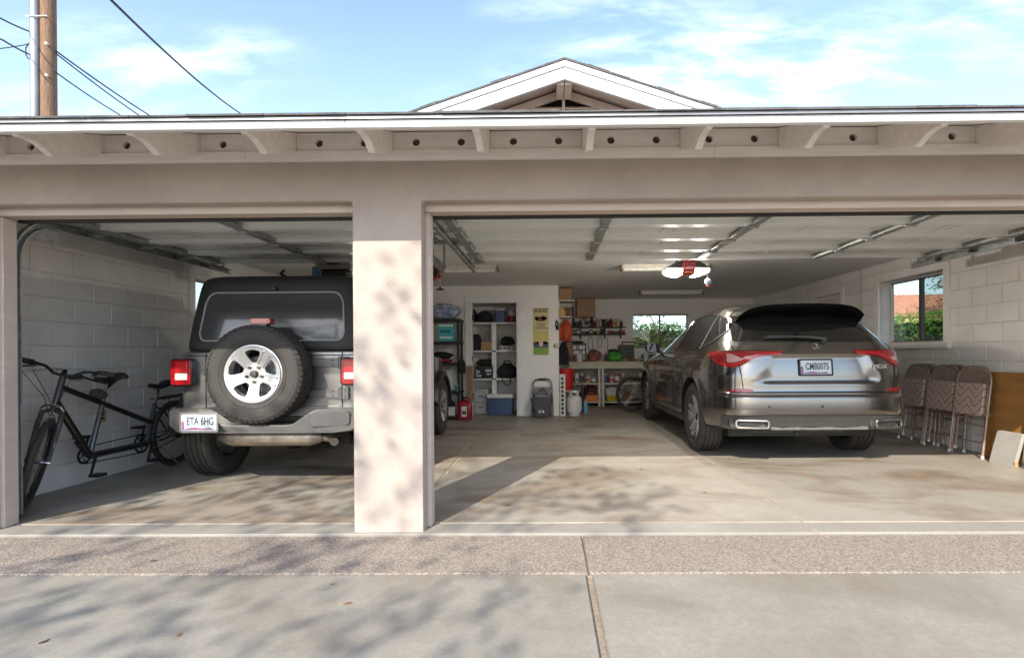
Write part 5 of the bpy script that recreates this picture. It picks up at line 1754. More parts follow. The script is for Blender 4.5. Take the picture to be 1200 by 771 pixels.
OL = thing('garage_door_opener', 'old grey box door opener hanging above the black hardtop', 'door opener', (-2.43, 6.35, 2.08))
boxo('housing', (-.19, .19, -.18, .18, .02, .145), P(150, 146, 138, .5, .1), OL, .012)
boxo('lamp_cover', (-.15, .15, -.165, .10, -.075, .018), P(30, 29, 28, .4), OL, .02)
MB().lathe([(0, -.09), (.05, -.085), (.075, -.06), (.075, -.035), (.06, -.02)], Matrix.Translation((.11, .13, 0)), 18).build('lamp_lens', lens_mat(), OL, 60)
bulb(OL, (.11, .13, -.055), 4)
boxo('vent_slots', (-.07, .06, -.1835, -.181, .075, .095), M_BLACK, OL)
boxo('drive_rail', (-.02, .02, -2.45, -.19, .10, .135), M_GALV, OL, .003)
for s in (-1, 1):
    boxo('hanger', (s * .15 - .012, s * .15 + .012, .0, .03, .147, .288), M_GALV, OL)
bx1 = wbox('blue_box', 'small blue and white carton beside the old grey door opener', 'box', (-2.70, 6.36, 2.035), .095, .03, .125, P(110, 150, 190, .5))
MB().tube([(-2.70, 6.36, 2.155), (-2.72, 6.36, 2.22), (-2.76, 6.3, 2.28), (-2.78, 6.3, 2.368)], .006, 6).build('hanging_strap', P(40, 22, 22), bx1).matrix_parent_inverse = Matrix.Translation((2.70, -6.36, -2.035))

def strip_light(x0, x1, y, label):
    T = thing('ceiling_light', label, 'ceiling light', ((x0 + x1) / 2, y, ZC), 0, 'strip lights on the garage ceiling')
    h = (x1 - x0) / 2
    MB().prism([(-.065, -.012), (-.03, -.055), (.03, -.055), (.065, -.012), (.065, -.001), (-.065, -.001)], lambda u, v, q: (q, u, v), -h, h).build('housing', P(205, 200, 190, .45), T, 0, .002)
    for s in (-.045, .045):
        MB().cyl((-h + .03, s, -.062), (h - .03, s, -.062), .013, n=10).build('tube', P(225, 222, 212, .3), T)
    for s in (-1, 1):
        boxo('end_cap', (s * h - .012, s * h + .012, -.068, .068, -.08, -.003), P(120, 100, 80, .5), T, .003)
strip_light(-1.92, -.70, 7.75, 'strip light left of the red door opener, near the pier')
strip_light(1.05, 2.27, 7.75, 'strip light just behind the red door opener')
strip_light(1.85, 3.08, 10.9, 'strip light deepest in the garage, above the workbench window')

CR = thing('cord_reel', 'black cord reel with red rim hanging beside the pier', 'cord reel', (-1.385, 6.5, 2.115))
A = Matrix.Rotation(R(90), 4, 'X')
MB().lathe([(0, -.05), (.088, -.05), (.095, -.04), (.095, .04), (.088, .05), (0, .05)], A, 28).build('drum', M_BLACK, CR)
MB().lathe([(.096, -.045), (.108, -.04), (.108, .04), (.096, .045)], A, 28, closed=True).build('rim_guard', P(150, 30, 28, .4), CR)
MB().prism(rrect(.03, .055, .01), lambda u, v, q: (u + .02, -.051 - q, v + .01), 0, .003).build('label_plate', P(215, 215, 215, .4), CR)
boxo('mount_bracket', (-.03, .03, -.03, .03, .10, .253), M_GALV, CR)
MB().cyl((.085, 0, -.075), (.115, 0, -.05), .022, n=10).build('cord_guide', P(150, 30, 28, .4), CR)
MB().tube([(.10, 0, -.07), (.105, 0, -.12), (.105, 0, -.19)], .004, 6).build('cord', P(210, 205, 195), CR)
th = MB(); th.box(.06, .15, -.012, .012, -.225, -.205); th.cyl((.105, 0, -.205), (.105, 0, -.175), .014, .009, 10); th.build('pull_handle', M_BLACK, CR, 30, .003)
# ------------------------------------------------------------------ small builders
def lathe_thing(name, label, cat, c, prof, m, n=16, group=None, parts=()):
    o = MB().lathe(prof, None, n).build(name, m, None, 40, 0, 2, c)
    tag(o, label, cat, group)
    for pn, pp, pm in parts:
        MB().lathe(pp, None, n).build(pn, pm, o, 40)
    return o
def bottle(c, r, h, m, capm, label, labm=None, group=None, name='bottle'):
    parts = [('cap', [(0, h * .86), (r * .36, h * .86), (r * .36, h), (0, h)], capm)]
    if labm: parts.append(('bottle_label', [(r * 1.01, h * .16), (r * 1.01, h * .52)], labm))
    return lathe_thing(name, label, 'bottle', c, [(0, 0), (r * .92, 0), (r, h * .03), (r, h * .58), (r * .80, h * .70), (r * .32, h * .80), (r * .30, h * .86)], m, 14, group, parts)
BANDS = [(196, 60, 48), (40, 70, 130), (220, 200, 120), (60, 110, 70), (230, 230, 226), (40, 40, 44), (210, 130, 60)]
def can(c, r, h, m, lidm, label, group=None, name='can'):
    q = BANDS[int(c[0] * 97) % len(BANDS)]
    o = can_(c, r, h, m, lidm, label, group, name)
    MB().lathe([(r * 1.006, h * .22), (r * 1.010, h * .24), (r * 1.010, h * .64), (r * 1.006, h * .66)], None, 16).build('paper_label', P(*q), o, 40)
    return o
def can_(c, r, h, m, lidm, label, group=None, name='can'):
    return lathe_thing(name, label, 'can', c, [(0, 0), (r * .97, 0), (r, h * .03), (r, h * .95), (r * .97, h * .97)], m, 16, group,
                       [('lid', [(r * 1.02, h * .94), (r * 1.03, h), (r * .9, h), (r * .88, h * .975), (0, h * .975)], lidm)])
def spray(c, h, m, trig, label, group=None):
    r = h * .16
    o = lathe_thing('spray_bottle', label, 'bottle', c, [(0, 0), (r, 0), (r * 1.02, h * .05), (r * .95, h * .45), (r * .5, h * .66), (r * .32, h * .72), (r * .32, h * .78)], m, 12, group)
    t = MB(); t.box(-r * .4, r * .4, -r * 1.4, r * .8, h * .80, h * .95); t.box(-r * .2, r * .2, -r * 1.3, -r * .9, h * .62, h * .80)
    t.build('trigger', trig, o, 0, .003)
    return o
def sack(name, label, cat, c, sx, sy, h, m, seed=0, group=None, sag=.35, n=14):
    """soft bag or heap of cloth: lumpy closed form standing on c"""
    rows = []
    for j in range(9):
        f = j / 8
        k = math.sin(math.pi * (.14 + .82 * f)) ** .55 if sag else 1
        row = []
        for i in range(n):
            a = 2 * math.pi * i / n
            d = noise.noise(Vector((math.cos(a) * 1.4 + seed * 3.1, math.sin(a) * 1.4, f * 2.2))) * .28
            e = abs(math.cos(a)) ** .7, abs(math.sin(a)) ** .7
            row.append(Vector((math.copysign(e[0], math.cos(a)) * sx / 2 * k * (1 + d), math.copysign(e[1], math.sin(a)) * sy / 2 * k * (1 + d), h * f * (1 + .25 * d) + (0 if j else 0))))
        rows.append(row)
    for p in rows[0]: p.z = 0
    mb = MB(); vs = [p for r_ in rows for p in r_]
    fs = [(i * n + j, i * n + (j + 1) % n, (i + 1) * n + (j + 1) % n, (i + 1) * n + j) for i in range(8) for j in range(n)] + [tuple(range(n))[::-1], tuple(8 * n + j for j in range(n))]
    o = mb.add(vs, fs).build(name, m, None, 60, 0, 2, c)
    return tag(o, label, cat, group)
BLK = mat('black_cloth', (.016, .016, .017), .8, var=.4, vs=25, bump=.3, bs=60)
NAVY = mat('navy_cloth', (.022, .026, .040), .8, var=.4, vs=25, bump=.3, bs=60)
CARD = mat('cardboard', (.34, .20, .095), .8, var=.15, vs=8)
M_OAK = mat('oak_wood', (.36, .17, .060), .45, var=.35, vs=9, stretch=(6, 6, 1), coat=.2)

# ------------------------------------------------------------------ black shelving unit left of the closet door
SX0, SX1, SY0, SY1 = -2.36, -1.51, 9.38, 9.82
SH = thing('shelving_unit', 'black plastic shelving unit left of the closet doorway', 'shelf', ((SX0 + SX1) / 2, (SY0 + SY1) / 2, 0))
M_SHELFBK = P(26, 25, 25, .5)
cx, cy = (SX0 + SX1) / 2, (SY0 + SY1) / 2
for z in (.07, .49, .98, 1.35, 1.745):
    s_ = boxo('shelf', (SX0 - cx, SX1 - cx, SY0 - cy, SY1 - cy, z - .045, z), M_SHELFBK, SH, .006)
for a in (SX0 + .035, SX1 - .035):
    for b in (SY0 + .035, SY1 - .035):
        zs_ = (0, .49, .98, 1.35, 1.745)
        for z0, z1 in zip(zs_, zs_[1:]):
            lo_ = .0705 if z0 == 0 else z0 + .0005
            MB().cyl((a - cx, b - cy, lo_ if z0 else .0705), (a - cx, b - cy, z1 - .0455), .027, .024, 12).build('post', M_SHELFBK, SH)
        MB().cyl((a - cx, b - cy, 0), (a - cx, b - cy, .0245), .03, n=12).build('foot', M_SHELFBK, SH)
PL = mat('blue_clear_wrap', (.10, .17, .34), .25, var=.5, vs=11, col2=(.55, .60, .68), coat=.6, bump=.5, bs=18)
sack('plastic_bundle', 'blue and white plastic-wrapped bundle on top of the black shelving', 'bundle', (-1.83, 9.58, 1.747), .62, .34, .27, PL, 1)
bx = wbox('detergent_box', 'turquoise and white carton on the second shelf of the black unit', 'box', (-1.76, 9.52, 1.352), .27, .16, .30, P(62, 178, 186, .45))
boxo('box_label', (-.11, .11, -.0825, -.0805, .05, .085), P(225, 235, 235), bx); boxo('box_label', (-.10, .07, -.0825, -.0805, .15, .20), P(35, 110, 130), bx); boxo('box_label', (-.127, .127, -.0822, -.0805, .262, .292), P(226, 236, 234), bx)
sack('folded_clothes', 'dark folded clothes heaped on the middle shelf of the black unit', 'clothes', (-1.86, 9.56, 1.055), .40, .30, .12, BLK, 2)
sack('folded_clothes', 'red folded cloth under the dark clothes on the black unit', 'clothes', (-1.87, 9.56, .982), .42, .32, .085, P(150, 52, 52, .8), 3)
sack('shoulder_bag', 'black bag with straps hanging off the front of the black shelving', 'bag', (-1.47, 9.335, .80), .14, .06, .24, BLK, 4)
bottle((-1.75, 9.46, .492), .052, .30, P(210, 216, 220, .25), P(235, 235, 235), 'clear spray bottle with yellow label on the black shelving', P(222, 190, 40, .5))
bottle((-1.84, 9.50, .492), .045, .20, P(60, 84, 96, .3), P(40, 40, 44), 'short blue-grey bottle beside the yellow-labelled one')
can((-1.565, 9.43, .492), .042, .125, P(80, 178, 190, .4), P(200, 200, 205, .3), 'small turquoise can at the right end of the black shelving')
wb = wbox('white_bin', 'white bin with black tools on the lowest shelf of the black unit', 'bin', (-1.74, 9.50, .072), .26, .20, .15, P(215, 213, 206, .5))
sack('black_hose', 'black hose piled in the white bin on the lowest shelf', 'hose', (-1.74, 9.50, .225), .22, .17, .12, BLK, 5)
lean_c = boxo('cardboard_sheet', (-1.46, -1.36, 9.86, 9.872, .25, .92), CARD)
tag(lean_c, 'flat cardboard sheet standing between the black shelving and the doorway', 'cardboard')
# fuel can
GC = thing('fuel_can', 'red plastic fuel can on the floor beside the closet doorway', 'fuel can', (-1.44, 9.42, 0))
rows = []
prof = [(0, .9), (.02, 1.0), (.20, 1.0), (.26, .96), (.31, .72), (.335, .40)]
mb = MB(); n = 20
for z, k in prof:
    rows.append([Vector((math.copysign(abs(math.cos(a)) ** .45, math.cos(a)) * .128 * k, math.copysign(abs(math.sin(a)) ** .45, math.sin(a)) * .085 * k, z)) for a in [2 * math.pi * i / n for i in range(n)]])
vs = [p for r_ in rows for p in r_]
mb.add(vs, [(i * n + j, i * n + (j + 1) % n, (i + 1) * n + (j + 1) % n, (i + 1) * n + j) for i in range(len(prof) - 1) for j in range(n)] + [tuple(range(n))[::-1], tuple((len(prof) - 1) * n + j for j in range(n))])
mb.build('tank', mat('fuel_red', (.32, .010, .028), .35, var=.2, vs=10, coat=.2), GC, 50)
MB().tube([(.07, 0, .28), (.085, 0, .36), (.03, 0, .385), (-.05, 0, .36), (-.08, 0, .30)], .016, 10).build('handle', MATS['fuel_red'], GC)
MB().tube([(-.02, -.01, .33), (-.03, -.03, .40), (-.055, -.05, .445)], [.03, .024, .014], 10).build('spout', M_BLACK, GC)
pl_ = boxo('paper_label', (-.045, .045, -.0885, -.0865, .06, .235), P(225, 222, 215), GC)
boxo('label_print', (-.035, .035, -.0895, -.0887, .10, .16), P(70, 78, 74), pl_)

# ------------------------------------------------------------------ closet contents
g_ = 'things on the closet shelves'
sack('duffel_bag', 'rounded black bag on the top closet shelf', 'bag', (-1.20, 10.42, 1.729), .32, .22, .22, BLK, 6)
sack('backpack', 'dark brown bag in the left corner of the top closet shelf', 'bag', (-1.45, 10.48, 1.729), .18, .24, .27, P(48, 36, 36, .8), 7)
def cooler(label, c, sx, sy, h, col, lidcol, handle=True):
    T = thing('cooler', label, 'cooler', c)
    MB().prism(rrect(sx, sy, .03), lambda u, v, q: (u * (.93 + .07 * q / (h * .8)), v * (.93 + .07 * q / (h * .8)), q), 0, h * .80).build('body', col, T, 30, .012)
    MB().prism(rrect(sx * 1.03, sy * 1.04, .035), lambda u, v, q: (u, v, q), h * .805, h).build('lid', lidcol, T, 30, .012)
    if handle:
        for s in (-1, 1):
            MB().tube([(s * sx * .5, -.05, h * .62), (s * (sx * .5 + .025), -.05, h * .60), (s * (sx * .5 + .025), .05, h * .60), (s * sx * .5, .05, h * .62)], .010, 8).build('handle', lidcol, T)
    return T
BLU = mat('cooler_blue', (.055, .095, .20), .45, var=.15, vs=12)
cooler('tall blue cooler with grey lid on the top closet shelf', (-.905, 10.45, 1.729), .20, .20, .275, BLU, P(190, 195, 205, .4), False)
JG = thing('water_jug', 'red and white water jug on the top closet shelf', 'jug', (-.685, 10.42, 1.729))
MB().lathe([(0, 0), (.070, 0), (.074, .02), (.074, .13)], None, 18).build('body', P(150, 34, 36, .4), JG)
MB().lathe([(.076, .131), (.076, .20), (.06, .235), (.03, .245), (0, .245)], None, 18).build('lid', P(225, 223, 218, .4), JG)
sack('gym_bag', 'navy bag at the left end of the second closet shelf', 'bag', (-1.375, 10.45, 1.199), .24, .22, .31, NAVY, 8)
bs_ = wbox('wooden_crate', 'light wooden crate on the second closet shelf', 'crate', (-1.13, 10.42, 1.199), .26, .2, .16, P(168, 136, 96, .7))
boxo('crate_slat', (-.135, .135, -.106, -.1005, .11, .15), P(182, 150, 104, .7), bs_); boxo('crate_slat', (-.135, .135, -.106, -.1005, .03, .08), P(178, 146, 100, .7), bs_)
sack('camera_bag', 'black camera bag on the right of the second closet shelf', 'bag', (-.77, 10.45, 1.285), .25, .2, .18, BLK, 9)
pb = wbox('paper_box', 'black and white printed box under the black camera bag', 'box', (-.79, 10.42, 1.199), .26, .2, .085, P(205, 205, 205, .5))
for i in range(6): boxo('print_mark', (-.115 + i * .04, -.088 + i * .04, -.1025, -.1005, .02 + .02 * (i % 2), .06), M_BLACK, pb)
tb = wbox('storage_box', 'black box with white lettering on the third closet shelf', 'box', (-1.20, 10.42, .669), .34, .24, .24, P(24, 24, 26, .5))
for (a, b, c, d) in ((-.15, -.125, .03, .16), (-.11, -.06, .03, .07), (.02, .14, .13, .17), (.04, .12, .07, .10), (-.11, -.085, .1, .15)):
    boxo('white_print', (a, b, -.1225, -.1205, c, d), P(200, 205, 210), tb)
sack('jacket_heap', 'crumpled black jacket lying on the black box in the closet', 'clothes', (-1.18, 10.44, .912), .33, .22, .12, BLK, 10)
du = sack('duffel_bag', 'large black duffel with hanging strap on the third closet shelf', 'bag', (-.77, 10.42, .669), .40, .26, .28, BLK, 11)
MB().tube([(-.10, -.13, .06), (-.09, -.15, -.04), (-.03, -.15, -.13), (.05, -.15, -.12), (.07, -.15, -.02), (.06, -.13, .06)], .010, 8).build('strap', BLK, du)
MB().tube([(-.08, -.05, .26), (-.05, -.05, .33), (.05, -.05, .33), (.08, -.05, .26)], .011, 8).build('handle', BLK, du)
DR = thing('drawer_tower', 'translucent stacked plastic drawers on the closet floor', 'drawers', (-1.27, 10.42, 0))
M_CLRPL = mat('frosted_plastic', (.50, .50, .49), .35, var=.2, vs=12)
boxo('tower_frame', (-.135, .135, -.12, .16, 0, .44), P(190, 190, 186, .5), DR, .008)
for z in (.02, .225):
    d_ = boxo('drawer', (-.125, .125, -.145, -.121, z, z + .185), M_CLRPL, DR, .008)
    boxo('drawer_pull', (-.04, .04, -.158, -.146, z + .10, z + .13), P(120, 122, 122), d_, .004)
boxo('tower_lid', (-.145, .145, -.13, .17, .441, .462), P(205, 205, 200), DR, .006)
cooler('large blue cooler with white lid on the closet floor', (-.89, 10.28, 0), .50, .30, .385, BLU, P(222, 224, 226, .4))

# ------------------------------------------------------------------ posters on the partition
def poster(label, z0, z1, base, shapes):
    T = tag(MB().box(-.141, .141, -.004, 0, 0, z1 - z0).build('poster', base, None, 0, 0, 2, (-.124, PY - .001, z0)), label, 'poster')
    for nm, poly, m in shapes:
        MB().prism(poly, lambda u, v, q: (u, -.0042 - q, v), 0, .0006).build(nm, m, T, 0)
    return T
def blob(cx, cz, rx, rz, n=14, k=.22, sd=0):
    return [(cx + rx * (1 + k * math.sin(3 * a + sd)) * math.cos(a), cz + rz * (1 + k * math.cos(2 * a + sd)) * math.sin(a)) for a in [2 * math.pi * i / n for i in range(n)]]
def bar(x0, x1, z0, z1): return [(x0, z0), (x1, z0), (x1, z1), (x0, z1)]
CRM = P(206, 196, 150, .6)
sh_ = [('border', bar(-.135, .135, .388, .404), P(70, 66, 50))]
for i, w_ in enumerate((.03, .022, .034, .018, .03, .026)):
    sh_.append(('headline', bar(-.115 + i * .039, -.115 + i * .039 + w_, .338, .372), P(90, 62, 48)))
sh_ += [('motif', blob(.0, .215, .105, .055, k=.25), P(120, 34, 40)), ('motif', blob(.055, .235, .05, .04, sd=1), P(150, 52, 44)), ('motif', blob(-.075, .222, .035, .03, sd=2), P(84, 30, 34))]
for i, w_ in enumerate((.09, .07, .12)):
    sh_.append(('small_print', bar(-w_, w_, .115 - i * .034, .128 - i * .034), P(112, 104, 76)))
poster('cream poster with dark red motif on the partition wall, upper one', 1.545, 1.960, CRM, sh_)
sh_ = [('sky_band', bar(-.135, .135, .20, .41), P(212, 196, 118, .6)), ('skyline', [(-.135, .20), (-.135, .235), (-.10, .225), (-.06, .25), (-.02, .215), (.03, .23), (.07, .255), (.11, .23), (.135, .24), (.135, .20)], P(60, 84, 110)),
       ('sea_band', bar(-.135, .135, .135, .199), P(52, 78, 104)), ('grass_band', bar(-.135, .135, .01, .134), P(128, 160, 62))]
poster_fig = (blob(0, .20, .04, .055, k=.15), P(222, 190, 180))
lp_ = poster('yellow, blue and green landscape poster on the partition wall, lower one', 1.105, 1.540, P(196, 186, 110, .6), sh_)
MB().prism(poster_fig[0], lambda u, v, q: (u, -.0052 - q, v), 0, .0006).build('figure', poster_fig[1], lp_, 0)

# ------------------------------------------------------------------ folding step stool with a grey tote
ST = thing('step_stool', 'grey folding step stool leaning on the partition under the posters', 'step stool', (-.10, 9.80, 0))
hp_ = [(-.185, -.02, .0), (-.175, .05, .46), (-.165, .075, .58)] + [(-.165 + .06 * (1 - math.cos(R(30 * i))), .085, .58 + .085 * math.sin(R(30 * i))) for i in range(1, 4)]
hp_ = hp_ + [(-x, y, z) for x, y, z in hp_[::-1]]
MB().tube(hp_, .0135, 10).build('frame', P(92, 94, 96, .35, .6), ST)
MB().tube([(-.07, .085, .668), (.07, .085, .668)], .019, 10).build('grip', M_BLACK, ST)
for s in (-1, 1):
    MB().tube([(s * .15, .11, 0), (s * .15, .06, .42)], .012, 8).build('rear_leg', P(92, 94, 96, .35, .6), ST)
for z, y in ((.50, .058), (.27, .02)):
    t_ = boxo('tread', (-.155, .155, y - .02, y + .0, z - .11, z + .03), P(128, 130, 130, .5), ST, .006)
    boxo('tread_slot', (-.03, .03, y - .0225, y - .0205, z - .01, z + .005), M_BLACK, t_)
TT = thing('tote_bag', 'grey tote bag with two white eye marks hanging on the step stool', 'bag', (-.11, 9.70, .015))
mb = MB(); rows = []; n = 18
for j in range(8):
    f = j / 7
    row = []
    for i in range(n):
        a = 2 * math.pi * i / n
        k = .135 + .065 * f
        d = 1 + .06 * noise.noise(Vector((math.cos(a) * 2, math.sin(a) * 2, f * 3)))
        row.append(Vector((math.copysign(abs(math.cos(a)) ** .6, math.cos(a)) * k * d, math.copysign(abs(math.sin(a)) ** .6, math.sin(a)) * .065 * d, .34 * f - .02 * f * math.cos(a) ** 2)))
    rows.append(row)
vs = [p for r_ in rows for p in r_]
mb.add(vs, [(i * n + j, i * n + (j + 1) % n, (i + 1) * n + (j + 1) % n, (i + 1) * n + j) for i in range(7) for j in range(n)] + [tuple(range(n))[::-1]])
mb.build('body', mat('grey_canvas', (.095, .09, .105), .85, var=.25, vs=14, bump=.3, bs=80), TT, 60)
for y in (-.055, .055):
    MB().tube([(-.09, y, .32), (-.075, y * .4, .42), (-.03, y * .2 + .07, .475), (.05, y * .2 + .07, .47), (.09, y * .4, .40), (.10, y, .32)], .009, 6).build('strap', MATS['grey_canvas'], TT)
for sx in (-1, 1):
    e_ = MB().prism(blob(sx * .028 - .01, .095, .024, .027, k=.1, sd=sx), lambda u, v, q: (u, -.0735 - q, v), 0, .001).build('eye_mark', P(228, 228, 230), TT, 0)
    MB().prism(blob(sx * .022 - .01, .097, .009, .011, k=.1), lambda u, v, q: (u, -.0750 - q, v), 0, .001).build('pupil_mark', P(60, 58, 66), e_, 0)
# strap and knob on the partition corner
tag(MB().tube([(.165, 9.93, 1.74), (.150, 9.925, 1.66), (.165, 9.925, 1.57), (.185, 9.93, 1.56), (.19, 9.93, 1.70)], .012, 6, True).build('hanging_strap', BLK), 'black strap loop hanging at the partition corner', 'strap')
tag(MB().lathe([(0, -.035), (.04, -.028), (.05, 0), (.042, .03), (0, .042)], Matrix.Translation((.165, 9.905, 1.275)), 14).build('paper_roll', P(214, 200, 176, .7)), 'small pale roll hanging at the partition corner', 'roll')

# ------------------------------------------------------------------ corner shelves right of the partition
for i, z in enumerate((2.095, 1.795)):
    o = tag(boxo('wall_shelf', (.199, .50 - .06 * i, 10.08, 10.52, z, z + .022), P(205, 200, 190, .5), None, .003), ['upper', 'lower'][i] + ' white corner shelf right of the partition wall', 'shelf')
    boxo('shelf_bracket', (.20, .23, 10.28, 10.30, z - .12, z - .001), M_GALV, o)
cb_ = wbox('cardboard_box', 'brown cardboard box on the upper corner shelf under the ceiling', 'box', (.33, 10.28, 2.118), .235, .28, .215, CARD)
boxo('box_tape', (-.02, .02, -.1415, -.1405, .02, .213), P(150, 110, 66), cb_)
wbox('small_carton', 'yellowish carton on the lower corner shelf', 'box', (.265, 10.26, 1.818), .12, .2, .16, P(196, 168, 98, .7))
wbox('small_carton', 'reddish brown carton on the lower corner shelf', 'box', (.385, 10.24, 1.818), .085, .18, .12, P(120, 66, 48, .7))
wbox('small_carton', 'flat brown tray lying on the reddish carton', 'box', (.375, 10.24, 1.939), .13, .2, .05, P(96, 70, 52, .7))
bottle((.468, 10.22, 1.818 + .02 * 0), .022, .25, M_BLACK, M_BLACK, 'thin black bottle at the edge of the lower corner shelf')
# jackets
def jacket(label, c, w, h, m, sd):
    o = MB(); fr, bk = [], []
    for i in range(13):
        u = -1 + i / 6
        row, rb = [], []
        for j in range(9):
            f = j / 8
            hw = w / 2 * (.35 + .65 * sstep(0, .35, f)) * (1 + .12 * noise.noise(Vector((sd, f * 4, u * 2))))
            y = -.03 - .025 * math.sin(u * 7 + sd + f * 2) - .05 * (1 - u * u)
            row.append((u * hw, y, -h * f)); rb.append((u * hw * .95, y + .07 * (1 - u * u) + .012, -h * f))
        fr.append(row); bk.append(rb)
    o.slab(fr, bk)
    return tag(o.build('hanging_jacket', m, None, 60, 0, 2, c), label, 'jacket', 'jackets hanging beside the workbench')
jacket('orange-red jacket hanging beside the workbench', (.335, 10.22, 1.765), .24, .40, mat('orange_cloth', (.48, .075, .030), .75, var=.4, vs=9), 1.0)
jacket('faded pink-brown cloth hanging below the orange jacket', (.37, 10.30, 1.42), .20, .33, mat('faded_cloth', (.30, .17, .12), .8, var=.5, vs=14), 2.2)
jacket('dark jacket hanging low beside the partition edge', (.285, 10.20, 1.34), .20, .42, BLK, 3.1)
# bucket on a hook
BK = thing('red_bucket', 'red plastic bucket hanging beside the partition above the gas cylinder', 'bucket', (.345, 10.15, .455))
MB().lathe([(0, 0), (.108, 0), (.112, .01), (.138, .36), (.146, .365), (.148, .39), (.138, .392), (.132, .37), (.104, .02), (0, .02)], None, 24).build('pail', mat('bucket_red', (.50, .018, .014), .4, var=.15, vs=12, coat=.2), BK, 40)
for z in (.30, .335):
    MB().tube([((.135 + (z - .30) * .06 + .004) * math.cos(2 * math.pi * i / 24), (.135 + (z - .30) * .06 + .004) * math.sin(2 * math.pi * i / 24), z) for i in range(24)], .004, 6, True).build('rib', MATS['bucket_red'], BK)
MB().tube([(-.145, 0, .36), (-.13, .02, .46), (-.145 * .5, .04, .51), (-.135, .06, .53)], .003, 6).build('bail', M_CHROME, BK)
sg = MB(); sg.box(.199, .50, 10.0, 10.30, .425, .453); tag(sg.build('wall_bracket_shelf', P(190, 180, 165, .6), None, 0, .003), 'small bracket shelf holding the red bucket', 'shelf')
# spirit level
LV = thing('spirit_level', 'long white marked strip leaning upright at the partition corner', 'spirit level', (.262, 9.93, 0))
boxo('bar', (-.052, .052, -.012, .012, 0, .755), P(216, 216, 212, .5), LV, .003)
for i in range(9):
    boxo('dark_mark', (-.026, .020, -.0145, -.0125, .03 + i * .077, .085 + i * .077), [P(24, 26, 26), P(34, 88, 62), P(120, 30, 40)][(0, 0, 1, 0, 0, 2, 0, 1, 1)[i]], LV, .003)
# gas cylinder
GT = thing('gas_cylinder', 'white propane cylinder on the floor right of the partition', 'gas cylinder', (.475, 9.98, 0))
MB().lathe([(.095, 0), (.10, 0), (.10, .03), (.12, .045), (.138, .08), (.142, .12), (.142, .27), (.136, .31), (.11, .345), (.06, .365), (0, .37)], None, 28).build('tank', mat('tank_white', (.66, .655, .63), .4, var=.15, vs=10), GT, 50)
cl = MB()
for a0, a1 in ((R(-60), R(60)), (R(120), R(240))):
    cl.lathe([(.088, .35), (.088, .445), (.084, .455), (.080, .445), (.080, .35)], None, 14, arc=(a0, a1))
cl.lathe([(.088, .42), (.088, .445), (.084, .455), (.080, .445), (.080, .42)], None, 30)
cl.build('collar', MATS['tank_white'], GT, 50)
vl = MB(); vl.cyl((0, 0, .365), (0, 0, .43), .018, n=10); vl.cyl((0, 0, .41), (0, -.07, .41), .014, n=10); vl.cyl((0, 0, .43), (0, 0, .45), .03, n=10); vl.build('valve', P(110, 90, 50, .35, .8), GT)
# pump, bottle
PU = thing('floor_pump', 'dark floor pump with T handle standing by the workbench leg', 'pump', (.66, 10.55, 0))
MB().cyl((0, 0, .03), (0, 0, .50), .022, n=12).build('barrel', P(60, 20, 28, .4), PU)
MB().cyl((0, 0, .501), (0, 0, .62), .007, n=8).build('rod', M_CHROME, PU)
MB().tube([(-.11, 0, .625), (.11, 0, .625)], .017, 10).build('handle', M_BLACK, PU)
MB().box(-.11, .11, -.05, .05, 0, .028).build('foot_plate', M_BLACK, PU, 0, .006)
bottle((.71, 10.40, 0), .045, .25, P(110, 170, 205, .3), P(240, 240, 240), 'light blue bottle on the floor by the pump')

# ------------------------------------------------------------------ workbench
BX0, BX1, BY0, BY1 = .44, 3.35, 11.66, 12.45
WBN = thing('workbench', 'cream workbench with open shelves along the back wall', 'workbench', (BX0, BY0, 0))
M_BENCH = mat('bench_paint', (.58, .535, .445), .6, var=.15, vs=6, bump=.1, bs=40, stretch=(1, 5, 5))
def wb_(name, x0, x1, y0, y1, z0, z1, bev=.004): return boxo(name, (x0 - BX0, x1 - BX0, y0 - BY0, y1 - BY0, z0, z1), M_BENCH, WBN, bev)
wb_('bench_top', BX0, BX1, BY0 - .03, BY1 + .10, .915, .953)
wb_('apron', BX0 + .01, BX1, BY0 - .01, BY0 + .03, .805, .913)
wb_('shelf', BX0 + .02, BX1, BY0 + .012, BY1, .462, .497)
wb_('shelf', BX0 + .02, BX1, BY0 + .012, BY1, .07, .105)
for x in (.455, 1.065, 1.145, 2.05, 3.28):
    wb_('post', x, x + .055, BY0 - .008, BY0 + .0105, .0, .803)
    wb_('post', x, x + .055, BY1 - .04, BY1 + .01, .0, .913)
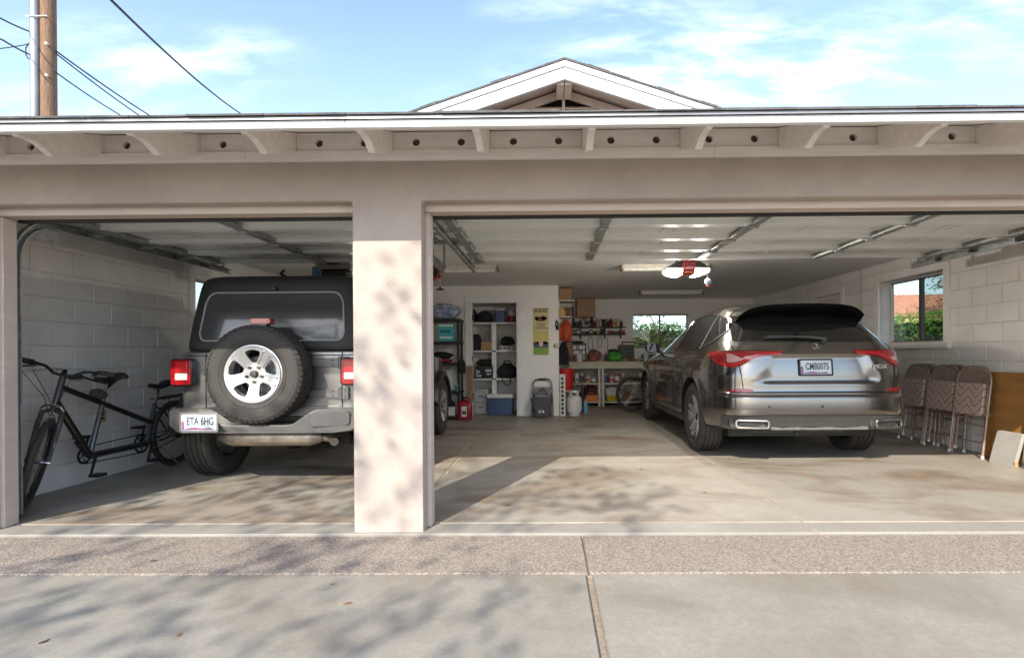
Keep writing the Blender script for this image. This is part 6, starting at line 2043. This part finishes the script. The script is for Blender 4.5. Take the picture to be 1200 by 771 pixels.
# pots and cans on the middle shelf
rnd = random.Random(21)
cols = [(P(214, 212, 205), 'white'), (P(160, 158, 152, .35, .5), 'silver'), (P(196, 190, 178), 'cream'), (P(130, 140, 150, .4), 'grey-blue'), (P(206, 204, 200), 'white'), (P(70, 90, 70), 'green'), (P(200, 188, 176), 'pale'), (P(150, 66, 56), 'red-brown'), (P(170, 124, 92, .4, .4), 'copper'), (P(190, 180, 168), 'beige'), (P(176, 172, 168, .35, .5), 'silver'), (P(205, 203, 198), 'white'), (P(120, 70, 60), 'brown'), (P(216, 215, 211), 'white')]
ords = ['first', 'second', 'third', 'fourth', 'fifth', 'sixth', 'seventh', 'eighth', 'ninth', 'tenth', 'eleventh', 'twelfth', 'thirteenth', 'fourteenth']
x = .58
for i, (m_, cn) in enumerate(cols):
    r_ = rnd.uniform(.042, .070); h_ = rnd.uniform(.12, .23)
    x += r_
    can((x, 11.80 + rnd.uniform(0, .06), .498), r_, h_, m_, P(185, 184, 180, .35, .5) if i % 2 else P(225, 223, 216), '%s can on the bench middle shelf, %s from the left' % (cn, ords[i]), 'cans on the bench middle shelf')
    x += r_ + rnd.uniform(.004, .03)
# bottom shelf
tbx = wbox('tool_box', 'orange tool box on the bottom shelf of the workbench', 'tool box', (.93, 11.74, .106), .24, .16, .13, P(222, 128, 40, .5))
MB().tube([(-.07, 0, .13), (-.06, 0, .17), (.06, 0, .17), (.07, 0, .13)], .010, 8).build('handle', P(190, 96, 30), tbx)
sack('maroon_bag', 'maroon bag behind the orange tool box', 'bag', (.93, 12.0, .106), .30, .2, .33, P(104, 38, 46, .8), 12)
sack('purple_bag', 'small purple bag by the left post of the workbench', 'bag', (.69, 11.50, .0), .11, .10, .32, P(86, 40, 80, .8), 13)
for k, (x0, lean, lb) in enumerate(((.80, .05, 'dark green folded rod leaning under the workbench, left one'), (.86, .02, 'black folded rod leaning under the workbench, right one'))):
    tag(MB().tube([(x0, 11.82, .106), (x0 + lean, 11.85, .46)], .014, 8).build('folded_rod', P(34, 52, 46) if k == 0 else M_BLACK), lb, 'rod')
yc_ = MB()
for k in range(5):
    yc_.tube([(1.40 + (.13 - .008 * k) * math.cos(2 * math.pi * i / 24), 11.80 + (.07) * math.sin(2 * math.pi * i / 24), .122 + .022 * k + .01 * math.sin(i)) for i in range(24)], .012, 6, True)
tag(yc_.build('extension_cord', P(222, 190, 48, .5)), 'coiled yellow extension cord on the bottom shelf of the workbench', 'cord')
sack('white_sack', 'white sack on the bottom shelf behind the yellow cord', 'sack', (1.42, 12.05, .106), .34, .22, .33, P(206, 202, 204, .7), 14)
sack('brown_sack', 'brown cloth heap on the bottom shelf right of the yellow cord', 'sack', (1.70, 11.8, .106), .20, .2, .20, P(150, 120, 92, .8), 15)
# bench top clutter
OG = thing('letter_organiser', 'black parts organiser with white drawers on the workbench', 'organiser', (.66, 12.10, .954))
boxo('case', (-.185, .185, -.06, .12, 0, .40), M_BLACK, OG, .006)
for r_ in range(3):
    for c_ in range(5):
        if (r_, c_) in ((0, 3), (0, 2)): continue
        boxo('drawer', (-.165 + c_ * .066, -.107 + c_ * .066, -.075, -.061, .035 + r_ * .115, .125 + r_ * .115), P(226, 228, 230, .4) if (r_ + c_) % 4 else P(150, 156, 162, .4), OG, .004)
sack('cap', 'black cap lying on top of the parts organiser', 'cap', (.66, 12.13, 1.355), .30, .2, .055, BLK, 16)
rb_ = wbox('red_box', 'dark red box at the left end of the workbench', 'box', (.58, 11.86, .954), .24, .2, .10, P(96, 20, 30, .5))
PT = lathe_thing('flower_pot', 'white pot on the front edge of the workbench', 'pot', (.675, 11.74, .954), [(0, 0), (.058, 0), (.074, .15), (.080, .15), (.080, .175), (.070, .175), (.056, .02), (0, .02)], P(224, 216, 222, .4), 18)
sack('brown_helmet', 'dark brown and red helmet in the middle of the workbench', 'helmet', (1.02, 12.02, .954), .30, .26, .26, mat('maroon_cloth', (.10, .035, .030), .5, var=.6, vs=20, col2=(.30, .12, .09)), 17)
sack('red_glove', 'faded red glove in front of the brown helmet', 'glove', (.98, 11.82, .954), .16, .12, .12, P(166, 92, 84, .8), 18)
for i, (x_, h_, cc) in enumerate(((1.20, .11, P(150, 150, 156, .3)), (1.27, .15, P(84, 84, 92, .4)), (1.34, .10, P(130, 120, 116, .4)))):
    bottle((x_, 12.0, .954), .028, h_ * 1.3, cc, M_BLACK, ['short silver', 'taller grey', 'stubby brown-grey'][i] + ' bottle between the helmet and the green bag')
sack('green_bag', 'bright green bag on the front of the workbench', 'bag', (1.46, 11.85, .954), .34, .24, .22, mat('bright_green_cloth', (.07, .42, .045), .55, var=.6, vs=16, bump=.6, bs=14), 19)
sack('flat_hat', 'flat black cap behind the green bag', 'cap', (1.43, 12.1, 1.17), .20, .16, .05, BLK, 20)
wbox('black_tin', 'black square tin carrying the flat cap behind the green bag', 'tin', (1.43, 12.12, .954), .2, .16, .214, P(30, 30, 32))
RD = thing('parts_cabinet', 'dark wire crate with small bins right of the green bag', 'crate', (1.73, 12.05, .954))
boxo('case', (-.165, .165, -.06, .12, 0, .36), P(40, 44, 44, .5), RD, .006)
for i in range(5):
    boxo('vertical_wire', (-.14 + i * .066, -.132 + i * .066, -.070, -.062, .02, .34), P(20, 22, 22), RD)
for i in range(4):
    boxo('horizontal_wire', (-.15, .15, -.078, -.0705, .05 + i * .085, .058 + i * .085), P(86, 92, 92), RD)
wbox('white_tray', 'white tray on top of the dark wire crate', 'tray', (1.77, 12.05, 1.315), .25, .16, .035, P(222, 220, 214))
wbox('red_book', 'dark red book lying on the white tray', 'book', (1.76, 12.05, 1.351), .26, .17, .035, P(110, 50, 50))
for i in range(3):
    sack('rag', ['tan rag on the bench front right of the green bag', 'brown rag lying next to the dark wire crate', 'grey rag at the right of the bench front'][i], 'rag', (1.66 + .16 * i, 11.78, .954), .15, .12, .07, [P(170, 136, 104, .9), P(120, 84, 62, .9), P(150, 150, 150, .9)][i], 30 + i)
lathe_thing('glass_jar', 'glass jar with white lid near the bike handlebar', 'jar', (2.12, 11.85, .954), [(0, 0), (.06, 0), (.062, .16), (.045, .18), (.045, .20), (0, .20)], P(190, 196, 200, .15), 16)
# oak cabinet
OC = thing('oak_cabinet', 'small oak wall cabinet with raised arched door near the ceiling', 'cabinet', (.865, 12.25, 1.945))
boxo('carcass', (-.205, .205, .0, .347, 0, .415), M_OAK, OC, .004)
dr_ = boxo('door', (-.20, .20, -.022, -.001, .005, .41), M_OAK, OC, .005)
pp_ = [(-.135, .06), (.135, .06), (.135, .30)] + [(.135 - .27 * i / 10, .30 + .05 * math.sin(math.pi * i / 10)) for i in range(1, 10)] + [(-.135, .30)]
MB().prism(pp_, lambda u, v, q: (u, -.022 - q, v), .0, .010).build('raised_panel', M_OAK, dr_, 0, .006)
# narrow shelves with bottles on the back wall
for k, (z, lb) in enumerate(((1.715, 'upper dark bottle shelf on the back wall'), (1.555, 'lower dark bottle shelf on the back wall'))):
    s_ = tag(boxo('bottle_shelf', (.53, 1.78, 12.38, 12.598, z, z + .018), P(70, 56, 48, .6), None, .002), lb, 'shelf')
    for x_ in (.75, 1.30, 1.66):
        boxo('bracket', (x_, x_ + .012, 12.42, 12.597, z - .09, z - .001), P(30, 28, 28), s_)
tag(boxo('wall_wire', (1.375, 1.387, 12.588, 12.598, 1.0, 1.50), P(60, 52, 48)), 'dark wire running down the back wall to the bench', 'wire')
rnd = random.Random(8)
pal = [(P(40, 40, 44), 'black'), (P(196, 194, 188), 'white'), (P(92, 96, 110), 'slate'), (P(60, 44, 40), 'brown'), (P(206, 196, 160), 'cream'), (P(150, 150, 156), 'grey'), (P(110, 40, 44), 'maroon'), (P(70, 84, 60), 'olive')]
x = .57; i = 0
while x < 1.74 and i < 16:
    r_ = rnd.uniform(.022, .036); h_ = rnd.uniform(.15, .27)
    m_, cn = pal[(i * 3 + i // 5) % len(pal)]
    x += r_
    nth = '%s from the left' % (ords + ['fifteenth', 'sixteenth', 'seventeenth'])[i]
    if i % 4 == 3: spray((x, 12.47, 1.734), h_ * 1.15, m_, P(200, 60, 50) if i % 8 == 3 else P(228, 228, 228), '%s spray bottle on the upper back-wall shelf, %s' % (cn, nth), 'bottles on the back wall shelves')
    elif i % 3 == 1: can((x, 12.47, 1.734), r_ * 1.2, h_ * .8, m_, P(200, 198, 190, .4), '%s tin on the upper back-wall shelf, %s' % (cn, nth), 'bottles on the back wall shelves')
    else: bottle((x, 12.47, 1.734), r_, h_, m_, pal[(i + 1) % 8][0], '%s bottle on the upper back-wall shelf, %s' % (cn, nth), P(205, 200, 186) if i % 2 else None, 'bottles on the back wall shelves')
    x += r_ + rnd.uniform(.006, .022); i += 1
x = .57; i = 0
pal2 = [(P(34, 30, 34), 'black'), (P(84, 80, 130), 'violet'), (P(110, 110, 170), 'lilac'), (P(60, 40, 40), 'brown'), (P(130, 52, 54), 'red'), (P(26, 26, 26), 'black'), (P(150, 170, 90), 'lime'), (P(60, 52, 60), 'dark'), (P(170, 130, 92), 'tan')]
while x < 1.70:
    r_ = rnd.uniform(.030, .055); h_ = rnd.uniform(.055, .115)
    m_, cn = pal2[i % len(pal2)]
    x += r_
    can((x, 12.47, 1.574), r_, h_, m_, M_BLACK if i % 2 else P(190, 184, 170), '%s low tin on the lower back-wall shelf, %s from the left' % (cn, (ords + ['fifteenth', 'sixteenth', 'seventeenth', 'eighteenth'])[i]), 'tins on the lower back wall shelf', 'tin')
    x += r_ + rnd.uniform(.004, .015); i += 1

# ------------------------------------------------------------------ second bicycle behind the SUV nose
MTB = thing('mountain_bicycle', 'dark mountain bicycle standing between the workbench and the SUV front', 'bicycle', (1.95, 10.5, 0))
def mp(x, z, y=0.0): return Vector((x, y + .03 * z, z))
T1 = Matrix.Translation(mp(-.33, .345)) @ Matrix.Rotation(R(14), 4, 'Z') @ Matrix.Rotation(R(90), 4, 'X')
T2 = Matrix.Translation(mp(.75, .345)) @ Matrix.Rotation(R(90), 4, 'X')
spoked_wheel(MTB, T1, .345, .024); spoked_wheel(MTB, T2, .345, .024)
f2 = MB()
f2.tube([mp(-.06, .80), mp(.40, .70)], .018, 8); f2.tube([mp(-.08, .72), mp(.30, .30)], .02, 8); f2.tube([mp(.30, .30), mp(.42, .78)], .017, 8)
f2.tube([mp(.30, .30, .02), mp(.75, .345, .05)], .009, 8); f2.tube([mp(.41, .70, .02), mp(.75, .345, .05)], .008, 8); f2.tube([mp(-.09, .70), mp(-.03, .90)], .022, 10)
f2.build('frame', M_BIKE, MTB)
for s in (-.055, .055):
    MB().tube([mp(-.10, .69, s), mp(-.20, .55, s), mp(-.33, .345, s)], [.018, .016, .011], 8).build('fork', M_CHROME, MTB)
MB().tube([mp(-.12, .98, -.32), mp(-.08, .96, -.12), mp(-.04, .93, 0), mp(-.08, .96, .12), mp(-.12, .98, .32)], .012, 8).build('handlebar', M_BLACK, MTB)
saddle(MTB, Matrix.Translation(mp(.45, .88)) @ Matrix.Rotation(R(-90), 4, 'Z'))
MB().tube([mp(.42, .78), mp(.445, .85)], .013, 8).build('seat_post', M_CHROME, MTB)
rg = MB(); rg.lathe([(.085, -.003), (.085, .003), (.03, .003), (.03, -.003)], Matrix.Translation(mp(.30, .30, -.04)) @ Matrix.Rotation(R(90), 4, 'X'), 24, closed=True); rg.build('chainring', M_BLACK, MTB)

# ------------------------------------------------------------------ more bench and wall clutter
rnd = random.Random(41)
cl_ = [('screwdriver', 'red-handled screwdriver lying on the bench near its left end', .80, P(170, 40, 36)), ('chisel', 'yellow-handled chisel lying on the bench before the helmet', 1.12, P(214, 170, 50)),
       ('wrench', 'steel wrench lying on the bench before the small bottles', 1.26, P(170, 170, 172, .3, .8)), ('hammer_handle', 'wooden hammer handle on the bench right of the bottles', 1.62, P(160, 110, 66))]
for k, (nm, lb, x_, m_) in enumerate(cl_):
    a = rnd.uniform(-.6, .6)
    d = Vector((math.cos(a), math.sin(a), 0))
    p = Vector((x_, 11.72, .967))
    o = tag(MB().tube([p - d * .07, p - d * .05, p + d * .05, p + d * .07], [.008, .013, .013, .009], 8).build(nm, m_), lb, 'tool')
    MB().cyl(p + d * .07, p + d * .16, .0045, n=6).build('shaft', P(170, 170, 172, .3, .8), o)
for k, (x_, z_, ln, lb) in enumerate(((.98, 1.52, .34, 'black cord loop hanging below the bottle shelf, left one'), (1.20, 1.52, .26, 'black cord loop hanging below the bottle shelf, right one'))):
    pts = [(x_ + .05 * math.sin(2 * math.pi * i / 20), 12.58, z_ - ln / 2 + ln / 2 * math.cos(2 * math.pi * i / 20)) for i in range(20)]
    tag(MB().tube(pts, .006, 6, True).build('cord_loop', M_BLACK), lb, 'cord')
for k, (x_, w_, h_, c_, lb) in enumerate(((.52, .16, .12, (196, 186, 160), 'pale carton at the far left of the bench middle shelf'), (2.25, .24, .22, (150, 112, 76), 'brown carton on the bench middle shelf behind the bicycle'), (2.55, .2, .16, (96, 100, 108), 'grey carton on the bench middle shelf behind the bicycle'))):
    b_ = wbox('carton', lb, 'box', (x_ + .03, 12.12, .498), w_, .2, h_, P(*c_, .7))
    boxo('printed_panel', (-w_ * .35, w_ * .35, -.1022, -.1004, h_ * .3, h_ * .7), P(70, 74, 90), b_)
for k, (x_, z_, m_, lb) in enumerate(((2.25, .954, P(60, 62, 66), 'grey tool case on the bench under the back window'), (2.62, .954, P(120, 40, 40), 'red tool case on the bench under the back window'))):
    t_ = wbox('tool_case', lb, 'tool box', (x_, 12.2, z_), .30, .2, .15, m_)
    MB().tube([(-.06, -.0, .15), (-.05, 0, .185), (.05, 0, .185), (.06, 0, .15)], .009, 8).build('handle', M_BLACK, t_)
# scuff-prone cable conduit and switch on the side walls
cdt = MB(); cdt.tube([(XR - .018, 8.30, 2.36), (XR - .018, 8.30, 1.32)], .011, 8)
cd_ = tag(cdt.build('conduit', P(206, 202, 196, .5)), 'thin painted conduit running down the right wall to a switch', 'conduit')
boxo('switch_box', (XR - .040, XR - .001, 8.265, 8.335, 1.20, 1.318), P(200, 196, 188, .5), cd_, .004)
# ------------------------------------------------------------------ foliage
def leaf_mat(name, c1, c2, tl=.35):
    m = bpy.data.materials.new(name); m.use_nodes = True
    t = m.node_tree; t.nodes.remove(t.nodes['Principled BSDF'])
    g = t.nodes.new('ShaderNodeNewGeometry')
    n = t.nodes.new('ShaderNodeTexNoise'); n.inputs['Scale'].default_value = 3.1; n.inputs['Detail'].default_value = 4
    t.links.new(g.outputs['Position'], n.inputs['Vector'])
    mx = t.nodes.new('ShaderNodeMixRGB'); mx.inputs['Color1'].default_value = (*c1, 1); mx.inputs['Color2'].default_value = (*c2, 1)
    mr = t.nodes.new('ShaderNodeMapRange'); mr.inputs['From Min'].default_value = .35; mr.inputs['From Max'].default_value = .65
    t.links.new(n.outputs['Fac'], mr.inputs['Value']); t.links.new(mr.outputs['Result'], mx.inputs['Fac'])
    d = t.nodes.new('ShaderNodeBsdfDiffuse'); tr = t.nodes.new('ShaderNodeBsdfTranslucent'); ms = t.nodes.new('ShaderNodeMixShader')
    t.links.new(mx.outputs[0], d.inputs[0]); t.links.new(mx.outputs[0], tr.inputs[0]); ms.inputs[0].default_value = tl
    t.links.new(d.outputs[0], ms.inputs[1]); t.links.new(tr.outputs[0], ms.inputs[2])
    t.links.new(ms.outputs[0], t.nodes['Material Output'].inputs[0])
    return m
LEAF = leaf_mat('leaf_green', (.055, .12, .028), (.11, .17, .045))
LEAF2 = leaf_mat('hedge_green', (.075, .20, .030), (.14, .30, .050))
LEAF3 = leaf_mat('dark_leaf', (.035, .085, .03), (.07, .12, .045))
YUC = leaf_mat('yucca_leaf', (.34, .38, .075), (.52, .48, .14))
BARK = mat('bark', (.16, .115, .080), .9, var=.4, vs=12, bump=.7, bs=30, stretch=(4, 4, 1))
def leaf(mb, p, size, rnd, up=None):
    d = Vector((rnd.gauss(0, 1), rnd.gauss(0, 1), rnd.gauss(0, .7)))
    if d.length < .01: d = Vector((1, 0, 0))
    d.normalize()
    a = d.orthogonal().normalized(); a.rotate(Matrix.Rotation(rnd.uniform(0, 6.28), 3, d)) if False else None
    b = d.cross(a)
    w = size * .42
    mb.add([p, p + d * size * .5 + a * w * .5 + b * .1 * size, p + d * size, p + d * size * .5 - a * w * .5 + b * .1 * size], [(0, 1, 2, 3)])
def hedge(name, label, x0, x1, y0, y1, h, n, size, m, seed):
    T = thing(name, label, 'hedge', ((x0 + x1) / 2, (y0 + y1) / 2, -.04))
    cx, cy = (x0 + x1) / 2, (y0 + y1) / 2
    rnd = random.Random(seed)
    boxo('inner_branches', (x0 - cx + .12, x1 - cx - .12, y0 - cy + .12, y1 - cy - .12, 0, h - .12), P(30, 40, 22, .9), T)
    mb = MB()
    for _ in range(n):
        f = rnd.random()
        x, y, z = rnd.uniform(x0, x1) - cx, rnd.uniform(y0, y1) - cy, rnd.uniform(0, h)
        k = rnd.choice((0, 0, 1, 2, 3)) if (y1 - y0) > (x1 - x0) else rnd.choice((2, 2, 1, 3, 0))
        j = rnd.uniform(-.10, .08)
        if k == 0: x = x0 - cx - j
        elif k == 1: z = h + j * 1.6
        elif k == 2: y = y0 - cy - j
        else: x = x1 - cx + j
        leaf(mb, Vector((x, y, z)), size * rnd.uniform(.6, 1.3), rnd)
    stuff(mb.build('foliage', m, T, 0))
    return T
def tree(name, label, base, height, crown_c, crown_r, nclump, nleaf, size, m, seed, lean=(0, 0), r0=.16, spread=1.0, levels=3):
    T = thing(name, label, 'tree', base)
    rnd = random.Random(seed)
    wood = MB(); tips = []
    def grow(p, d, ln, r, lv):
        pts = [p]; rs = [r]
        k = 5
        for i in range(k):
            d = (d + Vector((rnd.gauss(0, .13), rnd.gauss(0, .13), rnd.gauss(0, .07) + .03))).normalized()
            p = p + d * ln / k
            pts.append(p); rs.append(r * (1 - .5 * (i + 1) / k))
            if lv > 0 and i >= 1:
                tips.append((p, lv))
        wood.tube(pts, rs, 7 if lv < 2 else 5)
        if lv < levels:
            for q in range(4 if lv == 0 else 3):
                a = rnd.uniform(0, 6.28)
                s = d.orthogonal().normalized(); s.rotate(Matrix.Rotation(a, 3, d))
                nd = (d * rnd.uniform(.5, .9) + s * rnd.uniform(.5, 1.0) * spread).normalized()
                grow(pts[rnd.choice((3, 4, 5)) if q else 5], nd, ln * rnd.uniform(.55, .8), rs[-1] * rnd.uniform(.65, .85), lv + 1)
    grow(Vector((0, 0, -.05)), Vector((lean[0], lean[1], 1)).normalized(), height * .42, r0, 0)
    wood.build('trunk', BARK, T, 60)
    mb = MB()
    cc = Vector(crown_c) - Vector(base); cr = Vector(crown_r)
    cl = [p for p, lv in tips if lv >= 2]
    for _ in range(nclump):
        if cl and rnd.random() < .8:
            c = rnd.choice(cl) + Vector((rnd.gauss(0, .12), rnd.gauss(0, .12), rnd.gauss(0, .1)))
        else:
            u = Vector((rnd.gauss(0, 1), rnd.gauss(0, 1), rnd.gauss(0, 1))).normalized() * rnd.random() ** .4
            c = cc + Vector((u.x * cr.x, u.y * cr.y, u.z * cr.z))
        for _ in range(nleaf):
            leaf(mb, c + Vector((rnd.gauss(0, .16), rnd.gauss(0, .16), rnd.gauss(0, .12))), size * rnd.uniform(.6, 1.3), rnd)
    stuff(mb.build('crown', m, T, 0))
    return T
# the tree across the drive whose shadow dapples the pier and the concrete
tree('shade_tree', 'loose leafy tree standing across the drive behind the viewpoint', (-5.8, -4.4, -.04), 7.5, (-5.0, -4.1, 5.7), (2.8, 2.1, 1.8), 560, 13, .125, LEAF, 5, lean=(.10, .05), r0=.15)
# hedge, house and tree seen through the side window
hedge('boxed_hedge', 'clipped green hedge outside the right-hand window', 8.1, 9.0, 5.2, 18.5, 1.93, 16000, .10, LEAF2, 4)
tree('garden_tree', 'dark tree beside the red-tiled house outside the right window', (16.2, 19.6, -.04), 5.2, (16.2, 19.6, 3.9), (1.3, 1.3, .9), 110, 12, .16, LEAF3, 9, r0=.12)
NH = thing('neighbour_house', 'house with red clay tile roof outside the right-hand window', 'house', (16.5, 25.5, -.04))
M_TILE = mat('clay_tile', (.42, .16, .095), .8, var=.4, vs=5, col2=(.56, .27, .17))
M_NSTUC = mat('neighbour_stucco', (.62, .50, .38), .9, var=.1, vs=2)
boxo('wall', (-6, 7, -3.2, 4, 0, 2.35), M_NSTUC, NH)
for (a, b) in ((-4.4, -3.2), (-1.0, .4), (2.6, 4.0)):
    w_ = boxo('window', (a, b, -3.24, -3.19, .9, 2.0), P(60, 66, 74, .2), NH); boxo('window_sill', (a - .05, b + .05, -3.30, -3.241, .84, .90), M_NSTUC, w_)
rfo = MB(); rfo.add([(-6.6, -3.9, 2.45), (7.6, -3.9, 2.45), (7.6, .4, 3.75), (-6.6, .4, 3.75), (7.6, 4.7, 2.45), (-6.6, 4.7, 2.45), (-6.6, -3.9, 2.35), (7.6, -3.9, 2.35), (7.6, 4.7, 2.35), (-6.6, 4.7, 2.35)],
        [(0, 1, 2, 3), (3, 2, 4, 5), (6, 7, 1, 0), (7, 8, 4, 2, 1), (9, 6, 0, 3, 5), (6, 9, 8, 7)])
ro_ = rfo.build('roof', M_TILE, NH, 0)
rows_ = MB()
k = 0
x = -6.55
tile = MB(); tile.lathe([(.10, 0), (.085, .46)], Matrix.Rotation(R(0), 4, 'X'), 6, arc=(0, math.pi))
while x < 7.5:                                          # barrel tile courses
    for j in range(9):
        y0 = -3.9 + j * .48; z0 = 2.455 + (y0 + 3.9) * .302
        Mx = Matrix.Translation((x, y0, z0)) @ Matrix.Rotation(R(-90) + math.atan(.302) + .06, 4, 'X') @ Matrix.Rotation(R(180), 4, 'Z')
        rows_.lathe([(.095, 0), (.08, .50)], Mx, 5, arc=(0, math.pi))
    x += .20
stuff(rows_.build('roof_tiles', M_TILE, ro_, 60))
boxo('fascia', (-6.6, 7.6, -3.94, -3.905, 2.30, 2.46), mat('house_trim', (.60, .36, .22), .7), ro_)
# outside the back window
hedge('tall_hedge', 'tall dense hedge beyond the back window', -2.0, 12.5, 20.0, 21.0, 2.12, 12000, .16, LEAF, 14)
tree('slender_tree', 'light green tree at the left of the back window view', (3.62, 18.0, -.04), 4.4, (3.62, 18.0, 3.0), (.6, .6, .9), 60, 12, .13, LEAF2, 19, r0=.07)
YU = thing('yucca_plant', 'yellow-green spiky yucca outside the back window', 'plant', (2.85, 14.4, -.04))
MB().cyl((0, 0, 0), (0, 0, 1.0), .10, .08, 10).build('stem', BARK, YU)
rnd = random.Random(2)
for i in range(75):
    a = rnd.uniform(0, 6.28); el = R(rnd.uniform(-15, 85)); ln = rnd.uniform(.50, .80)
    d = Vector((math.cos(a) * math.cos(el), math.sin(a) * math.cos(el), math.sin(el))); s = Vector((-math.sin(a), math.cos(a), 0)); p = Vector((0, 0, 1.03))
    mb = MB(); u = d.cross(s)
    mb.add([p + s * .03, p - s * .03, p + d * ln * .55 - s * .042 + u * .01, p + d * ln * .55 + s * .042 + u * .01, p + d * ln + Vector((0, 0, -.06 * math.cos(el))), p + d * ln * .55 - u * .012], [(0, 1, 2, 3), (3, 2, 4), (0, 3, 5), (1, 5, 2), (2, 5, 4), (3, 4, 5), (0, 5, 1)])
    mb.build('leaf', YUC, YU, 0)

# ------------------------------------------------------------------ utility pole and wires
UP = thing('utility_pole', 'weathered wooden utility pole with a steel riser pipe at the left', 'utility pole', (-11.95, 13.0, -.04))
M_POLE = mat('pole_wood', (.27, .165, .105), .85, var=.5, vs=7, bump=.8, bs=18, stretch=(7, 7, .5), speck=(30, .60, .68, (.08, .05, .035)))
MB().cyl((0, 0, 0), (0, 0, 12.5), .168, .148, 20).build('pole', M_POLE, UP)
MB().cyl((-.275, -.05, 0), (-.275, -.05, 11.8), .108, n=18).build('riser_pipe', mat('riser_steel', (.34, .36, .385), .4, .6, var=.25, vs=3, stretch=(1, 1, .6)), UP)
for z in (3.2, 6.0, 9.25, 11.0):
    MB().box(-.395, .12, -.178, -.165, z, z + .022).build('pipe_strap', M_GALV, UP, 0)
for z in (7.85, 8.6):
    MB().cyl((.10, -.14, z), (.115, -.20, z), .028, n=10).build('bolt_plate', P(215, 215, 215, .4), UP)
MB().tube([(-.38, -.10, 8.66), (-.42, -.14, 8.52), (-.42, -.14, 8.36), (-.37, -.12, 8.26)], .012, 6).build('drop_loop', M_BLACK, UP)
def wire(label, pts, r, name='overhead_wire'):
    P_ = []
    for (a, b) in zip(pts, pts[1:]):
        a = Vector(a); b = Vector(b)
        for i in range(12):
            f = i / 12
            p = a.lerp(b, f); p.z -= (b - a).length * .012 * 4 * f * (1 - f)
            P_.append(p)
    P_.append(Vector(pts[-1]))
    return tag(MB().tube(P_, r, 6).build(name, mat('wire_black', (.012, .012, .013), .6)), label, 'wire')
wire('thick black cable crossing the sky right of the pole', [(-5.5, -9.0, 9.8), (-7.23, 9.0, 7.06), (-11.1, 20.0, 9.95), (-18.3, 40.0, 15.6)], .022)
wire('upper wire running right and back from the pole', [(-11.80, 13.0, 8.50), (-11.68, 16.0, 8.22), (-10.5, 45.0, 7.0)], .018)
wire('wire just below the upper one, right of the pole', [(-11.80, 13.0, 8.44), (-11.95, 16.2, 8.18), (-11.3, 45.0, 7.0)], .016)
wire('lowest wire running right and back from the pole', [(-11.80, 13.0, 7.98), (-12.4, 16.0, 8.15), (-13.5, 45.0, 8.4)], .016)
wire('upper wire coming from the left to the riser pipe', [(-12.33, 12.9, 8.90), (-12.06, 11.9, 8.62), (-10.0, 4.0, 6.8)], .018)
wire('middle wire coming from the left to the riser pipe', [(-12.33, 12.9, 8.35), (-12.06, 12.0, 8.17), (-10.0, 4.0, 6.5)], .018)
wire('thin wire coming level from the left to the pole', [(-12.33, 12.9, 8.60), (-13.0, 13.0, 8.57), (-19.0, 13.5, 8.4)], .012)

# ------------------------------------------------------------------ fallen leaves
lm = [mat('dry_leaf_tan', (.30, .15, .05), .8), mat('dry_leaf_brown', (.16, .08, .035), .8), mat('dry_leaf_orange', (.42, .18, .04), .8)]
fl_spots = [(-1.52, 2.22, -.019), (-2.03, 2.17, -.019), (-1.08, 2.72, -.019), (-.93, 2.50, -.019), (-2.2, 3.02, -.015), (.45, 4.9, .001), (.9, 5.3, .001), (1.25, 4.4, .001), (2.35, 4.85, .001), (2.9, 5.45, .001), (-.30, 4.05, .001), (.28, 5.55, .001), (-2.65, 4.55, .001), (-2.05, 4.35, .001), (3.35, 5.0, .001), (1.9, 5.75, .001)]
rnd = random.Random(77)
base_leaf = []
for k in range(3):
    mb = MB(); fr = []
    n = 7
    for i in range(n):
        f = i / (n - 1); w = .012 * math.sin(math.pi * min(1, f * .95 + .03)) ** .8
        fr.append([(-.03 + .06 * f, -w, .004 * math.sin(f * 3 + k) + .004), (-.03 + .06 * f, 0, .002 + .003 * f), (-.03 + .06 * f, w, .006 * math.cos(f * 2 + k) + .006)])
    base_leaf.append(mb.grid(fr).mesh('fallen_leaf', lm[k], 60))
for i, (x, y, z) in enumerate(fl_spots):
    o = bpy.data.objects.new('fallen_leaf', base_leaf[i % 3]); COL.objects.link(o)
    o.location = (x, y, z); o.rotation_euler = (0, 0, rnd.uniform(0, 6.28)); o.scale = (rnd.uniform(.45, .75),) * 3
    out_ = y < 3.42
    mates = sorted(p[0] for p in fl_spots if (p[1] < 3.42) == out_)
    nth = ['first', 'second', 'third', 'fourth', 'fifth', 'sixth', 'seventh', 'eighth', 'ninth', 'tenth', 'eleventh'][mates.index(x)]
    tag(o, 'small dry leaf on the %s, %s of the leaves there from the left' % ('drive outside' if out_ else 'sunlit garage floor', nth), 'leaf', 'leaves on the drive' if out_ else 'leaves on the garage floor')
